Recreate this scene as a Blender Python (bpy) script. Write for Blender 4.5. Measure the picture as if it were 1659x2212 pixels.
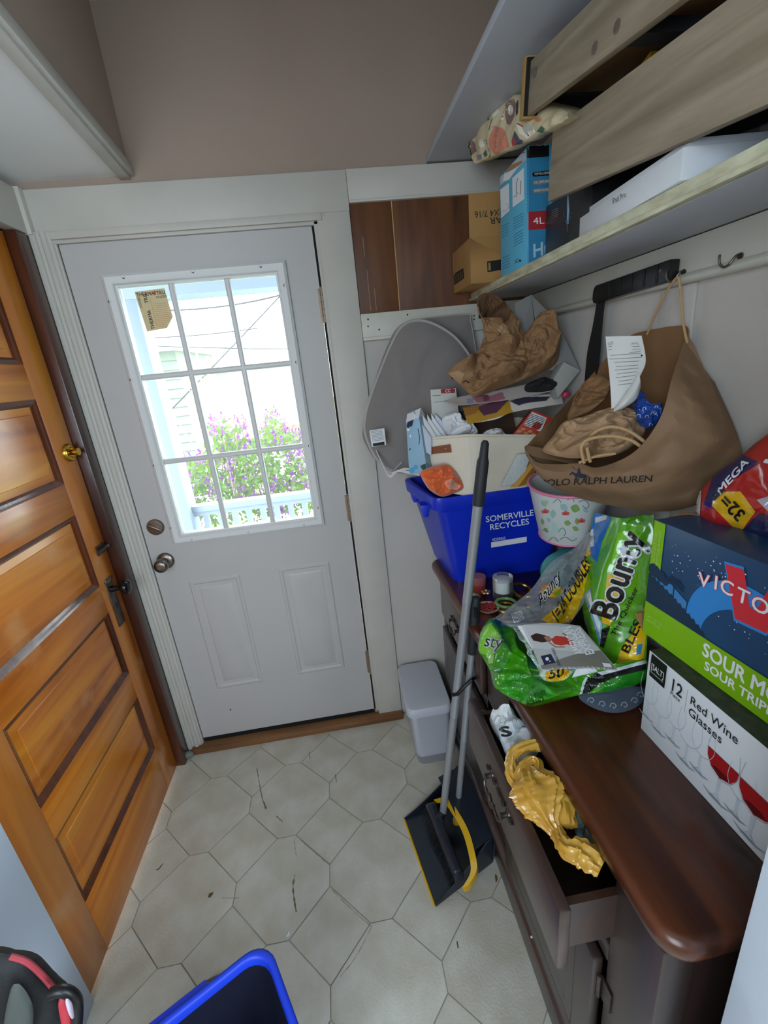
import bpy, bmesh, math, random
from mathutils import Vector, Matrix, noise
from mathutils.bvhtree import BVHTree

SC = bpy.context.scene
COL = SC.collection
for o in list(bpy.data.objects):
    bpy.data.objects.remove(o, do_unlink=True)
V = Vector
PI = math.pi

# ------------------------------------------------------------------ camera
FPX, PW, PH = 947.474, 1659.0, 2212.0
CAM = V((0.794, -1.71, 1.62))
ROT = Matrix(((0.98771849, -0.12278724, -0.09662031),
              (-0.13051852, -0.30847129, -0.9422369),
              (0.08589007, 0.94327555, -0.32070881)))
cd = bpy.data.cameras.new('camera')
cam = bpy.data.objects.new('camera', cd)
COL.objects.link(cam)
cd.sensor_fit = 'HORIZONTAL'
cd.sensor_width = 36.0
cd.lens = FPX / PW * 36.0
cd.clip_start = 0.02
cd.clip_end = 200
cam.matrix_world = Matrix(((ROT[0][0], -ROT[1][0], -ROT[2][0], CAM.x),
                           (ROT[0][1], -ROT[1][1], -ROT[2][1], CAM.y),
                           (ROT[0][2], -ROT[1][2], -ROT[2][2], CAM.z),
                           (0, 0, 0, 1)))
SC.camera = cam

# ------------------------------------------------------------------ light and exposure
w = bpy.data.worlds.new('daylight')
SC.world = w
w.use_nodes = True
bg = w.node_tree.nodes['Background']
bg.inputs[0].default_value = (1.0, 0.985, 0.965, 1)
bg.inputs[1].default_value = 7.5

def lamp(name, kind, loc, aim, energy, color=(1, 1, 1), size=1.0, size_y=None):
    l = bpy.data.lights.new(name, kind)
    l.energy = energy
    l.color = color
    if kind == 'AREA':
        l.shape = 'RECTANGLE'
        l.size = size
        l.size_y = size_y or size
    o = bpy.data.objects.new(name, l)
    COL.objects.link(o)
    o.location = loc
    o.rotation_euler = (V(aim) - V(loc)).to_track_quat('-Z', 'Y').to_euler()
    return o

sun = lamp('sun', 'SUN', (2, 5, 8), (1.2, 1.2, 0), 12.0, (1, 0.94, 0.84))
sun.data.angle = 0.02
# daylight of the room behind the camera: a window in its far wall
lamp('room_window_light', 'AREA', (0.0, -2.75, 1.70), (0.9, -0.6, 0.6), 24, (0.72, 0.86, 1.0), 1.1, 1.2)
lamp('room_window_light', 'AREA', (1.95, -2.75, 1.6), (-0.1, -0.9, 0.8), 34, (0.72, 0.87, 1.0), 1.0, 1.2)

SC.view_settings.view_transform = 'Standard'
SC.view_settings.look = 'None'
SC.view_settings.exposure = 0.58
SC.view_settings.gamma = 1.0
SC.view_settings.use_curve_mapping = False

# ------------------------------------------------------------------ helpers
def hexc(h):
    h = h.lstrip('#')
    out = []
    for i in (0, 2, 4):
        c = int(h[i:i + 2], 16) / 255
        out.append(c / 12.92 if c <= 0.04045 else ((c + 0.055) / 1.055) ** 2.4)
    return (*out, 1)

MATS = {}
def mat(name, color, rough=0.6, metal=0.0, bump=0.0, bscale=40.0, vary=0.0, vscale=6.0, color2=None,
        stretch=(1, 1, 1), spec=0.5, coat=0.0, alpha=1.0, trans=0.0, detail=4, attr=False, sheen=0.0):
    """principled material with noise colour variation and fine relief"""
    if name in MATS:
        return MATS[name]
    m = bpy.data.materials.new(name)
    m.use_nodes = True
    nt = m.node_tree
    b = nt.nodes['Principled BSDF']
    c = hexc(color) if isinstance(color, str) else color
    b.inputs['Base Color'].default_value = c
    b.inputs['Roughness'].default_value = rough
    b.inputs['Metallic'].default_value = metal
    b.inputs['Specular IOR Level'].default_value = spec
    b.inputs['Coat Weight'].default_value = coat
    b.inputs['Coat Roughness'].default_value = 0.15
    b.inputs['Alpha'].default_value = alpha
    b.inputs['Transmission Weight'].default_value = trans
    b.inputs['Sheen Weight'].default_value = sheen
    tc = nt.nodes.new('ShaderNodeTexCoord')
    mp = nt.nodes.new('ShaderNodeMapping')
    mp.inputs['Scale'].default_value = stretch
    nt.links.new(tc.outputs['Object'], mp.inputs['Vector'])
    if attr:
        a = nt.nodes.new('ShaderNodeVertexColor')
        a.layer_name = 'print'
        nt.links.new(a.outputs['Color'], b.inputs['Base Color'])
    elif vary or color2:
        n = nt.nodes.new('ShaderNodeTexNoise')
        n.inputs['Scale'].default_value = vscale
        n.inputs['Detail'].default_value = detail
        nt.links.new(mp.outputs[0], n.inputs['Vector'])
        r = nt.nodes.new('ShaderNodeValToRGB')
        c2 = hexc(color2) if isinstance(color2, str) else tuple(x * (1 - vary) for x in c[:3]) + (1,)
        r.color_ramp.elements[0].position = 0.32
        r.color_ramp.elements[1].position = 0.68
        r.color_ramp.elements[0].color = c2
        r.color_ramp.elements[1].color = c
        nt.links.new(n.outputs['Fac'], r.inputs['Fac'])
        nt.links.new(r.outputs['Color'], b.inputs['Base Color'])
    if bump:
        n2 = nt.nodes.new('ShaderNodeTexNoise')
        n2.inputs['Scale'].default_value = bscale
        n2.inputs['Detail'].default_value = 3
        nt.links.new(mp.outputs[0], n2.inputs['Vector'])
        bp = nt.nodes.new('ShaderNodeBump')
        bp.inputs['Strength'].default_value = bump
        bp.inputs['Distance'].default_value = 0.004
        nt.links.new(n2.outputs['Fac'], bp.inputs['Height'])
        nt.links.new(bp.outputs['Normal'], b.inputs['Normal'])
    MATS[name] = m
    return m

def wood(name, c_dark, c_mid, c_light, axis='Z', scale=1.0, rough=0.35, coat=0.0, bump=0.15, fine=60.0, wear=None, coat_rough=0.2):
    """grain running along one axis: stretched noise, fine pores on top"""
    if name in MATS:
        return MATS[name]
    m = bpy.data.materials.new(name)
    m.use_nodes = True
    nt = m.node_tree
    L = nt.links
    b = nt.nodes['Principled BSDF']
    b.inputs['Roughness'].default_value = rough
    b.inputs['Coat Weight'].default_value = coat
    b.inputs['Coat Roughness'].default_value = coat_rough
    tc = nt.nodes.new('ShaderNodeTexCoord')
    mp = nt.nodes.new('ShaderNodeMapping')
    s = [9.0 * scale] * 3
    s['XYZ'.index(axis)] = 0.9 * scale
    mp.inputs['Scale'].default_value = s
    L.new(tc.outputs['Object'], mp.inputs['Vector'])
    n = nt.nodes.new('ShaderNodeTexNoise')
    n.inputs['Scale'].default_value = 1.6
    n.inputs['Detail'].default_value = 6
    n.inputs['Distortion'].default_value = 1.2
    L.new(mp.outputs[0], n.inputs['Vector'])
    r = nt.nodes.new('ShaderNodeValToRGB')
    r.color_ramp.elements[0].position = 0.30
    r.color_ramp.elements[1].position = 0.72
    r.color_ramp.elements[0].color = hexc(c_dark)
    r.color_ramp.elements[1].color = hexc(c_light)
    e = r.color_ramp.elements.new(0.5)
    e.color = hexc(c_mid)
    L.new(n.outputs['Fac'], r.inputs['Fac'])
    n2 = nt.nodes.new('ShaderNodeTexNoise')
    n2.inputs['Scale'].default_value = fine / 9.0
    n2.inputs['Detail'].default_value = 3
    L.new(mp.outputs[0], n2.inputs['Vector'])
    mx = nt.nodes.new('ShaderNodeMix')
    mx.data_type = 'RGBA'
    mx.blend_type = 'MULTIPLY'
    mx.inputs[0].default_value = 0.35
    L.new(r.outputs['Color'], mx.inputs[6])
    r2 = nt.nodes.new('ShaderNodeValToRGB')
    r2.color_ramp.elements[0].color = (0.45, 0.45, 0.45, 1)
    r2.color_ramp.elements[1].position = 0.6
    L.new(n2.outputs['Fac'], r2.inputs['Fac'])
    L.new(r2.outputs['Color'], mx.inputs[7])
    out = mx.outputs[2]
    if wear:
        n3 = nt.nodes.new('ShaderNodeTexNoise')
        n3.inputs['Scale'].default_value = 5
        n3.inputs['Detail'].default_value = 8
        L.new(tc.outputs['Object'], n3.inputs['Vector'])
        r3 = nt.nodes.new('ShaderNodeValToRGB')
        r3.color_ramp.elements[0].position = 0.58
        r3.color_ramp.elements[1].position = 0.72
        L.new(n3.outputs['Fac'], r3.inputs['Fac'])
        mx2 = nt.nodes.new('ShaderNodeMix')
        mx2.data_type = 'RGBA'
        mx2.inputs[7].default_value = hexc(wear)
        L.new(r3.outputs['Color'], mx2.inputs[0])
        L.new(out, mx2.inputs[6])
        out = mx2.outputs[2]
    L.new(out, b.inputs['Base Color'])
    bp = nt.nodes.new('ShaderNodeBump')
    bp.inputs['Strength'].default_value = bump
    bp.inputs['Distance'].default_value = 0.003
    L.new(n2.outputs['Fac'], bp.inputs['Height'])
    L.new(bp.outputs['Normal'], b.inputs['Normal'])
    MATS[name] = m
    return m

def film(name, tint, clear=0.85, rough=0.08, gloss=1.5):
    """thin clear film or pane: sees through, with a fresnel sheen"""
    if name in MATS:
        return MATS[name]
    m = bpy.data.materials.new(name)
    m.use_nodes = True
    nt = m.node_tree
    for n in list(nt.nodes):
        if n.type == 'BSDF_PRINCIPLED':
            nt.nodes.remove(n)
    out = [n for n in nt.nodes if n.type == 'OUTPUT_MATERIAL'][0]
    t = nt.nodes.new('ShaderNodeBsdfTransparent')
    t.inputs[0].default_value = hexc(tint)
    d = nt.nodes.new('ShaderNodeBsdfPrincipled')
    d.inputs['Base Color'].default_value = hexc(tint)
    d.inputs['Roughness'].default_value = rough
    fr = nt.nodes.new('ShaderNodeFresnel')
    fr.inputs[0].default_value = gloss
    mm = nt.nodes.new('ShaderNodeMath')
    mm.operation = 'ADD'
    mm.use_clamp = True
    mm.inputs[1].default_value = 1 - clear
    nt.links.new(fr.outputs[0], mm.inputs[0])
    mx = nt.nodes.new('ShaderNodeMixShader')
    nt.links.new(mm.outputs[0], mx.inputs[0])
    nt.links.new(t.outputs[0], mx.inputs[1])
    nt.links.new(d.outputs[0], mx.inputs[2])
    nt.links.new(mx.outputs[0], out.inputs[0])
    MATS[name] = m
    return m

WM = {}                                   # world matrix of every thing and part
def tag(o, label=None, cat=None, group=None, kind=None):
    if label: o['label'] = label
    if cat: o['category'] = cat
    if group: o['group'] = group
    if kind: o['kind'] = kind
    return o

def thing(name, label, cat, loc=(0, 0, 0), rotz=0.0, group=None, M=None):
    """Empty at a thing's base that parents its parts"""
    o = bpy.data.objects.new(name, None)
    COL.objects.link(o)
    o.empty_display_size = 0.05
    WM[o] = M if M is not None else Matrix.Translation(V(loc)) @ Matrix.Rotation(rotz, 4, 'Z')
    o.matrix_world = WM[o]
    return tag(o, label, cat, group)

def frame(o, x, y):
    """matrix with local X along x, local Y near y, origin o"""
    x = V(x).normalized()
    n = x.cross(V(y)).normalized()
    y = n.cross(x)
    return Matrix(((x.x, y.x, n.x, o[0]), (x.y, y.y, n.y, o[1]), (x.z, y.z, n.z, o[2]), (0, 0, 0, 1)))

class MB:
    """collects shapes and links them as one mesh object"""
    def __init__(self, M=None):
        self.v, self.f, self.m = [], [], []
        self.M = M if M is not None else Matrix.Identity(4)
    def add(self, vs, fs, mi=0):
        k = len(self.v)
        self.v += [self.M @ V(p) for p in vs]
        self.f += [tuple(i + k for i in f) for f in fs]
        self.m += [mi] * len(fs)
        return self
    def box(self, a, b, mi=0):
        x0, y0, z0 = [min(p, q) for p, q in zip(a, b)]
        x1, y1, z1 = [max(p, q) for p, q in zip(a, b)]
        vs = [(x0, y0, z0), (x1, y0, z0), (x1, y1, z0), (x0, y1, z0), (x0, y0, z1), (x1, y0, z1), (x1, y1, z1), (x0, y1, z1)]
        return self.hexa(vs, mi)
    def hexa(self, vs, mi=0):
        """eight corners: bottom ring, then top ring"""
        return self.add(vs, [(3, 2, 1, 0), (4, 5, 6, 7), (0, 1, 5, 4), (1, 2, 6, 5), (2, 3, 7, 6), (3, 0, 4, 7)], mi)
    def prism(self, poly, h, M=None, mi=0):
        """2-D outline in local XY of M, pushed h along local Z"""
        M = M or Matrix.Identity(4)
        n = len(poly)
        vs = [M @ V((p[0], p[1], 0)) for p in poly] + [M @ V((p[0], p[1], h)) for p in poly]
        fs = [tuple(range(n - 1, -1, -1)), tuple(range(n, 2 * n))] + [(i, (i + 1) % n, n + (i + 1) % n, n + i) for i in range(n)]
        return self.add(vs, fs, mi)
    def poly(self, pts, mi=0):
        return self.add(pts, [tuple(range(len(pts)))], mi)
    def loft(self, loops, closed=True, cap0=False, cap1=False, mi=0):
        n = len(loops[0])
        vs = [p for l in loops for p in l]
        fs = []
        for i in range(len(loops) - 1):
            for j in range(n if closed else n - 1):
                k = (j + 1) % n
                fs.append((i * n + j, i * n + k, (i + 1) * n + k, (i + 1) * n + j))
        if cap0: fs.append(tuple(range(n - 1, -1, -1)))
        if cap1: fs.append(tuple((len(loops) - 1) * n + j for j in range(n)))
        return self.add(vs, fs, mi)
    def tube(self, pts, r, n=8, closed=False, mi=0, cap=True):
        pts = [V(p) for p in pts]
        loops = []
        m = len(pts)
        up = None
        for i, p in enumerate(pts):
            a = pts[(i - 1) % m] if closed or i > 0 else p
            b = pts[(i + 1) % m] if closed or i < m - 1 else p
            t = (b - a).normalized()
            if up is None:
                up = V((0, 0, 1)) if abs(t.z) < 0.9 else V((1, 0, 0))
            up = (up - t * up.dot(t))
            up = up.normalized() if up.length > 1e-6 else t.orthogonal().normalized()
            s = t.cross(up)
            rr = r[i] if isinstance(r, (list, tuple)) else r
            loops.append([p + (up * math.cos(q) + s * math.sin(q)) * rr for q in [2 * PI * j / n for j in range(n)]])
        if closed:
            loops.append(loops[0])
        return self.loft(loops, True, cap and not closed, cap and not closed, mi)
    def lathe(self, prof, o=(0, 0, 0), axis=(0, 0, 1), n=20, mi=0, cap=True):
        ax = V(axis).normalized()
        u = ax.orthogonal().normalized()
        s = ax.cross(u)
        o = V(o)
        loops = [[o + ax * h + (u * math.cos(q) + s * math.sin(q)) * r for q in [2 * PI * j / n for j in range(n)]] for r, h in prof]
        return self.loft(loops, True, cap, cap, mi)
    def grid(self, fn, nu, nv, mi=0):
        vs = [fn(i / nu, j / nv) for j in range(nv + 1) for i in range(nu + 1)]
        fs = [(j * (nu + 1) + i, j * (nu + 1) + i + 1, (j + 1) * (nu + 1) + i + 1, (j + 1) * (nu + 1) + i) for j in range(nv) for i in range(nu)]
        return self.add(vs, fs, mi)
    def ball(self, c, r, n=10, mi=0):
        r = r if isinstance(r, (tuple, list)) else (r, r, r)
        c = V(c)
        k = max(4, n // 2)
        loops = [[c + V((r[0] * math.sin(PI * i / k) * math.cos(2 * PI * j / n), r[1] * math.sin(PI * i / k) * math.sin(2 * PI * j / n), -r[2] * math.cos(PI * i / k))) for j in range(n)] for i in range(1, k)]
        return self.loft(loops, True, True, True, mi)
    def build(self, name, mats, parent=None, smooth=False, bevel=0.0, seg=2, angle=40, thick=0.0, fix=False, clean=True, kind=None, label=None):
        if not isinstance(mats, (list, tuple)):
            mats = [mats]
        me = bpy.data.meshes.new(name)
        inv = WM[parent].inverted() if parent is not None else Matrix.Identity(4)
        me.from_pydata([inv @ p for p in self.v], [], self.f)
        for m in mats:
            me.materials.append(m)
        me.polygons.foreach_set('material_index', self.m)
        bm = bmesh.new()
        bm.from_mesh(me)
        if clean:
            bmesh.ops.remove_doubles(bm, verts=bm.verts, dist=1e-6)
        if fix:
            bmesh.ops.recalc_face_normals(bm, faces=bm.faces)
        if bevel:
            es = [e for e in bm.edges if len(e.link_faces) == 2 and e.calc_face_angle(0) > math.radians(angle)]
            bmesh.ops.bevel(bm, geom=es, offset=bevel, segments=seg, profile=0.5, affect='EDGES', clamp_overlap=True)
        if thick:
            bmesh.ops.solidify(bm, geom=bm.faces[:], thickness=thick)
        bm.to_mesh(me)
        bm.free()
        if smooth or bevel:
            me.polygons.foreach_set('use_smooth', [True] * len(me.polygons))
            try:
                me.set_sharp_from_angle(angle=math.radians(smooth if smooth not in (True, False, 0) else 38))
            except Exception:
                pass
        o = bpy.data.objects.new(name, me)
        COL.objects.link(o)
        WM[o] = WM[parent] if parent is not None else Matrix.Identity(4)
        if parent is not None:
            o.parent = parent
        if kind: o['kind'] = kind
        if label: o['label'] = label
        return o

def struct(o, label=None):
    o['kind'] = 'structure'
    if label: o['label'] = label
    return o

def smoothpath(pts, n=8, closed=False):
    """Catmull-Rom through points"""
    pts = [V(p) for p in pts]
    m = len(pts)
    out = []
    for i in range(m if closed else m - 1):
        p0 = pts[(i - 1) % m] if closed or i > 0 else pts[0]
        p1, p2 = pts[i], pts[(i + 1) % m]
        p3 = pts[(i + 2) % m] if closed or i < m - 2 else pts[-1]
        for k in range(n):
            t = k / n
            out.append(0.5 * ((2 * p1) + (p2 - p0) * t + (2 * p0 - 5 * p1 + 4 * p2 - p3) * t * t + (3 * p1 - p0 - 3 * p2 + p3) * t ** 3))
    if not closed:
        out.append(pts[-1])
    return out

def resample(pts, n, closed=False):
    pts = [V(p) for p in pts]
    q = pts + [pts[0]] if closed else pts
    d = [0]
    for a, b in zip(q, q[1:]):
        d.append(d[-1] + (b - a).length)
    out = []
    for i in range(n):
        s = d[-1] * i / (n if closed else n - 1)
        k = 0
        while k < len(d) - 2 and d[k + 1] < s:
            k += 1
        t = (s - d[k]) / max(1e-9, d[k + 1] - d[k])
        out.append(q[k].lerp(q[k + 1], min(1, max(0, t))))
    return out

# sight line through a photograph point, met with a plane of the room (used to read off real positions)
def ray(x, y):
    return (ROT.transposed() @ V(((x - PW / 2) / FPX, (y - PH / 2) / FPX, 1)))
def onX(x, y, v):
    r = ray(x, y)
    return CAM + r * ((v - CAM.x) / r.x)
def onY(x, y, v):
    r = ray(x, y)
    return CAM + r * ((v - CAM.y) / r.y)
def onZ(x, y, v):
    r = ray(x, y)
    return CAM + r * ((v - CAM.z) / r.z)

_rng = random.Random(77)
_DIRS = [(V((_rng.gauss(0, 1), _rng.gauss(0, 1), _rng.gauss(0, 1))).normalized(), _rng.uniform(0.45, 1.5), _rng.uniform(0, 1)) for _ in range(9)]
def crease(p, s, a, seed=0.0):
    """folded-paper relief: flat facets meeting at sharp folds"""
    q = V(p) * s * 1.5 + V((seed * 1.31, seed * 1.7, seed * 0.3))
    q = q + V((noise.noise(q * 0.5), noise.noise(q * 0.5 + V((5, 1, 2))), noise.noise(q * 0.5 + V((1, 7, 3))))) * 0.9
    h = 0.0
    for d, f, ph in _DIRS[:6]:
        t = q.dot(d) * f + ph
        h += abs(2 * (t - math.floor(t)) - 1) / f
    g = 0.0
    for d, f, ph in _DIRS[3:]:
        t = q.dot(d) * f * 2.7 + ph
        g += abs(2 * (t - math.floor(t)) - 1) / f
    return a * (h / 6 - 0.58 + 0.30 * (g / 6 - 0.58)) * 3.0

def subdiv_mesh(bm, maxlen):
    for _ in range(7):
        es = [e for e in bm.edges if e.calc_length() > maxlen]
        if not es: break
        bmesh.ops.subdivide_edges(bm, edges=es, cuts=1)
        bmesh.ops.triangulate(bm, faces=[f for f in bm.faces if len(f.verts) > 3])

def place_flat(name, me, M, m, parent, lift=0.0006, onto=None, sub=0.006, thickness=0.0):
    """flat print: a mesh in local XY of M, laid just above its surface (or cast along local -Z onto a curved one)"""
    bm = bmesh.new()
    bm.from_mesh(me)
    if onto is not None:
        bmesh.ops.triangulate(bm, faces=bm.faces[:])
        subdiv_mesh(bm, sub)
    d = -(M.to_3x3() @ V((0, 0, 1))).normalized()
    kill = []
    for v in bm.verts:
        lf = lift + v.co.z
        p = M @ V((v.co.x, v.co.y, 0))
        if onto is not None:
            h = onto.ray_cast(p - d * 0.15, d, 0.4)
            if h[0] is None:
                kill.append(v)
                continue
            n = h[1] if h[1].dot(d) < 0 else -h[1]
            p = h[0] + n * lf * 0.6 - d * lf
        else:
            p = p - d * lf
        v.co = p
    if kill:
        bmesh.ops.delete(bm, geom=kill, context='VERTS')
    inv = WM[parent].inverted()
    bm.transform(inv)
    me2 = bpy.data.meshes.new(name)
    bm.to_mesh(me2)
    bm.free()
    for x in (m if isinstance(m, (list, tuple)) else [m]):
        me2.materials.append(x)
    o = bpy.data.objects.new(name, me2)
    COL.objects.link(o)
    o.parent = parent
    WM[o] = WM[parent]
    return o

def text_mesh(s, size, bold=0.0, shear=0.0, spacing=1.0, align='LEFT', leading=1.0, wscale=1.0):
    cu = bpy.data.curves.new('lettering', 'FONT')
    cu.body = s
    cu.size = size
    cu.shear = shear
    cu.space_character = spacing
    cu.space_line = leading
    cu.align_x = align
    cu.fill_mode = 'FRONT'
    cu.resolution_u = 3
    o = bpy.data.objects.new('lettering', cu)
    me = bpy.data.meshes.new_from_object(o)
    bpy.data.objects.remove(o)
    if bold:                                  # thicker strokes: the same outlines laid round a small circle
        r = bold * size * 0.85
        vs = [v.co.copy() for v in me.vertices]
        fs = [tuple(p.vertices) for p in me.polygons]
        n, V_, F_ = len(vs), list(vs), list(fs)
        for k in range(8):
            d = V((r * math.cos(PI * k / 4), r * math.sin(PI * k / 4), 0.000012 * (k + 1) * size))
            F_ += [tuple(i + len(V_) for i in f) for f in fs]
            V_ += [p + d for p in vs]
        me = bpy.data.meshes.new('lettering')
        me.from_pydata(V_, [], F_)
    if wscale != 1.0:
        for v in me.vertices:
            v.co.x *= wscale
    return me

def text(s, size, M, m, parent, onto=None, name='lettering', lift=0.0006, sub=0.006, **k):
    me = text_mesh(s, size, **k)
    return place_flat(name, me, M, m, parent, lift, onto, sub)

def print_flat(name, polys, M, mats, parent, onto=None, lift=0.0005, sub=0.006):
    """polys: list of (points, material index)"""
    me = bpy.data.meshes.new(name)
    vs, fs, mi = [], [], []
    for pts, k in polys:
        b = len(vs)
        vs += [(p[0], p[1], 0.00002 * len(fs)) for p in pts]
        fs.append(tuple(range(b, b + len(pts))))
        mi.append(k)
    me.from_pydata(vs, [], fs)
    me.polygons.foreach_set('material_index', mi)
    return place_flat(name, me, M, mats, parent, lift, onto, sub)

def disc(cx, cy, r, n=16, ry=None, a0=0, a1=2 * PI):
    ry = ry or r
    return [(cx + r * math.cos(a0 + (a1 - a0) * i / n), cy + ry * math.sin(a0 + (a1 - a0) * i / n)) for i in range(n if a1 - a0 > 6.28 else n + 1)]

def rect(x0, y0, x1, y1):
    return [(x0, y0), (x1, y0), (x1, y1), (x0, y1)]

def stroke(pts, w):
    """outline of a line of width w through 2-D points"""
    L, Rr = [], []
    n = len(pts)
    for i, p in enumerate(pts):
        a = pts[max(0, i - 1)]
        b = pts[min(n - 1, i + 1)]
        dx, dy = b[0] - a[0], b[1] - a[1]
        l = math.hypot(dx, dy) or 1
        ww = w[i] if isinstance(w, (list, tuple)) else w
        L.append((p[0] - dy / l * ww / 2, p[1] + dx / l * ww / 2))
        Rr.append((p[0] + dy / l * ww / 2, p[1] - dx / l * ww / 2))
    return L + Rr[::-1]

def bvh_of(o):
    me = o.data
    M = WM[o]
    return BVHTree.FromPolygons([M @ v.co for v in me.vertices], [tuple(p.vertices) for p in me.polygons])

def copy_tree(o, loc=None, rotz=None, label=None, M=None):
    c = o.copy()
    COL.objects.link(c)
    if M is None:
        M = Matrix.Translation(V(loc)) @ Matrix.Rotation(rotz or 0, 4, 'Z')
    c.matrix_world = M
    WM[c] = M
    if label: c['label'] = label
    for ch in [k for k in bpy.data.objects if k.parent == o]:
        d = ch.copy()
        COL.objects.link(d)
        d.parent = c
        WM[d] = M
        for g in [k for k in bpy.data.objects if k.parent == ch]:
            e = g.copy()
            COL.objects.link(e)
            e.parent = d
            WM[e] = M
    return c
# ------------------------------------------------------------------ materials of the room
M_taupe = mat('taupe wall paint', '#a59283', 0.9, vary=0.06, vscale=3, bump=0.04, bscale=120)
M_offwhite = mat('off-white wall paint', '#c4beb6', 0.85, vary=0.06, vscale=4, bump=0.05, bscale=90)
M_trim = mat('white trim paint', '#c6c2b8', 0.5, vary=0.07, vscale=7, bump=0.06, bscale=60)
M_trimold = mat('old white trim paint', '#c6c4b6', 0.45, vary=0.1, vscale=9, bump=0.12, bscale=50, stretch=(1, 0.3, 1))
M_blueshelf = mat('cool white shelf paint', '#b9bec6', 0.55, vary=0.05, vscale=5)
M_door = mat('white steel door paint', '#bdbab7', 0.5, vary=0.03, vscale=5)
M_lite = mat('white lite frame plastic', '#cfcfcc', 0.4)
M_dark = mat('dark gap', '#0c0b0a', 0.9)
M_grout = mat('vinyl joint line', '#a8a295', 0.8, vary=0.25, vscale=14)
M_tile = mat('cream vinyl tile', '#c9c6ba', 0.30, color2='#b4ad9a', vscale=9, detail=8, bump=0.34, bscale=150)
M_ply = wood('plywood sheet', '#4c2a12', '#5f3718', '#714420', 'Z', 1.1, 0.55, bump=0.1)
M_plyedge = mat('raw ply seam', '#c9a368', 0.7, vary=0.2, vscale=30)
M_door_l = wood('varnished door wood', '#964a0c', '#c87218', '#dc9226', 'Y', 0.55, 0.28, 0.22, bump=0.1, wear='#c98a4e')
M_door_v = wood('varnished stile wood', '#86440e', '#bc6a18', '#d08426', 'Z', 0.55, 0.28, 0.22, bump=0.1, wear='#c48a55')
M_mould = wood('dark panel moulding', '#3c1a0a', '#532610', '#6b3516', 'Z', 0.8, 0.2, 0.5)
M_jamb = wood('dark brown jamb', '#2f150b', '#451f10', '#5a2c17', 'Z', 0.7, 0.28, 0.4)
M_thresh = wood('oak threshold', '#5c3d22', '#7c5431', '#91673f', 'X', 0.9, 0.5)
M_brass = mat('brass', '#c9a443', 0.22, 1.0)
M_pewter = mat('pewter', '#8b8177', 0.32, 1.0, bump=0.05, bscale=200)
M_iron = mat('dark iron', '#6a6058', 0.40, 0.85, bump=0.2, bscale=90, vary=0.4, vscale=30)
M_blackknob = mat('black glossy knob', '#0d0b0b', 0.12)
M_steel = mat('worn steel', '#a6a097', 0.35, 0.9, vary=0.3, vscale=60)
M_hinge = mat('bronze painted hinge', '#a08c78', 0.45, 0.5, vary=0.3, vscale=50)
M_black = mat('black plastic', '#121213', 0.4)
M_white = mat('white paint', '#dcdcd8', 0.5)
M_glass = film('window glass', '#f4fbff', 0.985, 0.02, 1.45)

# ------------------------------------------------------------------ floor
YN = -3.3                       # far wall of the room behind the camera
m = MB()
m.box((-1.2, YN, -0.10), (2.6, 0.06, -0.0025))
floor = struct(m.build('floor', M_grout))
P, HD, G = 0.3175, 0.125, 0.0018     # pitch, half diagonal of the square tile, half joint
def clip_poly(poly, x0, x1, y0, y1):
    for ax, lim, sg in ((0, x0, 1), (0, x1, -1), (1, y0, 1), (1, y1, -1)):
        out = []
        for i in range(len(poly)):
            a, b = poly[i - 1], poly[i]
            da, db = sg * (a[ax] - lim), sg * (b[ax] - lim)
            if da * db < 0:
                t = da / (da - db)
                out.append((a[0] + (b[0] - a[0]) * t, a[1] + (b[1] - a[1]) * t))
            if db >= 0:
                out.append(b)
        poly = out
        if not poly: return []
    return poly
def shrink(poly, g):
    n = len(poly)
    out = []
    for i in range(n):
        a, b, c = V((*poly[i - 1], 0)), V((*poly[i], 0)), V((*poly[(i + 1) % n], 0))
        d1, d2 = (b - a).normalized(), (c - b).normalized()
        n1, n2 = V((-d1.y, d1.x, 0)), V((-d2.y, d2.x, 0))
        k = (n1 + n2) / max(0.2, 1 + n1.dot(n2))
        p = b + k * g
        out.append((p.x, p.y))
    return out
e = P - HD
SQ = [(HD, 0), (0, HD), (-HD, 0), (0, -HD)]
hx = P / 2
OC = [(hx, -(hx - HD)), (hx, hx - HD), (hx - HD, hx), (-(hx - HD), hx), (-hx, hx - HD), (-hx, -(hx - HD)), (-(hx - HD), -hx), (hx - HD, -hx)]
def tile_mesh(name, poly, at=None):
    mb = MB()
    mb.prism(shrink(poly, G), 0.0025, Matrix.Translation((0, 0, -0.0025)))
    return mb.build(name, M_tile, floor)
shared = {}
X0, X1, Y0, Y1 = -0.14, 1.56, -1.9, -0.002
for kind, poly, ox, oy in (('square_tile', SQ, 0.262, -0.187), ('octagon_tile', OC, 0.262 + hx, -0.187 - hx)):
    for i in range(-2, 6):
        for j in range(-2, 7):
            cx, cy = ox + i * P, oy - j * P
            pl = [(p[0] + cx, p[1] + cy) for p in poly]
            cl = clip_poly(pl, X0, X1, Y0, Y1)
            if len(cl) < 3: continue
            area = abs(sum(cl[k - 1][0] * cl[k][1] - cl[k][0] * cl[k - 1][1] for k in range(len(cl)))) / 2
            if area < 0.0008: continue
            full = all(X0 < p[0] < X1 and Y0 < p[1] < Y1 for p in pl)
            if full and kind in shared:
                o = shared[kind].copy()
                COL.objects.link(o)
                o.location = (cx, cy, 0)
            elif full:
                o = tile_mesh(kind, poly)
                o.location = (cx, cy, 0)
                shared[kind] = o
            else:
                o = tile_mesh(kind, cl)

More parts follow.
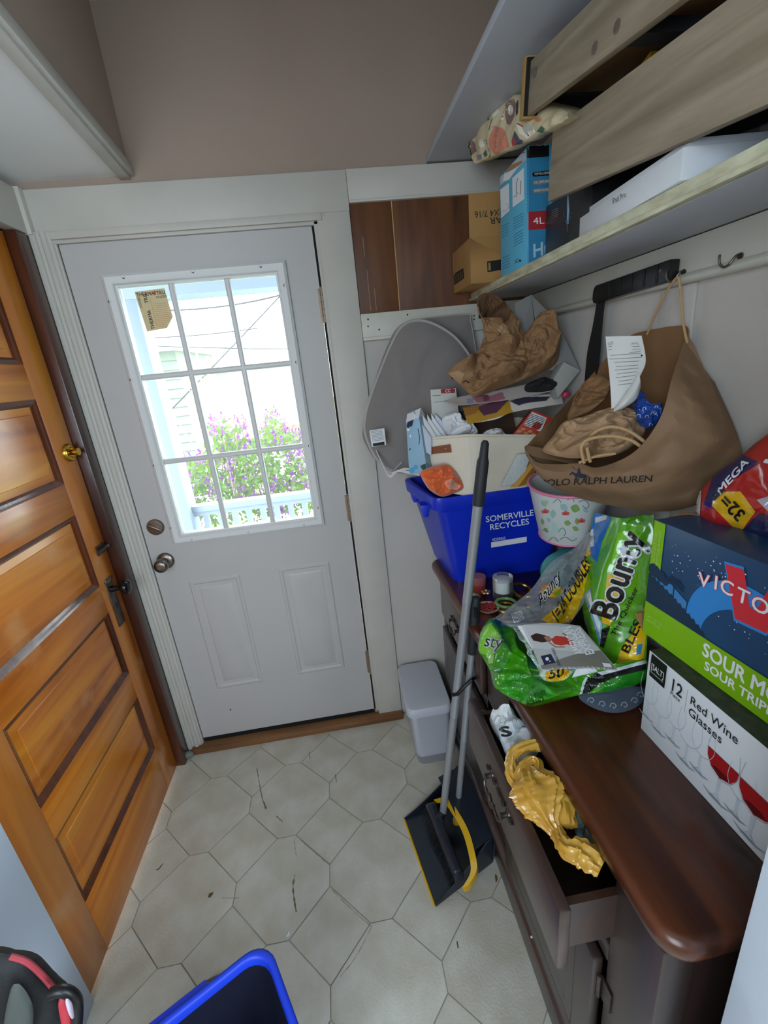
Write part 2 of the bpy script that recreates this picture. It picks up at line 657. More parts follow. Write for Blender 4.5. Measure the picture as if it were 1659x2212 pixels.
# ------------------------------------------------------------------ walls
XR, ZC = 1.567, 2.66
m = MB()
m.box((-0.30, 0, 0), (-0.02, 0.14, 2.2), 1).box((0.826, 0, 0), (1.75, 0.14, 2.2), 1).box((-0.02, 0, 2.075), (0.826, 0.14, 2.2), 1)
m.box((-0.30, 0, 2.2), (1.75, 0.14, ZC), 0)
wall_back = struct(m.build('wall_back', [M_taupe, M_offwhite]))
m = MB()
m.box((XR, -1.52, 0), (XR + 0.16, 0, 2.24), 1).box((XR, -1.52, 2.24), (XR + 0.16, 0, ZC), 0)
wall_right = struct(m.build('wall_right', [M_taupe, M_offwhite]))
m = MB()
m.box((-0.26, -0.866, 2.105), (-0.10, 0, ZC), 0)
m.box((-0.26, -1.52, 0), (-0.10, -0.866, ZC), 0)
m.box((-0.26, -0.085, 0), (-0.135, 0, 2.105), 0)
wall_left = struct(m.build('wall_left', M_taupe))
m = MB()
m.box((1.222, -1.56, 0), (XR + 0.16, -1.435, ZC)).box((-0.26, -1.56, 2.3), (1.222, -1.435, ZC))
wall_front = struct(m.build('wall_front', M_offwhite))
m = MB()
m.box((-1.2, YN - 0.12, 0), (2.6, YN, ZC)).box((-1.32, YN, 0), (-1.2, -1.56, ZC)).box((2.6, YN, 0), (2.72, -1.56, ZC))
m.box((-1.2, -1.56, 0), (-0.26, -1.44, ZC)).box((XR + 0.16, -1.56, 0), (2.6, -1.44, ZC))
struct(m.build('wall_next_room', M_offwhite))
m = MB()
m.box((-1.3, YN - 0.1, ZC), (2.7, 0.14, ZC + 0.08))
ceiling = struct(m.build('ceiling', mat('ceiling paint', '#c8c4bc', 0.9, vary=0.05)))

# sloped soffit along the left wall with a two-step edge moulding
def sz(y): return 2.246 - 0.095 * y
m = MB()
a, b = 0.0, -1.435
m.hexa([(-0.10, b, sz(b)), (0.268, b, sz(b)), (0.268, a, sz(a)), (-0.10, a, sz(a)), (-0.10, b, ZC), (0.268, b, ZC), (0.268, a, ZC), (-0.10, a, ZC)])
sof = m.build('trim_4', [M_taupe, mat('soffit underside paint', '#e2e2de', 0.7, vary=0.04)])
for p in sof.data.polygons:
    if p.normal.z < -0.8: p.material_index = 1
struct(sof)
m = MB()
for x0, x1, d0, d1 in ((0.262, 0.281, -0.004, 0.022), (0.268, 0.276, 0.022, 0.034), (0.235, 0.268, -0.012, 0.001)):
    m.hexa([(x0, b, sz(b) + d0), (x1, b, sz(b) + d0), (x1, a, sz(a) + d0), (x0, a, sz(a) + d0), (x0, b, sz(b) + d1), (x1, b, sz(b) + d1), (x1, a, sz(a) + d1), (x0, a, sz(a) + d1)])
struct(m.build('trim_5', M_trim, bevel=0.002))

# casing of the outside door
T = -0.014
m = MB()
m.box((-0.052, T, 2.107), (0.937, 0.0, 2.222))                     # head board
m.box((0.826, T, 0.0), (0.936, 0.0, 2.107))                        # right leg
m.box((0.852, T - 0.001, 2.088), (0.826, 0, 2.107))
struct(m.build('trim_1', M_trim, bevel=0.0015))
m = MB()                                                            # left leg: stepped brick mould
prof = [(-0.066, 0), (-0.066, -0.030), (-0.050, -0.030), (-0.047, -0.020), (-0.038, -0.020), (-0.034, -0.027), (-0.022, -0.027), (-0.018, -0.018), (-0.010, -0.018), (-0.007, -0.010), (-0.002, -0.010), (-0.002, 0)]
m.prism(prof, 2.095, Matrix.Translation((0, 0, 0.012)))
struct(m.build('trim_2', M_trim, bevel=0.001))
m = MB()                                                            # mitred inner moulding across the head and down the right
m.box((-0.012, -0.020, 2.085), (0.842, 0, 2.107)).box((-0.012, -0.013, 2.074), (0.832, 0.0, 2.085))
m.box((0.813, -0.013, 0.05), (0.829, 0.0, 2.085))
struct(m.build('trim_3', M_trim, bevel=0.002))
m = MB()
m.box((-0.095, -0.037, 2.098), (-0.05, 0.0, 2.225))
m.box((-0.10, -1.0, 2.100), (-0.062, -0.03, 2.222))
struct(m.build('trim_6', M_trim, bevel=0.002))
m = MB()
m.box((-0.05, -0.043, -0.002), (0.937, 0.13, 0.030))
struct(m.build('trim_7', M_thresh, bevel=0.004))
# door frame lining inside the wall
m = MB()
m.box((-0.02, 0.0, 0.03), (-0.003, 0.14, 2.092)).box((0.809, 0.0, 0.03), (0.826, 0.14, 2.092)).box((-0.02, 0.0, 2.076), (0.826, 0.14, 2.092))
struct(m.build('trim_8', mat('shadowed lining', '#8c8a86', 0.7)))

# band and batten right of the door, plywood between them
m = MB()
m.box((0.938, -0.016, 2.136), (XR, 0, 2.222)).box((0.938, -0.020, 2.128), (XR, 0, 2.136))
struct(m.build('trim_9', M_trim, bevel=0.0015))
m = MB()
m.box((0.937, -0.018, 1.702), (XR, 0, 1.790)).box((0.937, -0.022, 1.700), (XR, 0, 1.712))
bat = struct(m.build('trim_10', M_trimold, bevel=0.002))
for px_, py_ in ((795, 690), (795, 705), (819, 712), (880, 680), (1024, 682), (1024, 690)):
    q = onY(px_, py_, -0.0183)
    m = MB(); m.lathe([(0.0028, 0), (0.0028, 0.0012), (0.0, 0.0014)], q, (0, -1, 0), 8)
    m.build('nail_head', M_dark, bat)
pan = [(0.937, 1.079), (1.0815, 1.567)]
for x0, x1 in pan:
    m = MB(); m.box((x0, -0.006, 1.790), (x1, 0, 2.130)); m.build('plywood_sheet', M_ply, wall_back, bevel=0.001)
m = MB(); m.box((1.0788, -0.0064, 1.79), (1.0818, 0, 2.13)); m.build('sheet_seam', M_plyedge, wall_back)
random.seed(4)
for x0, z0, z1 in ((0.975, 1.80, 1.93), (0.995, 1.80, 1.87), (0.972, 1.97, 2.03)):
    m = MB(); m.box((x0, -0.0066, z0), (x0 + 0.0012, -0.0055, z1)); m.build('scratch', M_plyedge, wall_back)

# shelves and hook rail on the right wall
m = MB()
m.box((1.352, -1.43, 1.799), (XR, -0.001, 1.827))
m.box((1.345, -1.43, 1.806), (1.356, -0.001, 1.8275)).box((1.338, -1.43, 1.800), (1.354, -0.001, 1.809))
M_chip = mat('yellowed chipped edge paint', '#d4d2b6', 0.5, color2='#a9a384', vscale=60, detail=6, stretch=(1, 0.35, 1), bump=0.3, bscale=80)
sh = m.build('wall_shelf', [M_blueshelf, M_chip], bevel=0.003)
for p in sh.data.polygons:
    if p.center.x < 1.3525: p.material_index = 1
tag(sh, 'lower white wall shelf with a yellowed chipped front edge', 'shelf')
m = MB()
m.box((1.207, -1.43, 2.227), (XR, -0.001, 2.247))
tag(m.build('wall_shelf', M_blueshelf, bevel=0.0015), 'upper plain white wall shelf seen from below', 'shelf')
m = MB()
m.prism([(1.567, 1.714), (1.545, 1.714), (1.540, 1.718), (1.538, 1.724), (1.541, 1.730), (1.548, 1.734), (1.548, 1.797), (1.567, 1.797)], 1.43, Matrix(((1, 0, 0, 0), (0, 0, 1, -1.43), (0, 1, 0, 0), (0, 0, 0, 1))))
rail = struct(m.build('trim_11', M_trimold, bevel=0.001, fix=True))
m = MB()
m.box((1.560, -0.80, 1.0), (XR, -0.70, 1.714))
struct(m.build('trim_12', M_offwhite, bevel=0.002))

# casing at the near side of the brown door and the doorway the camera looks through
m = MB()
m.box((-0.10, -0.985, 0), (-0.088, -0.866, 2.10))
struct(m.build('trim_13', mat('cool-lit casing paint', '#d4dfec', 0.5, vary=0.03), bevel=0.002))  # white paint with the cool light from behind tinted into its colour
m = MB()
m.box((1.203, -1.565, 0), (1.222, -1.42, 2.3)).box((1.222, -1.435, 0), (1.32, -1.42, 2.38))
struct(m.build('trim_14', mat('cool-lit casing paint', '#c9cfd6', 0.5), bevel=0.002))

# ------------------------------------------------------------------ the white outside door
dz0, dz1 = 0.052, 2.074
dr = thing('door_1', 'white outside door with a nine-pane window', 'door', (0.40, 0, 0.052))
dr['kind'] = 'structure'
m = MB()
gx0, gx1, gz0, gz1 = 0.135, 0.675, 1.05, 1.945
m.box((0, 0, dz0), (gx0, 0.044, dz1)).box((gx1, 0, dz0), (0.805, 0.044, dz1)).box((gx0, 0, dz0), (gx1, 0.044, gz0)).box((gx0, 0, gz1), (gx1, 0.044, dz1))
m.build('door_panel', M_door, dr)
def ring(mb, x0, z0, x1, z1, prof, y=0.0, mi=0):
    """picture-frame moulding facing the camera: prof = (inset, depth) pairs"""
    loops = []
    for ins, dep in prof:
        loops.append([V((x0 + ins, y - dep, z0 + ins)), V((x1 - ins, y - dep, z0 + ins)), V((x1 - ins, y - dep, z1 - ins)), V((x0 + ins, y - dep, z1 - ins))])
    mb.loft(loops, True, mi=mi)
    return mb
for x0, z0, x1, z1 in ((0.118, 0.308, 0.325, 0.852), (0.482, 0.315, 0.697, 0.855)):
    m = MB()
    ring(m, x0, z0, x1, z1, [(0, 0), (0.006, 0.004), (0.014, 0.004), (0.020, -0.0002)])
    ring(m, x0 + 0.036, z0 + 0.036, x1 - 0.036, z1 - 0.036, [(0, 0.0), (0.008, 0.004), (0.05, 0.004)])
    m.poly([(x0 + 0.086, -0.004, z0 + 0.086), (x1 - 0.086, -0.004, z0 + 0.086), (x1 - 0.086, -0.004, z1 - 0.086), (x0 + 0.086, -0.004, z1 - 0.086)])
    m.build('embossed_panel', M_door, dr, smooth=30)
m = MB()
ring(m, 0.104, 1.019, 0.703, 1.980, [(0, 0), (0.001, 0.011), (0.010, 0.016), (0.020, 0.013), (0.024, 0.011), (0.030, 0.011), (0.034, 0.004), (0.0395, 0.002), (0.0395, -0.03)])
lite = m.build('window_frame', M_lite, dr, smooth=30)
m = MB()
gx0, gx1, gz0, gz1 = 0.1435, 0.6635, 1.0585, 1.9405
for x in (0.312, 0.497):
    m.prism([(x - 0.010, 0.016), (x - 0.009, 0.006), (x - 0.004, 0.003), (x + 0.004, 0.003), (x + 0.009, 0.006), (x + 0.010, 0.016)], gz1 - gz0, Matrix(((1, 0, 0, 0), (0, 1, 0, 0), (0, 0, 1, gz0), (0, 0, 0, 1))))
vm = m.build('vertical_muntin', M_lite, dr, smooth=30, fix=True)
m = MB()
for z in (1.347, 1.652):
    m.prism([(z - 0.010, 0.016), (z - 0.009, 0.0065), (z - 0.004, 0.0035), (z + 0.004, 0.0035), (z + 0.009, 0.0065), (z + 0.010, 0.016)], gx1 - gx0, Matrix(((0, 0, 1, gx0), (0, 1, 0, 0), (1, 0, 0, 0), (0, 0, 0, 1))))
m.build('horizontal_muntin', M_lite, dr, smooth=30, fix=True)
xs, zs = [gx0, 0.312, 0.497, gx1], [gz0, 1.347, 1.652, gz1]
for i in range(3):
    for j in range(3):
        m = MB(); m.box((xs[i], 0.018, zs[j]), (xs[i + 1], 0.021, zs[j + 1])); m.build('pane', M_glass, dr)
for x, z in ((0.175, 1.966), (0.397, 1.966), (0.619, 1.966), (0.113, 1.898), (0.113, 1.649), (0.113, 1.343), (0.113, 1.094), (0.689, 1.902), (0.689, 1.652), (0.689, 1.348), (0.689, 1.098), (0.177, 1.031), (0.398, 1.031), (0.62, 1.031)):
    m = MB(); m.lathe([(0.0048, 0), (0.0048, 0.0018), (0.0026, 0.0006), (0.0, 0.0005)], (x, -0.0135, z), (0, -1, 0), 10)
    m.build('screw', M_dark, lite)
# paper label on the glass, printed on both sides
m = MB()
m.prism([(0.187, 1.926), (0.285, 1.930), (0.292, 1.840), (0.264, 1.806), (0.196, 1.801)], 0.0012, Matrix(((1, 0, 0, 0), (0, 0, -1, 0.0175), (0, 1, 0, 0), (0, 0, 0, 1))))
M_label = mat('yellowed paper label', '#d9c79a', 0.7, vary=0.08, vscale=40)
M_ink = mat('black ink', '#141414', 0.7)
M_red = mat('red ink', '#c8322c', 0.6)
M_orange = mat('orange ink', '#d98a4a', 0.7)
st = m.build('sticker', M_label, dr)
FD = frame((0, 0.0161, 0), (1, 0, 0), (0, 0, 1))
def fdoor(x, z, y=0.0161): return frame((x, y, z), (1, 0.0, 0.02), (0, 0, 1))
text('THERMA', 0.0165, fdoor(0.1905, 1.9105), M_ink, dr, bold=0.012, wscale=0.92)
text('TRU', 0.0165, fdoor(0.2565, 1.9115), M_ink, dr, bold=0.012, wscale=0.92)
text('DOORS', 0.0105, fdoor(0.252, 1.9005), M_ink, dr)
print_flat('printed_mark', [(rect(0.2485, 1.912, 0.2545, 1.924), 0), (rect(0.2475, 1.917, 0.2555, 1.919), 0)], FD, [M_red], dr)
def mirrored(s, size, x, z, **k):      # the outer side's printing shows through, reversed and running down
    M = Matrix(((0, -1, 0, x), (0, 0, -1, 0.0161), (-1, 0, 0, z), (0, 0, 0, 1)))
    me = text_mesh(s, size, **k)
    for v in me.vertices: v.co.x = -v.co.x
    return place_flat('lettering', me, M, M_ink, dr, 0.0008)
mirrored('THERMA', 0.0165, 0.2235, 1.806, bold=0.012, wscale=0.95)
mirrored('TRU', 0.0165, 0.2235, 1.889, bold=0.012, wscale=0.9)
mirrored('DOORS', 0.010, 0.200, 1.875)
ps = [(rect(0.234, 1.812 + 0.006 * i, 0.236 + 0.046 - max(0, 4 - i) * 0.006, 1.8128 + 0.006 * i), 0) for i in range(13)] + [(rect(0.2315, 1.81, 0.2324, 1.905), 0)]
print_flat('printed_lines', ps, FD, [M_orange], dr)
# deadbolt and knob
m = MB(); m.lathe([(0.0325, 0), (0.0325, 0.006), (0.030, 0.009), (0.012, 0.011), (0, 0.011)], (0.052, 0, 1.101), (0, -1, 0), 28)
db = m.build('deadbolt', M_pewter, dr, smooth=40)
m = MB(); m.box((0.026, -0.020, -0.0045), (-0.026, -0.010, 0.0045)); 
m.v = [Matrix.Translation((0.053, 0, 1.101)) @ Matrix.Rotation(math.radians(32), 4, 'Y') @ p for p in m.v]
m.build('thumb_turn', M_pewter, db, bevel=0.002)
m = MB(); m.lathe([(0.034, 0), (0.034, 0.005), (0.030, 0.010), (0.015, 0.014), (0.012, 0.030), (0.020, 0.036), (0.027, 0.046), (0.027, 0.058), (0.022, 0.067), (0.012, 0.070), (0, 0.070)], (0.054, 0, 0.956), (0, -1, 0), 28)
kn = m.build('door_knob', M_pewter, dr, smooth=50)
m = MB(); m.lathe([(0.009, 0), (0.009, 0.002), (0.0, 0.002)], (0.054, -0.0695, 0.956), (0, -1, 0), 14); m.box((0.049, -0.0725, 0.9545), (0.059, -0.0705, 0.9575))
m.build('knob_lock', M_steel, kn)
for z0, z1 in ((1.775, 1.885), (1.020, 1.132), (0.263, 0.383)):
    m = MB()
    k = (z1 - z0) / 5
    for i in range(5):
        m.lathe([(0.0066, 0), (0.0066, k - 0.0012)], (0.8105, -0.006, z0 + k * i), (0, 0, 1), 10)
    m.ball((0.8105, -0.006, z1 + 0.002), 0.005, 8)
    h = m.build('hinge', M_hinge, dr, smooth=40)
    m = MB(); m.box((0.797, -0.0012, z0), (0.8075, 0.0, z1)); m.build('hinge_leaf', M_hinge, h)
m = MB(); m.box((-0.0018, 0.004, 0.90), (0.0, 0.04, 0.985)); m.build('strike_plate', M_iron, dr)
m = MB(); m.box((0.8055, 0.010, 0.052), (0.8088, 0.043, 2.075)).box((-0.0026, 0.010, 0.052), (-0.0004, 0.043, 2.075)).box((-0.002, 0.010, 2.0745), (0.808, 0.043, 2.0758)); m.box((0.8052, -0.0006, 0.052), (0.8126, 0.002, 2.074)); m.build('gap_shade_strip', M_dark, dr)  # dark strips added to stop light leaks and show the gap's shade
m = MB(); m.box((0.002, -0.0005, 0.030), (0.803, 0.040, 0.0515)); m.build('door_sweep', M_dark, dr)
m = MB(); m.lathe([(0.0035, 0), (0.003, 0.001), (0, 0.001)], (0.151, 0, 0.184), (0, -1, 0), 8); m.build('paint_chip', M_dark, dr)

# ------------------------------------------------------------------ the brown panelled door in the left wall
d2 = thing('door_2', 'old varnished brown door with five raised panels and a black knob', 'door', (-0.12, -0.48, 0.01))
d2['kind'] = 'structure'
xa, xb = -0.140, -0.100
ya, yb = -0.862, -0.092
yi0, yi1 = -0.752, -0.205
zp = [(0.228, 0.487), (0.602, 0.866), (0.972, 1.240), (1.347, 1.617), (1.719, 1.990)]
for a, b in ((yi1, yb), (ya, yi0)):
    m = MB(); m.box((xa, a, 0.012), (xb, b, 2.095)); m.build('stile', M_door_v, d2, bevel=0.0015)
zr = [0.012] + [z for p in zp for z in p] + [2.095]
for k in range(6):
    m = MB(); m.box((xa, yi0, zr[2 * k]), (xb, yi1, zr[2 * k + 1])); m.build('rail', M_door_l, d2, bevel=0.0015)
for z0, z1 in zp:
    m = MB()
    for ins0, ins1, d0_, d1_ in ((0, 0.006, -0.0, 0.003), (0.006, 0.013, 0.003, 0.006), (0.013, 0.020, 0.006, 0.011)):
        L0 = [V((xb - d0_, yi0 + ins0, z0 + ins0)), V((xb - d0_, yi1 - ins0, z0 + ins0)), V((xb - d0_, yi1 - ins0, z1 - ins0)), V((xb - d0_, yi0 + ins0, z1 - ins0))]
        L1 = [V((xb - d1_, yi0 + ins1, z0 + ins1)), V((xb - d1_, yi1 - ins1, z0 + ins1)), V((xb - d1_, yi1 - ins1, z1 - ins1)), V((xb - d1_, yi0 + ins1, z1 - ins1))]
        m.loft([L0, L1])
    m.build('panel_moulding', M_mould, d2, fix=False)
    m = MB()
    loops = []
    for ins, dd in ((0.018, 0.012), (0.042, 0.009), (0.044, 0.0065), (0.10, 0.0062)):
        loops.append([V((xb - dd, yi0 + ins, z0 + ins)), V((xb - dd, yi1 - ins, z0 + ins)), V((xb - dd, yi1 - ins, z1 - ins)), V((xb - dd, yi0 + ins, z1 - ins))])
    m.loft(loops, True, False, True)
    m.build('door_panel', M_door_l, d2)
m = MB(); m.box((xa - 0.004, ya + 0.004, 0.014), (xa, yb - 0.004, 2.09)); m.build('door_back', M_mould, d2)
# rim deadbolt
m = MB(); m.lathe([(0.030, 0), (0.030, 0.006), (0.026, 0.012), (0.018, 0.012), (0.016, 0.006), (0.0, 0.006)], (xb, -0.133, 1.438), (1, 0, 0), 26)
q = m.build('deadbolt', M_brass, d2, smooth=40)
m = MB(); m.lathe([(0.008, 0), (0.008, 0.016), (0.013, 0.018), (0.013, 0.028), (0, 0.028)], (xb + 0.006, -0.131, 1.438), (1, 0, 0), 12); m.build('thumb_turn', M_brass, q, smooth=40)
# slide bolt
m = MB(); m.box((xb, -0.158, 1.068), (xb + 0.005, -0.104, 1.102)); m.tube([(xb + 0.012, -0.158, 1.085), (xb + 0.012, -0.080, 1.085)], 0.007, 10); m.tube([(xb + 0.012, -0.128, 1.085), (xb + 0.030, -0.128, 1.094)], 0.006, 10)
m.box((xb, -0.146, 1.078), (xb + 0.013, -0.140, 1.092)); m.box((xb, -0.116, 1.078), (xb + 0.013, -0.110, 1.092))
m.build('slide_bolt', M_iron, d2, smooth=40)
# mortice plate with knob and keyhole
m = MB(); m.prism([(-0.173, 0.783), (-0.127, 0.783), (-0.127, 0.968), (-0.132, 0.974), (-0.168, 0.974), (-0.173, 0.968)], 0.004, Matrix(((0, 0, 1, xb), (1, 0, 0, 0), (0, 1, 0, 0), (0, 0, 0, 1))))
q = m.build('lock_plate', M_iron, d2, bevel=0.001)
m = MB(); m.lathe([(0.013, 0), (0.011, 0.012), (0.009, 0.030), (0.012, 0.036), (0.024, 0.042), (0.029, 0.050), (0.027, 0.060), (0.016, 0.066), (0, 0.067)], (xb + 0.004, -0.150, 0.932), (1, 0, 0), 24); m.build('knob', M_blackknob, q, smooth=50)
m = MB(); m.prism([(-0.153, 0.850), (-0.147, 0.850), (-0.148, 0.864), (-0.146, 0.870), (-0.150, 0.874), (-0.154, 0.870), (-0.152, 0.864)], 0.0006, Matrix(((0, 0, 1, xb + 0.004), (1, 0, 0, 0), (0, 1, 0, 0), (0, 0, 0, 1)))); m.build('keyhole', M_dark, q)
m = MB(); m.box((xb, -0.176, 0.962), (xb + 0.008, -0.124, 0.976)); m.build('plate_lip', M_pewter, q, bevel=0.002)
# dark jamb between the two doors
m = MB()
m.box((-0.135, -0.089, 0), (-0.066, -0.032, 2.099)).box((-0.135, -0.89, 2.099), (-0.098, -0.032, 2.106))
struct(m.build('trim_15', M_jamb, bevel=0.004))
m = MB(); m.lathe([(0.016, 0), (0.016, 0.012), (0.010, 0.026), (0.004, 0.030), (0, 0.030)], (-0.066, -0.055, 0.022), (1, 0, 0), 12)
o = m.build('door_bumper', mat('grey rubber', '#6e7268', 0.6), smooth=40)
tag(o, 'small grey rubber doorstop low on the dark jamb', 'doorstop')
# ------------------------------------------------------------------ outside, seen through the panes
M_porch = mat('shaded white porch paint', '#7d8b9c', 0.6)  # white paint, darkened and blued to carry the porch's shade
M_shingle = mat('pale painted shingles', '#6f786e', 0.8, vary=0.15, vscale=12)
M_roof = mat('pale roof', '#cfd6d8', 0.8)
M_house = mat('white clapboard paint', '#b0b0ac', 0.8)
def leafy(name, c1, c2, sc):
    m_ = mat(name, c1, 0.6, color2=c2, vscale=sc)
    nt = m_.node_tree
    b = nt.nodes['Principled BSDF']
    t = nt.nodes.new('ShaderNodeBsdfTranslucent')
    t.inputs[0].default_value = hexc(c1)
    x = nt.nodes.new('ShaderNodeMixShader')
    x.inputs[0].default_value = 0.45
    o_ = [n for n in nt.nodes if n.type == 'OUTPUT_MATERIAL'][0]
    nt.links.new(b.outputs[0], x.inputs[1]); nt.links.new(t.outputs[0], x.inputs[2]); nt.links.new(x.outputs[0], o_.inputs[0])
    return m_
M_leaf = leafy('lilac leaves', '#5d7a2a', '#3a5a1c', 9)
M_lilac = leafy('lilac blossom', '#8a4a9c', '#5c2a6c', 14)
M_bark = mat('grey bark', '#8d8272', 0.8)
M_wire = mat('cable grey', '#2c2d30', 0.6)
M_shutter = mat('teal shutter', '#6fa6a0', 0.6)
m = MB(); m.box((-12, 2.1, -1.0), (14, 40, -0.9)); struct(m.build('ground', mat('dry lawn', '#8a9468', 0.9, vary=0.3, vscale=3)))
m = MB(); m.box((-2.0, 0.14, -0.2), (3.2, 2.0, -0.08)); struct(m.build('porch_floor', mat('grey porch boards', '#8f8d88', 0.7)))
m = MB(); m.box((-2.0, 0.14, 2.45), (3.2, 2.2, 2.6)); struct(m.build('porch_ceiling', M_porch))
yc = 1.55
a, b = onY(296, 640, yc), onY(416, 1153, yc)
xr = (a.x + b.x) / 2
pc = thing('porch_column', 'square white porch column beyond the left panes', 'column', (xr - 0.09, yc + 0.09, -0.08))
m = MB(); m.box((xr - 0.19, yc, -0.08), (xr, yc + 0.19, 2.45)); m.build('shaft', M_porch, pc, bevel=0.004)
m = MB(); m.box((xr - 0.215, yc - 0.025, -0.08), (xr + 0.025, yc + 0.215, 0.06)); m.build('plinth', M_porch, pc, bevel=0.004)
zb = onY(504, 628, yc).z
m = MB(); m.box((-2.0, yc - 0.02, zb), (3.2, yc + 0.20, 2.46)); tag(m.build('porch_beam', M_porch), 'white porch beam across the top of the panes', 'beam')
# railing
zr_ = onY(545, 1084, yc + 0.1).z
rl = thing('porch_railing', 'white porch railing with square balusters', 'railing', (1.0, yc + 0.1, -0.08))
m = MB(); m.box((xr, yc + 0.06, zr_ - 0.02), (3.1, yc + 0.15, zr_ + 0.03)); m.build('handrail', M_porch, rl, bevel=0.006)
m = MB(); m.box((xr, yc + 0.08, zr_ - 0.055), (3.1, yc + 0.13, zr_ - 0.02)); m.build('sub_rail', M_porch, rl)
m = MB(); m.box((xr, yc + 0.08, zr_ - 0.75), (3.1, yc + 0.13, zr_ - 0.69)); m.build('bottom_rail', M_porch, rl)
bal = None
for i in range(26):
    if bal is None:
        m = MB(); m.box((xr + 0.06, yc + 0.085, zr_ - 0.69), (xr + 0.10, yc + 0.125, zr_ - 0.05)); bal = m.build('baluster', M_porch, rl)
    else:
        c = bal.copy(); COL.objects.link(c); c.parent = rl; c.location = (0.108 * i, 0, 0)
# lilac: stems, leaves, blossom heads
random.seed(11)
BX_0, BX_1 = onY(372, 1010, 3.3).x, onY(720, 990, 3.3).x
lb = thing('lilac_bush', 'flowering lilac bush beyond the porch railing', 'bush', (0.9, 3.4, -0.9))
m = MB()
for k in range(16):
    x0 = random.uniform(BX_0 + 0.3, BX_1 - 0.3)
    p = [(x0, 3.4, -0.9), (x0 + random.uniform(-0.2, 0.2), 3.3 + random.uniform(-0.2, 0.3), 0.0), (x0 + random.uniform(-0.5, 0.5), 3.3 + random.uniform(-0.3, 0.4), random.uniform(0.9, 1.5))]
    m.tube(smoothpath(p, 3), [0.02, 0.018, 0.015, 0.012, 0.009, 0.007, 0.005], 5)
m.build('stems', M_bark, lb)
BX0, BX1, BZ = onY(372, 1010, 3.3).x, onY(720, 990, 3.3).x, onY(545, 905, 3.3).z
def crownpt():
    while True:
        x, z = random.uniform(BX0, BX1), random.uniform(0.05, BZ + 0.1)
        u = (x - BX0) / (BX1 - BX0)
        if z < BZ - 0.55 + 0.50 * math.sin(PI * min(1, max(0, u))) + 0.09 * math.sin(x * 11) + 0.05 * math.sin(x * 23): return V((x, 3.3 + random.uniform(-0.35, 0.5), z))
m = MB()
for k in range(3000):
    c = crownpt()
    if math.sin(c.x * 11) * math.cos(c.z * 9) > 0.72: continue
    u = V((random.gauss(0, 1), random.gauss(0, 1), random.gauss(0, 1))).normalized()
    s = u.orthogonal().normalized()
    l, wd = random.uniform(0.03, 0.055), random.uniform(0.015, 0.025)
    m.poly([c - u * l, c + s * wd, c + u * l, c - s * wd])
m.build('foliage', M_leaf, lb, kind='stuff', clean=False)
m = MB()
for k in range(230):
    c = crownpt()
    c.y -= 0.05
    for j in range(26):
        t = random.random()
        q = c + V((random.gauss(0, 1) * 0.035 * (1.1 - t), random.gauss(0, 1) * 0.03 * (1.1 - t), t * 0.14))
        u = V((random.gauss(0, 1), random.gauss(0, 1), random.gauss(0, 1))).normalized() * 0.012
        s = u.orthogonal().normalized() * 0.012
        m.poly([q - u, q + s, q + u, q - s])
m.build('blossoms', M_lilac, lb, kind='stuff', clean=False)
# shingled neighbour close on the left, white house behind, lattice deck on the right
yn = 6.0
A, B, Cc, D = onY(300, 764, yn), onY(384, 779, yn), onY(437, 1024, yn), onY(370, 1035, yn)
nb = thing('neighbour_house', 'pale shingled neighbouring house behind the left column', 'house', (A.x, yn + 1, -0.9))
xe = (B.x + Cc.x) / 2
m = MB(); m.box((xe - 3.0, yn, Cc.z), (xe, yn + 2.4, A.z)); m.build('wall', M_shingle, nb)
m = MB()
for k in range(14):
    z = Cc.z + (A.z - Cc.z) * k / 14
    m.hexa([(xe - 3.0, yn - 0.03, z), (xe + 0.01, yn - 0.03, z), (xe + 0.01, yn, z), (xe - 3, yn, z), (xe - 3.0, yn - 0.006, z + (A.z - Cc.z) / 14), (xe + 0.01, yn - 0.006, z + (A.z - Cc.z) / 14), (xe + 0.01, yn, z + (A.z - Cc.z) / 14), (xe - 3, yn, z + (A.z - Cc.z) / 14)])
m.build('shingle_courses', M_shingle, nb, kind='stuff')
m = MB(); m.hexa([(xe - 3, yn - 0.3, A.z), (xe + 0.15, yn - 0.3, A.z), (xe + 0.15, yn + 2.6, A.z), (xe - 3, yn + 2.6, A.z), (xe - 3, yn + 1.0, A.z + 1.2), (xe - 0.35, yn + 1.0, A.z + 1.2), (xe - 0.35, yn + 2, A.z + 1.2), (xe - 3, yn + 2, A.z + 1.2)]); m.build('roof', M_roof, nb)
m = MB(); m.box((xe - 3, yn + 0.2, -0.9), (xe - 0.1, yn + 2.3, Cc.z)); m.build('base_wall', mat('pale teal base paint', '#a9c4c0', 0.8), nb)
yh = 9.6
hl = thing('white_house', 'white house with a teal shutter far behind the lilac', 'house', (onY(470, 950, yh).x, yh + 2, -0.9))
p0, p1 = onY(380, 790, yh), onY(700, 1050, yh)
m = MB(); m.box((p0.x, yh, -0.9), (p1.x, yh + 4, onY(500, 800, yh).z)); m.build('wall', M_house, hl)
q0, q1 = onY(407, 861, yh), onY(424, 914, yh)
m = MB(); m.box((q0.x, yh - 0.05, q1.z), (q1.x, yh, q0.z)); wdw = m.build('window', M_shutter, hl)
m = MB(); m.box((q0.x - 0.08, yh - 0.07, q0.z), (q1.x + 0.08, yh, q0.z + 0.1)); m.build('window_head', M_house, wdw)
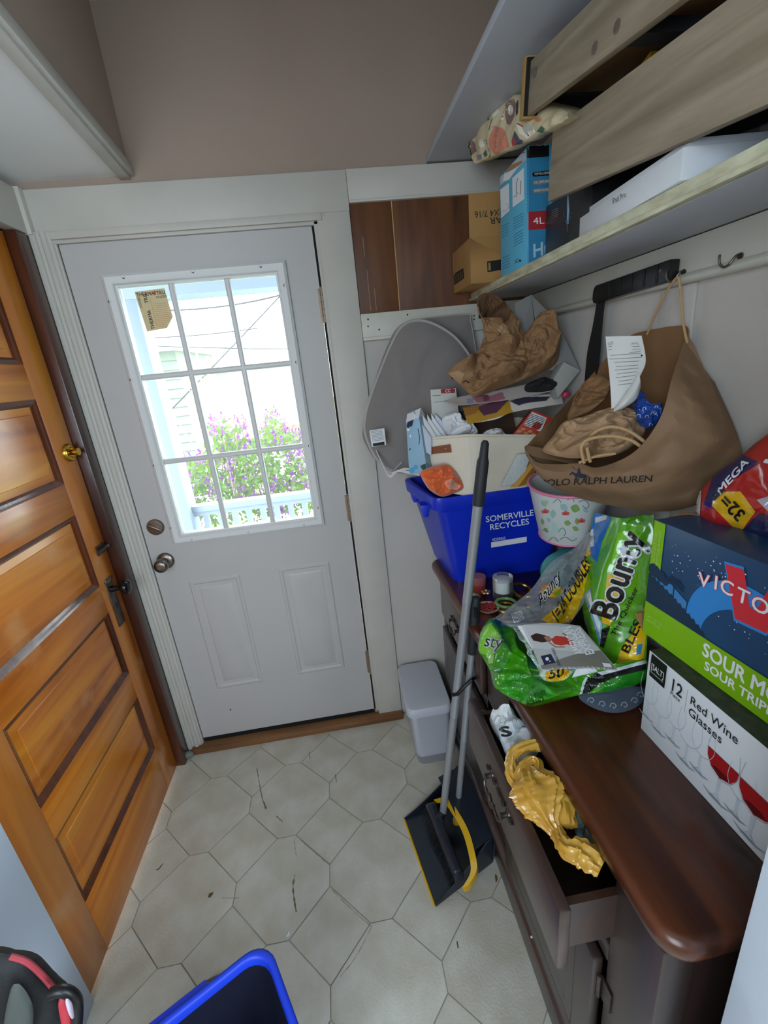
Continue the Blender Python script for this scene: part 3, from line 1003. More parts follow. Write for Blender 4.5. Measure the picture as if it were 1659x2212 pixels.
m = MB(); m.hexa([(p0.x - .3, yh - .3, onY(500, 800, yh).z), (p1.x + .3, yh - .3, onY(500, 800, yh).z), (p1.x + .3, yh + 4.3, onY(500, 800, yh).z), (p0.x - .3, yh + 4.3, onY(500, 800, yh).z), (p0.x - .3, yh + 1.9, onY(500, 790, yh).z + .6), (p1.x + .3, yh + 1.9, onY(500, 790, yh).z + .6), (p1.x + .3, yh + 2.1, onY(500, 790, yh).z + .6), (p0.x - .3, yh + 2.1, onY(500, 790, yh).z + .6)]); m.build('roof', M_roof, hl)
yd = 5.6
q0, q1 = onY(601, 929, yd), onY(672, 960, yd)
dk = thing('lattice_deck', 'small raised deck with lattice rail beyond the right panes', 'deck', ((q0.x + q1.x) / 2, yd + 0.5, -0.9))
m = MB(); m.box((q0.x, yd, q0.z), (q1.x, yd + 0.06, q0.z + 0.05)); m.build('top_rail', mat('brown rail', '#8a6a4a', 0.7), dk)
m = MB()
n = 9
for i in range(n + 1):
    x = q0.x + (q1.x - q0.x) * i / n
    m.box((x - 0.012, yd + 0.02, q1.z), (x + 0.012, yd + 0.04, q0.z))
for i in range(5):
    z = q1.z + (q0.z - q1.z) * i / 5
    m.box((q0.x, yd + 0.015, z - 0.006), (q1.x, yd + 0.02, z + 0.006))
m.build('lattice', M_wire, dk)
m = MB(); m.box((q0.x, yd, q1.z - 0.12), (q1.x, yd + 1.0, q1.z)); m.build('deck_floor', M_house, dk)
for x in (q0.x + 0.05, q1.x - 0.15):
    m = MB(); m.box((x, yd + 0.05, -0.9), (x + 0.1, yd + 0.15, q1.z - 0.1)); m.build('post', M_house, dk)
# overhead wires
for k, (pa, pb, y0, sag) in enumerate((((300, 740), (655, 748), 5.3, 0.05), ((440, 810), (620, 620), 5.1, 0.02), ((370, 650), (600, 618), 5.0, 0.15), ((350, 725), (480, 715), 5.4, 0.03))):
    A, B = onY(*pa, y0), onY(*pb, y0)
    d = B - A
    m = MB(); m.tube([A + d * (-0.6 + 2.2 * i / 16) + V((0, 0, -sag * math.sin(PI * i / 16))) for i in range(17)], 0.010 if k != 2 else 0.014, 5)
    tag(m.build('overhead_wire', M_wire), ['level grey wire strung across the panes above the shingled roof', 'slanting grey wire rising to the right', 'thick drooping cable under the porch beam', 'short faint wire beside the paper label'][k], 'wire', 'overhead wires outside')
tr = thing('young_tree', 'thin young tree between the left and middle panes', 'tree', (onY(435, 900, 5.0).x, 5.0, -0.9))
m = MB()
q = [onY(441, 1010, 5.0), onY(440, 900, 5.0), onY(432, 800, 5.0), onY(424, 760, 5.0)]
m.tube([V((q[0].x, 5, -0.9))] + smoothpath(q, 3), 0.014, 5)
m.tube([q[2], onY(450, 770, 5.0)], 0.008, 4)
m.build('trunk', M_bark, tr)
m = MB()
for k in range(140):
    t = random.random()
    c = q[0].lerp(q[3], t) + V((random.gauss(0, 0.10 * (0.4 + t)), random.gauss(0, .05), random.gauss(0, .07)))
    u = V((random.gauss(0, 1), random.gauss(0, 1), random.gauss(0, 1))).normalized()
    s = u.orthogonal().normalized()
    m.poly([c - u * .03, c + s * .014, c + u * .03, c - s * .014])
m.build('foliage', mat('spring leaves', '#b9c06a', 0.6), tr, kind='stuff', clean=False)
# ------------------------------------------------------------------ helpers for soft things and print on them
def px_of(p):
    v = ROT @ (V(p) - CAM)
    return (FPX * v.x / v.z + PW / 2, FPX * v.y / v.z + PH / 2)

def inside(p, poly):
    x, y = p
    c = False
    for i in range(len(poly)):
        (x0, y0), (x1, y1) = poly[i - 1], poly[i]
        if (y0 > y) != (y1 > y) and x < (x1 - x0) * (y - y0) / (y1 - y0) + x0:
            c = not c
    return c

def seen(bvh, x, y):
    """point of a surface on the sight line through a photograph point"""
    d = ray(x, y).normalized()
    h = bvh.ray_cast(CAM, d, 20)
    return h

def cast_print(name, polys, o, mats, lift=0.0007, sub=5.0, mesh=None, on=None):
    """flat print laid on the surface of o; outlines are read off the photograph and met with the surface"""
    bvh = on or bvh_of(o)
    bm = bmesh.new()
    if mesh is not None:
        bm.from_mesh(mesh)
        bmesh.ops.triangulate(bm, faces=bm.faces[:])
        subdiv_mesh(bm, sub)
    else:                                   # later outlines lie a hair above earlier ones
        for i, (pts, k) in enumerate(polys):
            b1 = bmesh.new()
            b1.faces.new([b1.verts.new((p[0], p[1], 0)) for p in pts])
            bmesh.ops.triangulate(b1, faces=b1.faces[:])
            subdiv_mesh(b1, sub)
            vm_ = {v: bm.verts.new((v.co.x, v.co.y, 0.00007 * i)) for v in b1.verts}
            for f in b1.faces:
                bm.faces.new([vm_[v] for v in f.verts]).material_index = k
            b1.free()
    kill = []
    for v in bm.verts:
        h = seen(bvh, v.co.x, v.co.y)
        if h[0] is None:
            kill.append(v)
            continue
        d = ray(v.co.x, v.co.y).normalized()
        n = h[1] if h[1].dot(d) < 0 else -h[1]
        v.co = h[0] + (n * 0.5 - d * 0.5) * (lift + v.co.z)
    if kill: bmesh.ops.delete(bm, geom=kill, context='VERTS')
    if not bm.faces:
        bm.free()
        return None
    bm.transform(WM[o].inverted())
    me = bpy.data.meshes.new(name)
    bm.to_mesh(me)
    bm.free()
    for x in (mats if isinstance(mats, (list, tuple)) else [mats]): me.materials.append(x)
    q = bpy.data.objects.new(name, me)
    COL.objects.link(q)
    par = o if (o.parent is None or o.parent.parent is None) else o.parent
    q.parent = par
    WM[q] = WM[par]
    return q

def cast_text(s, A, B, Cc, o, m, lift=0.0008, sub=4.0, on=None, **k):
    """lettering whose baseline runs A to B and whose capitals reach C above A"""
    me = text_mesh(s, 1.0, **k)
    xs = [v.co.x for v in me.vertices]
    if not xs: return None
    x0, x1 = min(xs), max(xs)
    for v in me.vertices:
        a = (v.co.x - x0) / (x1 - x0)
        b = v.co.y / 0.70
        v.co = (A[0] + (B[0] - A[0]) * a + (Cc[0] - A[0]) * b, A[1] + (B[1] - A[1]) * a + (Cc[1] - A[1]) * b, v.co.z * 0.5)
    return cast_print('lettering', None, o, m, lift, sub, me, on)

def pillow(mb, outline, d, front, back, rings=14, n=72, cr=0.0, cs=14.0, seed=0.0, power=0.5, mi=0, centre=None, fold=0.0, nf=7):
    """closed soft body: an outline in space, swollen along d and against it, creased"""
    d = V(d).normalized()
    O = resample(smoothpath(outline, 5, True), n, True)
    c = V(centre) if centre is not None else sum(O, V()) / n
    def pt(s, j, side):
        p = c.lerp(O[j], s)
        h = (1 - s ** 2) ** power
        q = p + d * h * (front if side > 0 else -back)
        if cr and s < 0.999:
            k = crease(q, cs, cr, seed) * min(1, (1 - s) * 5)
            q = q + d * k * (1 if side > 0 else -0.5)
        if fold and side > 0:
            a_ = 2 * PI * j / n
            q = q + d * fold * math.sin(PI * s) * (abs(math.sin(a_ * nf / 2 + 1.5 * noise.noise(V((math.cos(a_) * 2, math.sin(a_) * 2, s * 1.5 + seed))))) - 0.5)
        return q
    L = [[pt(s, j, 1) for j in range(n)] for s in [((i + 0.5) / (rings + 0.5)) for i in range(rings + 1)]]
    Bk = [[pt(s, j, -1) for j in range(n)] for s in [((i + 0.5) / (rings + 0.5)) for i in range(rings, -1, -1)]]
    loops = L + Bk[1:]
    mb.loft(loops, True, True, True, mi)
    return mb

def coons(mb, top, bottom, nu, nv, bulge=0.0, d=(0, -1, 0), cr=0.0, cs=12.0, seed=0.0, mi=0, fn=None):
    """sheet between two curves, swollen along d and creased"""
    A = resample(smoothpath(top, 6), nu + 1)
    Bq = resample(smoothpath(bottom, 6), nu + 1)
    d = V(d).normalized()
    def f(u, v):
        i = min(nu, round(u * nu))
        p = A[i].lerp(Bq[i], v)
        w = math.sin(PI * min(1, max(0, v))) 
        q = p + d * bulge * w * (math.sin(PI * u) ** 0.5 if 0 < u < 1 else 0)
        if cr: q = q + d * crease(q, cs, cr, seed) * min(1, 6 * v + 0.15) * min(1, 6 * (1 - v) + 0.15)
        if fn: q = q + fn(u, v)
        return q
    mb.grid(f, nu, nv, mi)
    return mb

def paint(o, base, regions, back=None):
    """per-face printed colour of a film or paper: regions = (outline in the photograph, colour); faces turned away keep the base"""
    me = o.data
    M = WM[o]
    a = me.color_attributes.new('print', 'FLOAT_COLOR', 'POINT')
    base = hexc(base)
    R = [(pl, hexc(c), min(p[0] for p in pl), max(p[0] for p in pl), min(p[1] for p in pl), max(p[1] for p in pl)) for pl, c in regions]
    for i, v in enumerate(me.vertices):
        p = M @ v.co
        x, y = px_of(p)
        c = base
        for pl, cc, x0, x1, y0, y1 in R:
            if x0 <= x <= x1 and y0 <= y <= y1 and inside((x, y), pl):
                c = cc
        a.data[i].color = c

def film_print(o, regions, lift=0.0010, sub=3.5):
    """printed areas of a film: crisp glossy patches lying on its folds"""
    for i, (pl, c) in enumerate(regions):
        cast_print('printed_area', [(pl, 0)], o, [mat('film print ' + c, c, 0.16, spec=0.7, coat=0.6)], lift=lift + 0.00012 * i, sub=sub)

def solid_box(name, M, size, mats, parent=None, bevel=0.002, fn=None, **k):
    """box with its corner at M's origin"""
    mb = MB(M)
    mb.box((0, 0, 0), size)
    return mb.build(name, mats, parent, bevel=bevel, **k)

M_kraft = mat('kraft paper', '#96714d', 0.8, color2='#8a6745', vscale=18, bump=0.12, bscale=200)
M_kraft2 = mat('pale kraft paper', '#b39270', 0.8, color2='#a5835f', vscale=16, bump=0.1, bscale=200)
M_kraftdark = mat('inner kraft paper', '#8a6541', 0.85, vary=0.12, vscale=12)
M_card = mat('corrugated cardboard', '#a67c46', 0.85, vary=0.1, vscale=12, bump=0.08, bscale=160, stretch=(1, 1, 0.2))
M_paper = mat('white paper', '#dfe0e2', 0.7, vary=0.04, vscale=20)
M_grey = mat('grey and shaded white board', '#7b7a76', 0.75, vary=0.05)
M_inkg = mat('grey ink', '#77787a', 0.8)
M_inkw = mat('white ink', '#e6e8ea', 0.6)
M_navy = mat('navy ink', '#1c2440', 0.6)
M_film = mat('printed glossy film', '#ffffff', 0.16, attr=True, spec=0.7, coat=0.6)
M_printed = mat('printed paper', '#ffffff', 0.45, attr=True)
# ------------------------------------------------------------------ things on the lower shelf
ZS = 1.828
# open cardboard box, flap raised
cb = thing('cardboard_box', 'brown cardboard box with one raised flap at the far end of the lower shelf', 'box', (1.40, -0.11, ZS))
m = MB()
x0, x1, y0, y1, z1 = 1.278, 1.52, -0.215, -0.022, 1.955
t = 0.004
m.box((x0, y0, ZS), (x0 + t, y1, z1)).box((x1 - t, y0, ZS), (x1, y1, z1)).box((x0, y0, ZS), (x1, y0 + t, z1)).box((x0, y1 - t, ZS), (x1, y1, z1)).box((x0, y0, ZS), (x1, y1, ZS + t))
cbo = m.build('carton', M_card, cb, bevel=0.001)
m = MB(); m.hexa([(x0, y0 - 0.0006, z1), (x1, y0 - 0.0006, z1), (x1, y0 + t, z1), (x0, y0 + t, z1), (x0 + 0.0, y0 - 0.004, 2.070), (x1, y0 - 0.004, 2.070), (x1, y0, 2.070), (x0, y0, 2.070)])
fl = m.build('flap', M_card, cb, bevel=0.001)
cast_text('2X4 7/16', (1085, 451), (1025, 457), (1086, 465), fl, M_ink, bold=0.0)
cast_text('BAR', (1095, 466), (1057, 470), (1096, 481), fl, M_ink)
cast_print('printed_mark', [([(1052, 565), (1084, 560), (1084, 583), (1053, 588)], 0), ([(1055, 568), (1059, 567), (1060, 584), (1055, 584.5)], 1)], cbo, [M_ink, M_card])
cast_print('printed_mark', [([(976.5, 594), (1001, 579), (1003, 601), (979, 618)], 0)] + [([(979 + i * 3.6, 596 - i * 2.3), (981 + i * 3.6, 594.8 - i * 2.3), (982.5 + i * 3.6, 613 - i * 2.3), (980.6 + i * 3.6, 614.5 - i * 2.3)], 1) for i in range(6)], cbo, [M_ink, mat('brown print', '#5d452a', 0.8)])

# humidifier box
hb = thing('appliance_box', 'bright blue and black appliance box with a red band reading 4L', 'box', (1.43, -0.37, ZS))
m = MB(); m.box((1.353, -0.462, ZS), (1.53, -0.275, 2.088))
hbo = m.build('carton', mat('blue printed carton', '#58b4d6', 0.5, vary=0.04), hb, bevel=0.0015)
M_cyan = mat('sky blue print', '#5fb6dc', 0.5)
M_deep = mat('deep blue print', '#2f7ea6', 0.5)
M_bk = mat('black print', '#0f1012', 0.4)
M_lav = mat('photo print grey', '#b9bcc6', 0.5)
M_tan = mat('photo print tan', '#9c7a5a', 0.6)
M_redp = mat('red print', '#a3242c', 0.5)
M_wht = mat('white print', '#dfe6ea', 0.5)
M_grn = mat('leaf print', '#5b7a52', 0.6)
A, Bq, Cc, D = (1078, 345), (1137, 304), (1138.5, 573), (1082, 600)
cast_print('printed_picture', [
    ([(1076, 335), (1137, 295), (1137, 345), (1077, 405)], 0),
    ([(1092, 362), (1129, 346), (1128, 352), (1094, 376)], 1),
    ([(1089, 376), (1120, 360), (1100, 388), (1087, 393)], 2),
    ([(1077, 352), (1088, 350), (1089, 378), (1077, 386)], 3),
    ([(1108, 315), (1122, 306), (1116, 330), (1106, 328)], 4), ([(1124, 308), (1134, 300), (1134, 330), (1126, 332)], 4),
    ([(1078, 412), (1100, 395), (1101, 455), (1081, 473)], 2), ([(1107, 385), (1132, 362), (1133, 430), (1108, 448)], 2),
    (stroke([(1092, 442), (1098, 440), (1100, 446), (1094, 455), (1085, 456)], 1.6), 0), (stroke([(1116, 425), (1116, 395), (1119, 385)], 1.5), 3), (stroke([(1124, 420), (1126, 390)], 1.6), 3),
    (stroke([(1110, 427), (1120, 416)], 3), 0)],
    hbo, [M_lav, M_tan, M_wht, M_inkg, M_grn])
for i in range(5):
    y = 482 + i * 6
    cast_print('printed_lines', [(stroke([(1083, y + 8), (1099, y)], 1.4), 0), (stroke([(1109, y - 10), (1131, y - 22)], 1.4), 0), (stroke([(1110, y + 26), (1130, y + 14)], 1.4), 0), (stroke([(1085, y + 76), (1101, y + 69)], 1.4), 0)], hbo, [M_deep])
cast_text('FC', (1113, 571), (1120, 566), (1113, 562), hbo, M_ink)
cast_print('printed_mark', [(disc(1123.5, 563, 2.6, 12), 0)], hbo, [M_ink])
cast_print('printed_panel', [
    ([(1137.6, 296), (1186, 280), (1186, 338), (1138.2, 342)], 0),
    ([(1138.2, 342), (1186, 338), (1186, 456), (1139, 460)], 1),
    ([(1139, 457.5), (1186, 454), (1186, 494), (1139, 497.5)], 2),
    ([(1139, 497.5), (1186, 494), (1186, 552), (1139, 574)], 1),
    ([(1150, 375), (1152, 372), (1186, 368), (1186, 379), (1153, 382), (1150, 379)], 0),
    ([(1150, 393), (1152, 390), (1186, 386), (1186, 397), (1153, 400), (1150, 397)], 3),
    ([(1150, 411), (1152, 408), (1186, 404), (1186, 415), (1153, 418), (1150, 415)], 3)],
    hbo, [M_bk, M_deep, M_redp, M_inkg], lift=0.0006)
for s, a, b, c, mm in (('HURON', (1151, 316), (1186, 312), (1150, 307), M_inkw), ('TOP FILL DESIGN', (1154, 379), (1190, 375), (1154, 374), M_inkw), ('OIL DIFFUSER', (1154, 397), (1188, 393.5), (1154, 392), M_wht), ('SMART HUMIDITY', (1154, 415), (1192, 411), (1154, 410), M_wht), ('4L', (1152, 485), (1176, 483), (1151, 470), M_inkw), ('Hu', (1152, 556), (1190, 546), (1151.5, 528), mat('pale blue ink', '#a8c4d4', 0.5))):
    cast_text(s, a, b, c, hbo, mm, lift=0.0014, bold=0.03 if s == 'Hu' else 0)

# black product box
bb = thing('black_box', 'black box with a blue light streak printed on it, beside the blue appliance box', 'box', (1.46, -0.58, ZS))
m = MB(); m.box((1.395, -0.684, ZS), (1.535, -0.475, 1.952))
bbo = m.build('carton', mat('black printed carton', '#26282a', 0.4), bb, bevel=0.0015)
cast_print('printed_picture', [(stroke([(1227, 420), (1228, 452), (1226.5, 484)], [3, 6, 4]), 0), (stroke([(1227, 425), (1227.5, 452), (1226.5, 475)], [2, 3, 2]), 1), (stroke([(1226, 484), (1225.5, 500)], 1.2), 2)] + [(disc(1227 + 9 * math.sin(k * 2.3), 470 + 12 * math.cos(k * 1.7), 0.9, 6), 0) for k in range(14)],
           bbo, [mat('blue glow print', '#5f8fb0', 0.5), mat('pale blue print', '#9cc4e4', 0.5), M_inkg])
cast_print('printed_lines', [(stroke([(1192, 455 + i * 4), (1206, 450 + i * 4)], 1), 0) for i in range(5)], bbo, [M_inkg])
gb = thing('grey_frame', 'grey framed panel standing behind the white tablet box', 'frame', (1.50, -0.80, ZS))
m = MB(); m.box((1.545, -0.90, ZS), (1.56, -0.70, 1.93)); m.build('board', mat('grey metal', '#7d7f80', 0.5), gb, bevel=0.001)
m = MB(); m.box((1.543, -0.89, ZS + 0.01), (1.545, -0.74, 1.91)); m.build('dark_face', M_black, gb)

# white tablet box, yawed over the shelf edge, and the slim white box on it
a, b = V((1.366, -0.690, ZS)), V((1.338, -1.012, ZS))
MT = frame(a, b - a, (1, 0.08, 0))
tb = thing('tablet_box', 'white tablet box lying across the shelf edge with grey lettering', 'box', (1.44, -0.86, ZS))
M_ipad = mat('white glossy card', '#d6d9dc', 0.4)
m = MB(MT); m.box((0, 0, 0), ((b - a).length, 0.17, -0.041))
if (MT @ V((0, 0, -1))).z < MT.translation.z: 
    m = MB(MT); m.box((0, 0, 0), ((b - a).length, 0.17, 0.041))
tbo = m.build('carton', M_ipad, tb, bevel=0.0015)
cast_text('iPad Pro', (1324, 441), (1353, 425), (1322, 429), tbo, mat('dark grey ink', '#5b5d61', 0.6))
up = V((0, 0, 0.0412))
a2, b2 = V((1.372, -0.715, ZS + 0.0412)), V((1.352, -1.005, ZS + 0.0412))
MT2 = frame(a2, b2 - a2, (1, 0.08, 0))
sgn = 1 if (MT2.to_3x3() @ V((0, 0, 1))).z > 0 else -1
m = MB(MT2); m.box((0, 0, 0), ((b2 - a2).length, 0.16, 0.012 * sgn))
tag(m.build('slim_white_box', M_ipad, bevel=0.001), 'slim white box lying on top of the tablet box', 'box')

# two veneered drawers put up here, the lower one leaning on the boxes below
M_ven = wood('grey oak veneer', '#847660', '#9c8e78', '#b0a28a', 'X', 1.5, 0.6, bump=0.08, fine=90)
M_venb = mat('drawer bottom board', '#8c6a42', 0.7, vary=0.1)
M_camlock = mat('nickel cam', '#a9a297', 0.3, 0.9)
def drawer_frame(x, ya_, za_, yb_, zb_):
    a_, b_ = V((x, ya_, za_)), V((x, yb_, zb_))
    u = (b_ - a_).normalized()
    wv = V((1, 0, 0))
    n = wv.cross(u) if wv.cross(u).z > 0 else u.cross(wv)
    return Matrix(((u.x, wv.x, n.x, a_.x), (u.y, wv.y, n.y, a_.y), (u.z, wv.z, n.z, a_.z), (0, 0, 0, 1))), (b_ - a_).length
M2, L2 = drawer_frame(1.335, -0.606, 1.926, -1.30, 1.838)
p2 = thing('veneered_drawer', 'grey oak veneered drawer leaning on the white tablet box', 'drawer', M=M2)
m = MB(M2); m.box((0, 0, 0), (L2, 0.016, 0.128)); m.build('front_panel', M_ven, p2, bevel=0.0015)
m = MB(M2)
m.box((0.03, 0.016, 0.035), (0.042, 0.185, 0.12)).box((L2 - 0.042, 0.016, 0.035), (L2 - 0.03, 0.185, 0.12)).box((0.03, 0.173, 0.035), (L2 - 0.03, 0.185, 0.12))
m.build('side_panel', M_black, p2, bevel=0.001)
m = MB(M2); m.box((0.03, 0.016, 0.032), (L2 - 0.03, 0.185, 0.036)); m.build('bottom_panel', mat('dark board', '#39393a', 0.7), p2)
M1, L1 = drawer_frame(1.300, -0.572, 2.100, -1.24, 1.9815)
p1 = thing('veneered_drawer', 'grey oak veneered drawer with round cam locks under the upper shelf', 'drawer', M=M1)
m = MB(M1); m.box((0, 0, 0), (L1, 0.015, 0.088)); m.build('side_panel', M_ven, p1, bevel=0.0015)
m = MB(M1); m.box((0, 0.195, 0), (L1, 0.210, 0.088)); m.build('side_panel', M_ven, p1, bevel=0.0015)
m = MB(M1); m.box((-0.022, -0.008, -0.004), (-0.002, 0.212, 0.098)); m.build('end_panel', mat('raw gold edge board', '#b08a4e', 0.6, vary=0.1), p1, bevel=0.001)
m = MB(M1); m.box((-0.004, -0.0075, 0.0), (0.003, 0.212, 0.094)); m.build('end_facing', M_black, p1)
m = MB(M1); m.box((0.02, 0.015, 0.030), (L1 * 0.62, 0.195, 0.035)); m.build('bottom_panel', M_venb, p1)
m = MB(M1); m.box((L1 * 0.43, 0.015, 0.012), (L1 * 0.50, 0.195, 0.030)); m.build('brace', mat('dark board', '#39393a', 0.7), p1)
m = MB(M1); m.box((L1 * 0.62, 0.015, 0.028), (L1, 0.195, 0.035)); m.build('dark_bottom', mat('dark board', '#39393a', 0.7), p1)
m = MB(M1); m.box((L1 - 0.016, 0.015, 0), (L1, 0.195, 0.088)); m.build('end_board', M_black, p1)
for u_, v_ in ((0.030, 0.062), (0.262, 0.022), (0.322, 0.026)):
    m = MB(M1); m.lathe([(0.0085, 0), (0.0085, 0.0015), (0.006, 0.0022), (0.0, 0.0012)], (u_, 0, v_), (0, -1, 0), 14)
    m.build('cam_lock', M_camlock, p1, smooth=40)
m = MB()
q0, q1, q2 = onX(1362, 156, 1.42), onX(1406, 110, 1.42), onX(1400, 132, 1.42)
m.prism([(q0.y, q0.z - 0.01), (q1.y, q1.z), (q2.y - 0.01, q2.z - 0.03), (q0.y, q0.z - 0.04)], 0.10, Matrix(((0, 0, 1, 1.42), (1, 0, 0, 0), (0, 1, 0, 0), (0, 0, 0, 1))))
tag(m.build('yellow_folder', mat('yellow card', '#d8a81e', 0.5), fix=True), 'yellow card corner poking up between the two veneered drawers', 'folder')

# patterned paper bag slung over the appliance box
bot = [onX(1025, 352, 1.315), onX(1075, 331, 1.315), onX(1140, 300, 1.315), onX(1235, 256, 1.318)]
mid = [onX(1012, 300, 1.320), onX(1062, 275, 1.320), onX(1130, 245, 1.322), onX(1232, 246, 1.325)]
top = [onX(1020, 268, 1.345), onX(1082, 226, 1.35), onX(1130, 205, 1.355), onX(1225, 236, 1.345)]
bak = [p + V((0.06, 0.0, -0.01)) for p in top]
und = [p + V((0.035, 0.0, 0.0)) for p in bot]
m = MB()
rows = [resample(smoothpath(r, 6), 60) for r in (und, bot, mid, top, bak)]
cols = [smoothpath([r[i] for r in rows], 10) for i in range(60)]
loops = [[c[k] + V((-1, 0, 0.3)) * crease(c[k], 14, 0.004) for k in range(len(cols[0]))] for c in cols]
m.loft(loops, True, True, True)
gw = m.build('gift_bag', M_printed, smooth=True)
tag(gw, 'cream gift bag printed with animals, slung over the blue appliance box', 'gift bag')
paint(gw, '#d9cba4', [])
M_coral, M_mauve, M_ink2 = mat('coral print', '#d98a70', 0.6), mat('mauve print', '#8d7168', 0.6), mat('slate print', '#4c5468', 0.6)
M_tree, M_redm, M_ivory = mat('fir print', '#3f6a56', 0.6), mat('scarlet print', '#c0443c', 0.6), mat('ivory print', '#efe8d6', 0.6)
cast_print('printed_animals', [
    ([(1056, 305), (1060, 290), (1066, 278), (1062, 274), (1070, 272), (1074, 280), (1085, 277), (1092, 285), (1097, 300), (1100, 318), (1085, 324), (1075, 333), (1066, 332), (1058, 322)], 0),
    ([(1092, 225), (1098, 218), (1110, 214), (1115, 225), (1112, 250), (1102, 270), (1095, 268), (1091, 250)], 1), (disc(1103, 238, 6, 12, 11), 5),
    ([(1011, 310), (1018, 300), (1025, 308), (1030, 326), (1020, 334), (1013, 325)], 1),
    ([(1105, 306), (1112, 282), (1122, 300), (1130, 303), (1128, 310), (1110, 314)], 2), ([(1105, 306), (1108, 295), (1118, 310), (1108, 316)], 4),
    ([(1114, 262), (1122, 288), (1140, 300), (1158, 286), (1150, 268), (1132, 275)], 5), (stroke([(1116, 266), (1128, 272), (1138, 288), (1143, 294)], 3), 4), ([(1128, 275), (1148, 268), (1152, 280), (1134, 288)], 6),
    ([(1038, 260), (1050, 248), (1058, 258), (1050, 262)], 2), ([(1038, 262), (1046, 252), (1044, 264)], 4),
    ([(1062, 250), (1075, 235), (1080, 242), (1068, 254)], 5), ([(1044, 332), (1049, 323), (1053, 334), (1048, 340)], 3), ([(1160, 284), (1170, 272), (1178, 278), (1172, 286)], 3),
    ([(1030, 335), (1040, 333), (1041, 344), (1032, 346)], 7), ([(1036, 304), (1044, 300), (1048, 316), (1040, 320), (1034, 314)], 5),
    ([(1022, 285), (1030, 282), (1031, 292), (1023, 294)], 0), (stroke([(1063, 256), (1058, 275), (1056, 282)], 1.2), 2), (stroke([(1044, 304), (1050, 302), (1053, 312)], 1.2), 2), (stroke([(1055, 320), (1060, 330), (1058, 338)], 1.2), 2),
    ([(1012, 316), (1017, 292), (1018, 291), (1014, 315), (1020, 336), (1018, 337)], 8), ([(1116, 222), (1120, 216), (1119, 245), (1115, 250)], 8), (disc(1085, 253, 5, 10, 8), 5), (disc(1087, 252, 2, 8), 4), (disc(1163, 258, 8, 10, 4), 0)],
    gw, [M_coral, M_mauve, M_ink2, M_tree, M_redm, M_ivory, mat('sage print', '#b9c0ae', 0.6), mat('lilac print', '#9a90a8', 0.6), M_bk], lift=0.0009, sub=3.0)

# wire hooks on the rail, and the black ribbed bar with a hanging strap
def hook(q, label):
    t = thing('coat_hook', label, 'hook', q)
    m = MB()
    P_ = [q + V(d) * 0.55 for d in ((0.004, 0, 0.004), (-0.010, 0.002, 0.004), (-0.018, 0.006, -0.004), (-0.026, 0.012, -0.020), (-0.040, 0.016, -0.026), (-0.052, 0.020, -0.016), (-0.055, 0.022, 0.002), (-0.053, 0.024, 0.012))]
    m.tube(smoothpath(P_, 4), 0.0022, 7)
    m.build('wire', M_iron, t, smooth=True)
    m = MB(); m.lathe([(0.006, 0), (0.006, 0.002), (0, 0.003)], q, (-1, 0, 0), 10)
    m.build('screw_flange', M_iron, t, smooth=40)
hook(onX(1600, 553, 1.5475), 'bare wire coat hook on the right end of the hook rail')
hook(onX(1478, 588, 1.5475), 'wire coat hook holding the big paper bag by its handle')
bt = thing('black_bar', 'black ribbed plastic bar with a black strap hanging from its left end', 'bar', (1.53, -0.63, 1.72))
m = MB()
A_, B_ = V((1.533, -0.492, 1.7355)), V((1.533, -0.770, 1.744))
u = (B_ - A_).normalized()
MBar = Matrix(((0, -1, 0, A_.x), (u.y, 0, 0, A_.y), (u.z, 0, 1, A_.z), (0, 0, 0, 1)))
m = MB(MBar)
Lb = (B_ - A_).length
m.prism([(0.012, -0.022), (Lb, -0.021), (Lb, 0.020), (0.012, 0.022), (0.003, 0.016), (0, 0.004), (0, -0.010), (0.004, -0.018)], 0.024, MBar.inverted() @ MBar @ Matrix(((1, 0, 0, 0), (0, 0, 1, -0.012), (0, 1, 0, 0), (0, 0, 0, 1))))
bar = m.build('bar', mat('black moulded plastic', '#161617', 0.35), bt, bevel=0.003, fix=True)
for k in range(5):
    m = MB(MBar); m.box((0.075 + k * 0.042, 0.011, -0.0185), (0.080 + k * 0.042, 0.0148, 0.0175)); m.build('rib', mat('black moulded plastic', '#161617', 0.35), bt, bevel=0.001)
m = MB(MBar); m.lathe([(0.004, 0), (0.004, 0.001), (0, 0.001)], (Lb - 0.025, 0.012, 0.004), (0, 1, 0), 10); m.build('rivet', M_pewter, bt)
m = MB()
L_, R_ = [onX(1291, 640, 1.530), onX(1281, 700, 1.532), onX(1268, 765, 1.536), onX(1262, 830, 1.54)], [onX(1304, 652, 1.530), onX(1299, 700, 1.532), onX(1293, 770, 1.536), onX(1286, 835, 1.54)]
m.loft([[a, b, b + V((0.004, 0, 0)), a + V((0.004, 0, 0))] for a, b in zip(resample(smoothpath(L_, 5), 14), resample(smoothpath(R_, 5), 14))], True, True, True)
m.build('strap', mat('black webbing', '#111113', 0.8, bump=0.3, bscale=300), bt)
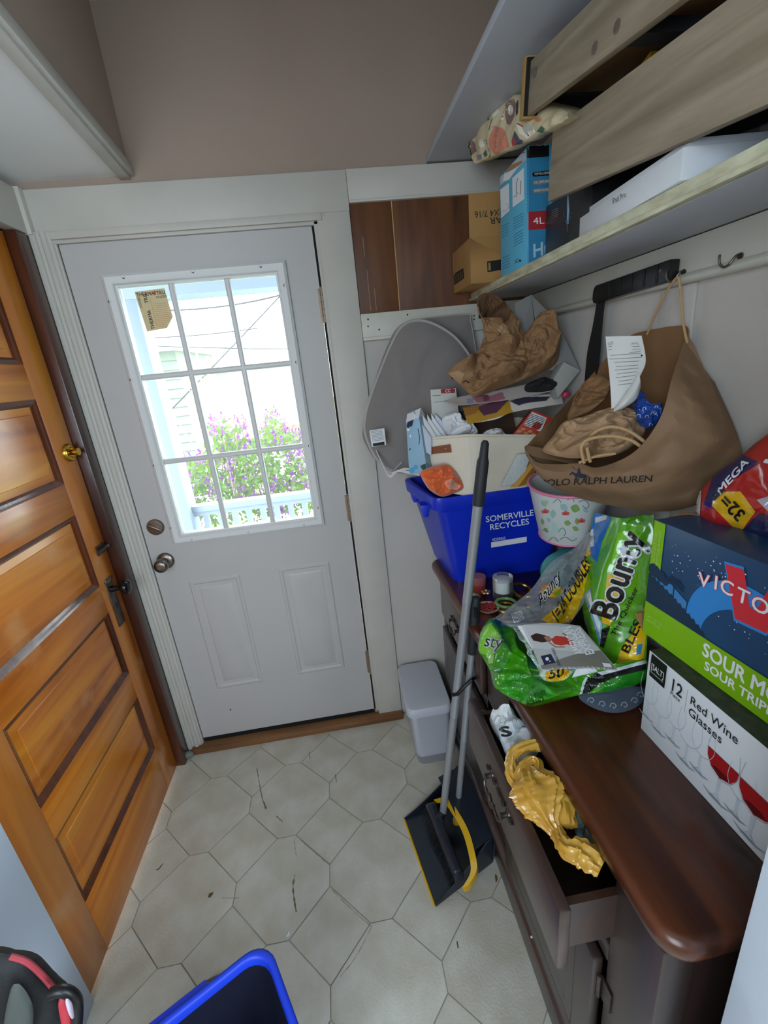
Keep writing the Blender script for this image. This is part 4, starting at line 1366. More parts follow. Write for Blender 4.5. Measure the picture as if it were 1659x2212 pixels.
# ------------------------------------------------------------------ sideboard
M_side = wood('dark stained sideboard', '#20100b', '#321a12', '#4a291b', 'Y', 0.7, 0.4, 1.0, bump=0.12, coat_rough=0.42)
M_sidev = wood('dark stained upright', '#1c0f0b', '#2a1711', '#3c2318', 'Z', 0.7, 0.45, 1.0, bump=0.12, coat_rough=0.45)
M_top = wood('dark stained table top', '#190b07', '#34190e', '#6a3517', 'Y', 0.5, 0.32, 0.3, bump=0.1)
M_inside = mat('unfinished drawer wood', '#4a2f1c', 0.8, vary=0.2)
M_edge = mat('rubbed bare edge', '#7c5a58', 0.4, vary=0.3, vscale=30)
ZT = 0.855
sb = thing('sideboard', 'dark stained wooden sideboard with one drawer pulled open', 'sideboard', (1.35, -0.75, 0))
# top with rounded corners and edge
def rounded(x0, y0, x1, y1, r, n=8, corners=(1, 1, 0, 0)):
    pts = []
    for (cx, cy, a), on in zip(((x0 + r, y0 + r, PI), (x0 + r, y1 - r, PI / 2), (x1, y1, 0), (x1, y0, 0)), corners):
        if on:
            for k in range(n + 1):
                q = a + (PI / 2) * (k / n) if False else a
            if a == PI:
                pts += [(cx + r * math.cos(PI * 1.5 - PI / 2 * k / n), cy + r * math.sin(PI * 1.5 - PI / 2 * k / n)) for k in range(n + 1)]
            else:
                pts += [(cx + r * math.cos(PI - PI / 2 * k / n), cy + r * math.sin(PI - PI / 2 * k / n)) for k in range(n + 1)]
        else:
            pts.append((cx, cy))
    return pts
m = MB()
RT = Matrix.Translation((1.13, -0.9, 0)) @ Matrix.Rotation(math.radians(1.6), 4, 'Z') @ Matrix.Translation((-1.13, 0.9, 0))
m.prism(rounded(1.125, -1.396, 1.548, -0.115, 0.042)[::-1], 0.042, RT @ Matrix.Translation((0, 0, ZT - 0.042)))
m.build('top', M_top, sb, bevel=0.017, seg=4, angle=50, fix=True)
m = MB(); m.box((1.17, -1.352, 0.10), (1.556, -1.330, ZT - 0.042)); m.build('end_panel', M_sidev, sb)
m = MB(); m.box((1.145, -1.375, 0.0), (1.195, -1.325, ZT - 0.042)).box((1.512, -1.375, 0), (1.556, -1.325, ZT - 0.042)); 
m = MB(); m.box((1.148, -1.375, 0.0), (1.20, -1.270, ZT - 0.042)); m.build('corner_post', M_sidev, sb, bevel=0.003)
m = MB(); m.box((1.505, -1.375, 0.0), (1.556, -1.325, ZT - 0.042)); m.build('corner_post', M_sidev, sb, bevel=0.003)
m = MB(); m.box((1.148, -0.165, 0.0), (1.20, -0.120, ZT - 0.042)); m.build('corner_post', M_sidev, sb, bevel=0.003)
m = MB(); m.box((1.17, -0.155, 0.10), (1.556, -0.135, ZT - 0.042)); m.build('end_panel', M_sidev, sb)
m = MB(); m.box((1.545, -1.33, 0.05), (1.556, -0.155, ZT - 0.042)); m.build('back_panel', M_inside, sb)
m = MB(); m.box((1.148, -1.27, 0.58), (1.175, -0.165, 0.625)).box((1.148, -1.27, ZT - 0.062), (1.175, -0.165, ZT - 0.042)).box((1.148, -0.83, 0.17), (1.175, -0.66, ZT - 0.062)); m.build('face_frame', M_sidev, sb, bevel=0.002)
m = MB(); m.box((1.175, -1.27, 0.60), (1.545, -0.155, 0.612)); m.build('dust_board', M_inside, sb)
# base with a rounded ledge
m = MB(); m.box((1.140, -1.385, 0.0), (1.552, -0.115, 0.145)); m.build('base', M_sidev, sb, bevel=0.003)
m = MB(); m.prism([(1.148, 0.145), (1.128, 0.145), (1.122, 0.152), (1.124, 0.162), (1.134, 0.168), (1.148, 0.170)], 1.28, Matrix(((1, 0, 0, 0), (0, 0, 1, -1.39), (0, 1, 0, 0), (0, 0, 0, 1))))
m.build('base_moulding', M_side, sb, bevel=0.001, fix=True)
# closed drawers at the far end
def bail(parent, x, y, z, L=0.10):
    m = MB()
    for s in (-1, 1):
        m.lathe([(0.011, 0), (0.010, 0.003), (0.006, 0.005), (0.005, 0.012), (0.007, 0.016), (0, 0.018)], (x, y + s * L * 0.36, z), (-1, 0, 0), 12)
        m.ball((x - 0.004, y + s * L * 0.50, z + 0.004), (0.004, 0.008, 0.006), 8)
        m.ball((x - 0.004, y + s * L * 0.20, z + 0.006), (0.004, 0.009, 0.006), 8)
    m.ball((x - 0.003, y, z + 0.003), (0.003, 0.018, 0.005), 8)
    pl = m.build('pull_plate', M_iron, parent, smooth=40)
    m = MB()
    pts = [V((x - 0.012, y - L * 0.36, z)), V((x - 0.018, y - L * 0.36, z - 0.012)), V((x - 0.020, y - L * 0.26, z - 0.022)), V((x - 0.020, y - L * 0.12, z - 0.016)), V((x - 0.021, y, z - 0.022)), V((x - 0.020, y + L * 0.12, z - 0.016)), V((x - 0.020, y + L * 0.26, z - 0.022)), V((x - 0.018, y + L * 0.36, z - 0.012)), V((x - 0.012, y + L * 0.36, z))]
    P_ = smoothpath(pts, 4)
    m.tube(P_, [0.0032 + 0.0025 * (abs(i - len(P_) / 2) < 4) for i in range(len(P_))], 8)
    m.build('bail_handle', M_iron, parent, smooth=True)
for z0, z1 in ((0.632, 0.790),):
    m = MB(); m.box((1.128, -0.655, z0), (1.150, -0.170, z1)); d = m.build('drawer', M_side, sb, bevel=0.006)
    bail(d, 1.128, -0.40, 0.72)
# open drawer
XO = 1.036
m = MB(); m.box((XO, -1.300, 0.655), (XO + 0.022, -0.835, 0.800)); dw = m.build('drawer', M_side, sb, bevel=0.006)
m = MB()
m.box((XO + 0.022, -1.278, 0.665), (1.46, -1.266, 0.772)).box((XO + 0.022, -0.868, 0.665), (1.46, -0.856, 0.772)).box((1.448, -1.266, 0.665), (1.46, -0.868, 0.772)).box((XO + 0.022, -1.266, 0.668), (1.448, -0.868, 0.676))
m.build('drawer_box', M_side, dw)
bail(dw, XO, -1.055, 0.745, 0.125)
# doors below, raised panels, hinges
for a, b in ((-0.650, -0.170), (-1.262, -0.838)):
    m = MB(); m.box((1.128, a, 0.178), (1.149, b, 0.572)); d = m.build('cabinet_door', M_sidev, sb, bevel=0.005)
    m = MB(); loops = []
    for ins, x in ((0.055, 1.1275), (0.060, 1.133), (0.064, 1.133), (0.085, 1.127), (0.10, 1.1265)):
        loops.append([V((x, a + ins, 0.178 + ins)), V((x, b - ins, 0.178 + ins)), V((x, b - ins, 0.572 - ins)), V((x, a + ins, 0.572 - ins))])
    m.loft(loops, True, False, True); m.build('raised_panel', M_sidev, d)
    for z in (0.50, 0.26):
        yy = a if a < -1 else b
        sg = -1 if a < -1 else 1
        m = MB(); m.box((1.144, yy + sg * 0.002, z - 0.028), (1.147, yy + sg * 0.030, z + 0.028)); m.lathe([(0.004, 0), (0.004, 0.05)], (1.140, yy + sg * 0.003, z - 0.025), (0, 0, 1), 8); m.ball((1.140, yy + sg * 0.003, z + 0.028), 0.005, 8); m.ball((1.140, yy + sg * 0.003, z - 0.028), 0.005, 8)
        m.build('hinge', M_iron, d, smooth=40)
    m = MB(); m.lathe([(0.006, 0), (0.005, 0.01), (0.012, 0.018), (0.010, 0.024), (0, 0.026)], (1.128, b - 0.03 if a < -1 else a + 0.03, 0.42), (-1, 0, 0), 14); m.build('knob', M_iron, d, smooth=40)
m = MB(); m.ball((1.128, -1.02, 0.171), 0.003, 6); m.build('paint_drip', M_white, sb)

# ---- inside the open drawer
m = MB()
pillow(m, [V((1.075, -0.885, 0.775)), V((1.115, -0.875, 0.782)), V((1.14, -0.905, 0.775)), V((1.115, -0.95, 0.768)), V((1.08, -0.935, 0.768))], (0, 0, 1), 0.022, 0.03, 8, 40, 0.012, 30, 1.0)
tag(m.build('crumpled_tissue', M_paper), 'small crumpled white paper at the far end of the open drawer', 'paper')
Q = [onZ(1072, 1562, 0.79), onZ(1112, 1548, 0.79), onZ(1165, 1618, 0.79), onZ(1108, 1650, 0.785)]
m = MB()
pillow(m, Q, (0, 0, 1), 0.018, 0.03, 8, 40, 0.008, 26, 3.0)
wb = m.build('white_packet', mat('white plastic film', '#d3dbe2', 0.3, vary=0.03), smooth=True)
tag(wb, 'white plastic packet with black letters in the open drawer', 'packet')
cast_text('S', (1084, 1592), (1108, 1588), (1076, 1572), wb, M_bk, bold=0.05)
cast_text('n', (1125, 1618), (1140, 1608), (1118, 1600), wb, M_inkg, bold=0.02)
Q = [onZ(1120, 1548, 0.80), onZ(1142, 1545, 0.80), onZ(1180, 1610, 0.80), onZ(1168, 1625, 0.80)]
m = MB(); pillow(m, Q, (0, 0, 1), 0.012, 0.05, 6, 32, 0.004, 30, 2.0)
bp = m.build('black_packet', mat('black packet film', '#15161a', 0.25), smooth=True)
tag(bp, 'dark printed packet standing against the sideboard in the open drawer', 'packet')
cast_text('S3S', (1128, 1562), (1150, 1592), (1136, 1558), bp, M_inkw)
# yellow bag: knotted loop, body, twisted tail
M_yel = mat('thin amber plastic bag', '#d8a845', 0.25, color2='#c08c30', vscale=14, spec=0.7, coat=0.35)
yb = thing('yellow_plastic_bag', 'knotted amber plastic bag lying in the open drawer', 'bag', (1.10, -1.10, 0.80))
def drz(lst, z): return [onZ(x, y, zz) for (x, y), zz in zip(lst, z if isinstance(z, (list, tuple)) else [z] * len(lst))]
def gathered(mb, pts, radii, n=44, nf=9, amp=0.22, tw=0.05, flat=0.7, seed=0.0, N=44):
    """thin film gathered along a line: rings with deep lengthwise folds"""
    P_ = resample(smoothpath(pts, 8), N)
    R_ = [radii[0]] * N
    for i in range(N):
        t = i / (N - 1) * (len(radii) - 1)
        k = min(len(radii) - 2, int(t))
        R_[i] = radii[k] + (radii[k + 1] - radii[k]) * (t - k)
    loops = []
    for i, p in enumerate(P_):
        t = (P_[min(N - 1, i + 1)] - P_[max(0, i - 1)]).normalized()
        s_ = t.cross(V((0, 0, 1))).normalized()
        u_ = s_.cross(t).normalized()
        L_ = []
        for j in range(n):
            a_ = 2 * PI * j / n
            w_ = a_ * nf / 2 + tw * i + 2.2 * noise.noise(V((math.cos(a_) * 1.3, math.sin(a_) * 1.3, i * 0.09 + seed)))
            r_ = R_[i] * (1 - amp * 0.5 + amp * (1 - abs(math.sin(w_))) + 0.10 * noise.noise(V((i * 0.25, a_ * 1.5, seed))))
            L_.append(p + (s_ * math.cos(a_) + u_ * math.sin(a_) * flat) * r_)
        loops.append(L_)
    return mb.loft(loops, True, True, True)
m = MB()
gathered(m, drz([(1138, 1660), (1150, 1682), (1166, 1715), (1180, 1750), (1193, 1782), (1204, 1800)], [0.822, 0.82, 0.815, 0.808, 0.802, 0.798]), [0.012, 0.030, 0.044, 0.052, 0.050, 0.044, 0.034, 0.020, 0.012], 72, 13, 0.26, 0.02, 0.62, 1.0, 60)
m.build('body', M_yel, yb, smooth=35)
m = MB()
gathered(m, drz([(1130, 1700), (1110, 1680), (1104, 1655), (1108, 1630), (1128, 1616), (1160, 1610), (1192, 1620), (1208, 1650), (1212, 1700), (1222, 1750), (1228, 1785)], [0.80, 0.81, 0.815, 0.82, 0.825, 0.825, 0.822, 0.815, 0.81, 0.805, 0.80]), [0.016, 0.013, 0.011, 0.012, 0.013, 0.012, 0.011, 0.013, 0.016, 0.017, 0.013], 30, 7, 0.40, 0.10, 0.8, 4.0, 80)
gathered(m, drz([(1120, 1690), (1130, 1660), (1148, 1642), (1162, 1650), (1160, 1675), (1150, 1692)], [0.815, 0.825, 0.828, 0.828, 0.825, 0.82]), [0.013, 0.012, 0.010, 0.010, 0.012, 0.012], 26, 7, 0.40, 0.12, 0.8, 7.0, 40)
m.build('handle_loop', M_yel, yb, smooth=35)
m = MB()
gathered(m, drz([(1202, 1792), (1210, 1812), (1226, 1832), (1252, 1842), (1278, 1856), (1300, 1873)], [0.80, 0.80, 0.80, 0.80, 0.802, 0.80]), [0.012, 0.013, 0.016, 0.020, 0.022, 0.021, 0.016], 34, 9, 0.42, 0.05, 0.75, 9.0, 50)
m.build('twisted_tail', M_yel, yb, smooth=35)
for k, (q, sd) in enumerate((([(1240, 1730), (1262, 1745), (1268, 1790), (1250, 1800), (1238, 1770)], 7.0), ([(1265, 1790), (1300, 1790), (1310, 1822), (1288, 1842), (1262, 1825)], 9.0))):
    m = MB(); pillow(m, drz(q, 0.765), (0, 0, 1), 0.02, 0.03, 7, 36, 0.02, 24, sd)
    tag(m.build('crumpled_wrapper', mat('grey green wrapper', '#7f8f8c', 0.35)), ['grey-green wrapper beside the amber bag in the drawer', 'pale torn wrapper by the tail of the amber bag'][k], 'wrapper')
# ------------------------------------------------------------------ things piled on the sideboard
# blue recycling bin with printed front
M_bluetub = mat('recycling blue plastic', '#0a2cc0', 0.36, vary=0.05)
rbin = thing('recycling_bin', 'blue recycling bin with white lettering at the far end of the sideboard', 'bin', (1.32, -0.19, ZT))
def loop4(a, b, c, d, r=0.03, n=5):
    """rounded ring through four corners"""
    P_ = [V(a), V(b), V(c), V(d)]
    out = []
    for i in range(4):
        p0, p1, p2 = P_[i - 1], P_[i], P_[(i + 1) % 4]
        s, e_ = p1 + (p0 - p1).normalized() * r, p1 + (p2 - p1).normalized() * r
        for k in range(n + 1):
            t = k / n
            out.append(s * (1 - t) ** 2 + p1 * 2 * t * (1 - t) + e_ * t * t)
    return out
def brect(g, z, r=0.03, dx=0.0):
    return loop4((1.148 - g, -0.340 - g * 0.25, z), (1.130 - g * 1.5, -0.060 + g * 0.4, z), (1.515 + g * 0.6, -0.060 + g * 0.4, z), (1.515 + g * 0.6, -0.340 - g * 0.25, z), r)
m = MB()
lv = [brect(0.0, ZT), brect(0.045, 1.125), brect(0.049, 1.13), brect(0.060, 1.135), brect(0.063, 1.175), brect(0.060, 1.180), brect(0.050, 1.180), brect(0.046, 1.172), brect(-0.004, ZT + 0.006)]
m.loft(lv, True, True, True)
rbo = m.build('shell', M_bluetub, rbin, smooth=50)
for dy in (-0.30, -0.12):
    m = MB(); m.hexa([(1.058, dy, 1.100), (1.075, dy, 1.100), (1.075, dy + 0.05, 1.100), (1.058, dy + 0.05, 1.100), (1.050, dy, 1.145), (1.085, dy, 1.145), (1.085, dy + 0.05, 1.145), (1.050, dy + 0.05, 1.145)])
    m.build('rim_rib', M_bluetub, rbin, bevel=0.003)
cast_text('SOMERVILLE', (1050, 1128), (1153, 1113), (1049, 1115.5), rbo, M_inkw, bold=0.012, lift=0.0010)
cast_text('RECYCLES', (1059, 1145), (1143, 1132), (1058, 1132.5), rbo, M_inkw, bold=0.012, lift=0.0010)
cast_text('ADDRESS', (1063, 1169), (1092, 1165), (1062.5, 1163), rbo, M_inkw)
cast_print('address_panel', [([(1061, 1171.5), (1137.7, 1159), (1137.7, 1170.5), (1061, 1183)], 0)], rbo, [M_inkw])

# cream fabric bin with leather handle, standing in the mouth of the blue one
M_canvas = mat('cream canvas', '#e2d8c4', 0.85, vary=0.05, vscale=10, bump=0.12, bscale=260)
M_leather = mat('tan leather', '#8a4a28', 0.5, vary=0.15, vscale=30)
cbn = thing('fabric_bin', 'cream fabric storage bin with a tan leather handle in the blue bin', 'bin', (1.25, -0.22, 1.18))
ctop = [onY(905, 947, -0.27), onY(1012, 938, -0.375), onY(1175, 940, -0.375), V((1.47, -0.155, 1.385)), V((1.12, -0.155, 1.39))]
cbot = [onY(952, 1062, -0.315), onY(1019, 1073, -0.352), onY(1145, 1056, -0.350), V((1.43, -0.16, 1.182)), V((1.16, -0.16, 1.182))]
def ring5(P_, r=0.018, n=4):
    out = []
    for i in range(len(P_)):
        p0, p1, p2 = P_[i - 1], P_[i], P_[(i + 1) % len(P_)]
        s, e_ = p1 + (p0 - p1).normalized() * r, p1 + (p2 - p1).normalized() * r
        for k in range(n + 1):
            t = k / n
            out.append(s * (1 - t) ** 2 + p1 * 2 * t * (1 - t) + e_ * t * t)
    return out
R0, R1 = [resample(ring5(P_), 90, True) for P_ in (cbot, ctop)]
cen = sum(R1, V()) / len(R1)
def lerp_ring(t, ins=0.0):
    out = []
    for a, b in zip(R0, R1):
        p = a.lerp(b, t)
        c = V((cen.x, cen.y, p.z))
        q = p + (c - p).normalized() * ins
        q = q + (p - c).normalized() * 0.006 * math.sin(PI * t) * noise.noise(p * 9)
        out.append(q)
    return out
m = MB()
m.loft([lerp_ring(i / 10) for i in range(11)] + [lerp_ring(1.0, 0.004)] + [lerp_ring(t, 0.005) for t in (0.9, 0.6, 0.3, 0.04)], True, True, True)
cbo2 = m.build('body', M_canvas, cbn, smooth=40)
m = MB(); m.tube(lerp_ring(0.985, -0.002), 0.0045, 8, closed=True); m.build('rim_piping', M_canvas, cbn, smooth=True)
cast_print('seam', [(stroke([(1013, 943), (1016, 1000), (1020, 1068)], 3.0), 0)], cbo2, [mat('frayed seam', '#ddd6c6', 0.9)], lift=0.0015)
cast_print('handle_patch', [([(921, 967), (973, 959), (976, 976), (925, 981)], 0)], cbo2, [M_leather], lift=0.0045)
hp = [o for o in bpy.data.objects if o.name.startswith('handle_patch')][0]
bm = bmesh.new(); bm.from_mesh(hp.data); bmesh.ops.solidify(bm, geom=bm.faces[:], thickness=0.003); bm.to_mesh(hp.data); bm.free()
hp.name = 'leather_handle'
bv = bvh_of(cbo2)
for x, y in ((927, 973), (963, 969)):
    h = seen(bv, x, y)
    m = MB(); m.lathe([(0.0045, 0), (0.0042, 0.0015), (0.002, 0.0026), (0, 0.003)], h[0] - ray(x, y).normalized() * 0.006, -ray(x, y), 12)
    m.build('rivet', M_pewter, cbn, smooth=40)

# mail standing in the fabric bin
spec = [((891, 887), (932, 945), (906, 952), -0.315, 'front envelope with a clear window, leftmost of the mail in the cream bin'),
        ((906, 885), (944, 944), (925, 950), -0.300, 'second envelope of the mail, grey edged'),
        ((922, 895), (955, 943), (938, 949), -0.290, 'third envelope of the mail, the thick white one'),
        ((931, 893), (966, 942), (950, 948), -0.280, 'fourth envelope of the mail, with a folded paper inside'),
        ((939, 893), (984, 940), (965, 946), -0.270, 'rightmost bluish white envelope of the mail in the cream bin')]
for k, (tp, br_, bl2, yy, lab) in enumerate(spec):
    a, b = onY(*tp, yy), onY(*br_, yy)
    c = onY(*bl2, yy - 0.004)
    m = MB()
    dn = (c - a).normalized() * 0.10
    fr = V((0, 0.004, 0))
    rt = (b - a)
    q = [a, b, b + V((-0.004, 0, -0.06)), a + V((0.006, -0.004, -0.115))]
    m.hexa([p for p in q] + [p + V((0.003, 0.010, 0.001)) for p in q])
    o = m.build('envelope', mat('bluish white paper', '#cfd6e2', 0.6, vary=0.03) if k in (0, 4) else M_paper, bevel=0.0006, fix=True)
    tag(o, 'white ' + lab if not lab.startswith('right') else lab, 'envelope', 'envelopes in the cream bin')
    if k == 0: cast_print('window', [([(903, 921), (917, 938), (911, 942), (899, 927)], 0)], o, [M_grey])
# crumpled white paper, cloth, card box, cans
def soft(name, label, cat, pts, yy, d, fr, bk, m_, cr=0.01, cs=22, seed=0, n=64, rings=12, smooth=False, group=None):
    yy = yy if isinstance(yy, (list, tuple)) else [yy] * len(pts)
    m = MB()
    pillow(m, [onY(x, y, q) for (x, y), q in zip(pts, yy)], d, fr, bk, rings, n, cr, cs, seed)
    return tag(m.build(name, m_, smooth=smooth), label, cat, group)
soft('crumpled_paper', 'crumpled white paper behind the envelopes in the cream bin', 'paper', [(955, 905), (975, 894), (1000, 905), (1022, 925), (1030, 945), (990, 950), (968, 940)], -0.30, (0, -1, 0.5), 0.03, 0.03, M_paper, 0.022, 22, 2)
soft('crumpled_paper', 'rolled white cloth paper at the rim of the cream bin, near the red snack box', 'paper', [(1040, 940), (1058, 927), (1080, 928), (1095, 945), (1070, 955), (1045, 955)], -0.335, (0, -1, 0.5), 0.02, 0.02, M_paper, 0.014, 26, 7)
cx = thing('white_carton', 'small white carton with a red label in the cream bin', 'carton', (1.14, -0.22, 1.3))
m = MB()
q = [onY(930, 842, -0.24), onY(985, 838, -0.24), onY(995, 925, -0.25), onY(935, 925, -0.25)]
m.hexa([q[3], q[2], q[2] + V((0.01, 0.06, 0)), q[3] + V((0.01, 0.06, 0)), q[0], q[1], q[1] + V((0.01, 0.06, 0.0)), q[0] + V((0.01, 0.06, 0.0))])
cxo = m.build('carton', mat('off-white carton', '#c6c4bc', 0.6), cx, bevel=0.001, fix=True)
cast_print('printed_label', [([(952, 841), (983, 838), (983, 849), (953, 850)], 0)], cxo, [mat('dark red print', '#8e2b30', 0.6)])
cast_text('CC', (962, 848), (973, 847), (962, 841), cxo, M_inkw)
cast_print('printed_lines', [(stroke([(934, 855), (952, 854)], 1.4), 0)], cxo, [M_inkg])
cast_print('printed_frame', [(stroke([(938, 869), (975, 865)], 1.0), 0)], cxo, [M_inkg])
m = MB()
q = [onY(1000, 890, -0.22), onY(1105, 880, -0.22), onY(1120, 950, -0.24), onY(1010, 955, -0.24)]
m.hexa([q[3], q[2], q[2] + V((0, 0.05, 0)), q[3] + V((0, 0.05, 0)), q[0], q[1], q[1] + V((0, 0.05, 0)), q[0] + V((0, 0.05, 0))])
tag(m.build('brown_carton', mat('dark brown carton', '#4a3427', 0.7, vary=0.1), bevel=0.001, fix=True), 'dark brown carton under the magazines in the cream bin', 'carton')
# magazines
def mag(label, pts_top, pts_bot, yy0, yy1, base, regs, name='magazine', n=90):
    m = MB()
    A_ = resample(smoothpath([onY(x, y, yy0) for x, y in pts_top], 6), n)
    B_ = resample(smoothpath([onY(x, y, yy1) for x, y in pts_bot], 6), n)
    rows = [[a.lerp(b, t) for a, b in zip(A_, B_)] for t in [i / 28 for i in range(29)]]
    bk = [[p + V((0.002, 0.006, 0.003)) for p in r] for r in rows]
    cols = [[r[i] for r in rows] + [r[i] for r in bk][::-1] for i in range(n)]
    m.loft(cols, True, True, True)
    o = m.build(name, M_printed)
    paint(o, base, regs)
    return tag(o, label, 'magazine', 'magazines in the cream bin')
mg1 = mag('pale rolled magazine with pink flowers, upper of two in the cream bin', [(958, 868), (1010, 856), (1090, 842), (1180, 824), (1192, 826)], [(990, 876), (1040, 872), (1110, 862), (1180, 848), (1194, 842)], -0.30, -0.345, '#c3b9b2',
    [([(1020, 858), (1040, 852), (1060, 855), (1085, 846), (1092, 862), (1060, 868), (1030, 870)], '#a9707c'), ([(1042, 855), (1055, 852), (1058, 864), (1046, 868)], '#7d4a58'), ([(1008, 862), (1022, 859), (1024, 870), (1010, 872)], '#9a96b0')])
mg2 = mag('magazine with a mustard band and purple picture, lower in the cream bin', [(1000, 882), (1060, 872), (1140, 856), (1214, 853)], [(1010, 916), (1070, 906), (1110, 890), (1216, 872)], -0.325, -0.36, '#d4cdc4',
    [([(995, 880), (1100, 866), (1108, 892), (1005, 920)], '#b58a2c'), ([(1030, 880), (1065, 866), (1100, 864), (1072, 892), (1045, 898)], '#5b3548'), ([(1100, 866), (1130, 858), (1190, 856), (1180, 866), (1140, 870), (1120, 876)], '#3a3545'), ([(995, 878), (1035, 876), (1030, 892), (1003, 900)], '#9a6a30')])
# red snack box
sx = thing('snack_box', 'red snack box with a barcode wedged in the cream bin', 'box', (1.40, -0.36, 1.36))
q = [onY(1150, 886, -0.34), onY(1200, 905, -0.36), onY(1168, 945, -0.365), onY(1104, 945, -0.35)]
m = MB(); m.hexa([q[3], q[2], q[2] + V((0.01, 0.05, -0.01)), q[3] + V((0.01, 0.05, -0.01)), q[0], q[1], q[1] + V((0.01, 0.05, -0.01)), q[0] + V((0.01, 0.05, -0.01))])
sxo = m.build('carton', mat('red snack carton', '#b93a25', 0.45), sx, bevel=0.001, fix=True)
cast_print('barcode', [([(1149, 890), (1181, 903), (1168, 933), (1131, 917)], 0)] + [([(1147 - i * 2.1, 893 + i * 3.1), (1179 - i * 1.7, 905 + i * 3.1), (1178.4 - i * 1.7, 906.4 + i * 3.1), (1146.4 - i * 2.1, 894.4 + i * 3.1)], 1) for i in range(8)], sxo, [M_paper, M_ink])
for i, (x, y) in enumerate(((1122, 932), (1130, 927), (1136, 936), (1145, 932), (1152, 938), (1116, 940), (1126, 941))):
    cast_print('printed_nut', [(disc(x, y, 5, 10, 3), 0)], sxo, [mat('nut print', '#c08a5a', 0.6)], lift=0.0009 + 0.0001 * i)
m = MB(); m.ball(onY(1222, 852, -0.36), (0.014, 0.012, 0.012), 10); tag(m.build('pink_cap', mat('pink plastic', '#b8305a', 0.4), smooth=True), 'small pink plastic cap beside the magazines', 'cap')

# kraft paper bag on top: crumpled body and open mouth
kb = thing('kraft_bag', 'crumpled brown paper bag lying open-mouthed on top of the cream bin', 'bag', (1.28, -0.28, 1.5))
m = MB()
body = [(966, 806), (995, 786), (1034, 756), (1048, 728), (1085, 742), (1125, 752), (1142, 720), (1171, 680), (1206, 709), (1213, 765), (1190, 795), (1149, 813), (1100, 832), (1060, 845), (1024, 856), (995, 832)]
by = [-0.30, -0.30, -0.29, -0.28, -0.28, -0.27, -0.25, -0.25, -0.30, -0.32, -0.33, -0.33, -0.33, -0.33, -0.33, -0.32]
pillow(m, [onY(x, y, q) for (x, y), q in zip(body, by)], (-0.2, -1, 0.35), 0.055, 0.04, 40, 220, 0.05, 10, 4.0, 0.6)
kbo = m.build('body', M_kraft, kb)
def strip(mb, A_, B_, n=40, rows=10, bulge=0.0, d=(0, -1, 0), cr=0.0, cs=16, seed=0):
    a, b = resample(smoothpath(A_, 6), n), resample(smoothpath(B_, 6), n)
    d = V(d)
    f = [[p.lerp(q_, t) + d * bulge * math.sin(PI * t) + (d * crease(p.lerp(q_, t), cs, cr, seed) if 0 < t < 1 else V()) for t in [k / rows for k in range(rows + 1)]] for p, q_ in zip(a, b)]
    bk = [[p - d.normalized() * -0.002 for p in r] for r in f]
    mb.loft([r + [p + V((0, 0.002, 0.0005)) for p in r][::-1] for r in f], True, True, True)
    return mb
m = MB()                                              # far lip of the mouth, seen from inside; the hollow's shade is put into a darker brown
rim_far = [onY(1031, 660, -0.27), onY(1034, 640, -0.26), onY(1052, 633, -0.25), onY(1080, 642, -0.24), onY(1106, 672, -0.24), onY(1128, 716, -0.25), onY(1142, 760, -0.28)]
deep = [onY(1034, 688, -0.26), onY(1048, 690, -0.22), onY(1062, 700, -0.20), onY(1080, 715, -0.19), onY(1098, 735, -0.20), onY(1112, 752, -0.22), onY(1128, 772, -0.26)]
strip(m, rim_far, deep, 40, 8, 0.0, cr=0.010, cs=20); m.build('mouth_inside', mat('shade-darkened kraft', '#6b4c31', 0.9, vary=0.1), kb)
m = MB()                                              # front lip, folded out
rim_f = [onY(1030, 658, -0.275), onY(1040, 684, -0.295), onY(1084, 686, -0.30), onY(1078, 700, -0.30), onY(1064, 720, -0.31)]
low_f = [onY(1050, 730, -0.30), onY(1052, 745, -0.315), onY(1080, 745, -0.325), onY(1092, 742, -0.325), onY(1100, 740, -0.325)]
strip(m, rim_f, low_f, 40, 10, 0.006, cr=0.012, cs=18, seed=3); m.build('front_lip', M_kraft, kb)
m = MB()
strip(m, [onY(1082, 700, -0.30), onY(1100, 690, -0.29), onY(1108, 676, -0.27), onY(1130, 722, -0.27)], [onY(1092, 738, -0.325), onY(1110, 750, -0.32), onY(1130, 756, -0.31), onY(1146, 768, -0.31)], 36, 10, 0.008, cr=0.012, cs=18, seed=8); m.build('side_lip', M_kraft, kb)
m = MB()
strip(m, [onY(1064, 712, -0.318), onY(1078, 700, -0.315), onY(1084, 694, -0.31)], [onY(1082, 738, -0.33), onY(1096, 736, -0.33), onY(1102, 728, -0.33)], 20, 6, 0.004, cr=0.008, cs=30, seed=5); m.build('folded_edge', M_kraft2, kb)
bv = bvh_of(kbo)
for i, s in enumerate(('KRAFT PAPER', 'PLEASE RE', 'BAG 17X', 'RECYCLE')):
    cast_text(s, (1148 + i * 8, 763 - i * 3), (1160 + i * 8, 733 - i * 1), (1144 + i * 8, 761 - i * 3), kbo, mat('brown ink', '#4a3018', 0.8))
cast_print('printed_mark', [(stroke([(1000, 826), (1006, 822), (1014, 827)], 2.5), 0), (stroke([(975, 815), (981, 822)], 2.5), 0)], kbo, [M_ink])
cast_print('torn_edge', [([(968, 806), (990, 800), (1003, 806), (995, 830), (985, 822)], 0)], kbo, [M_kraft2], lift=0.0012)
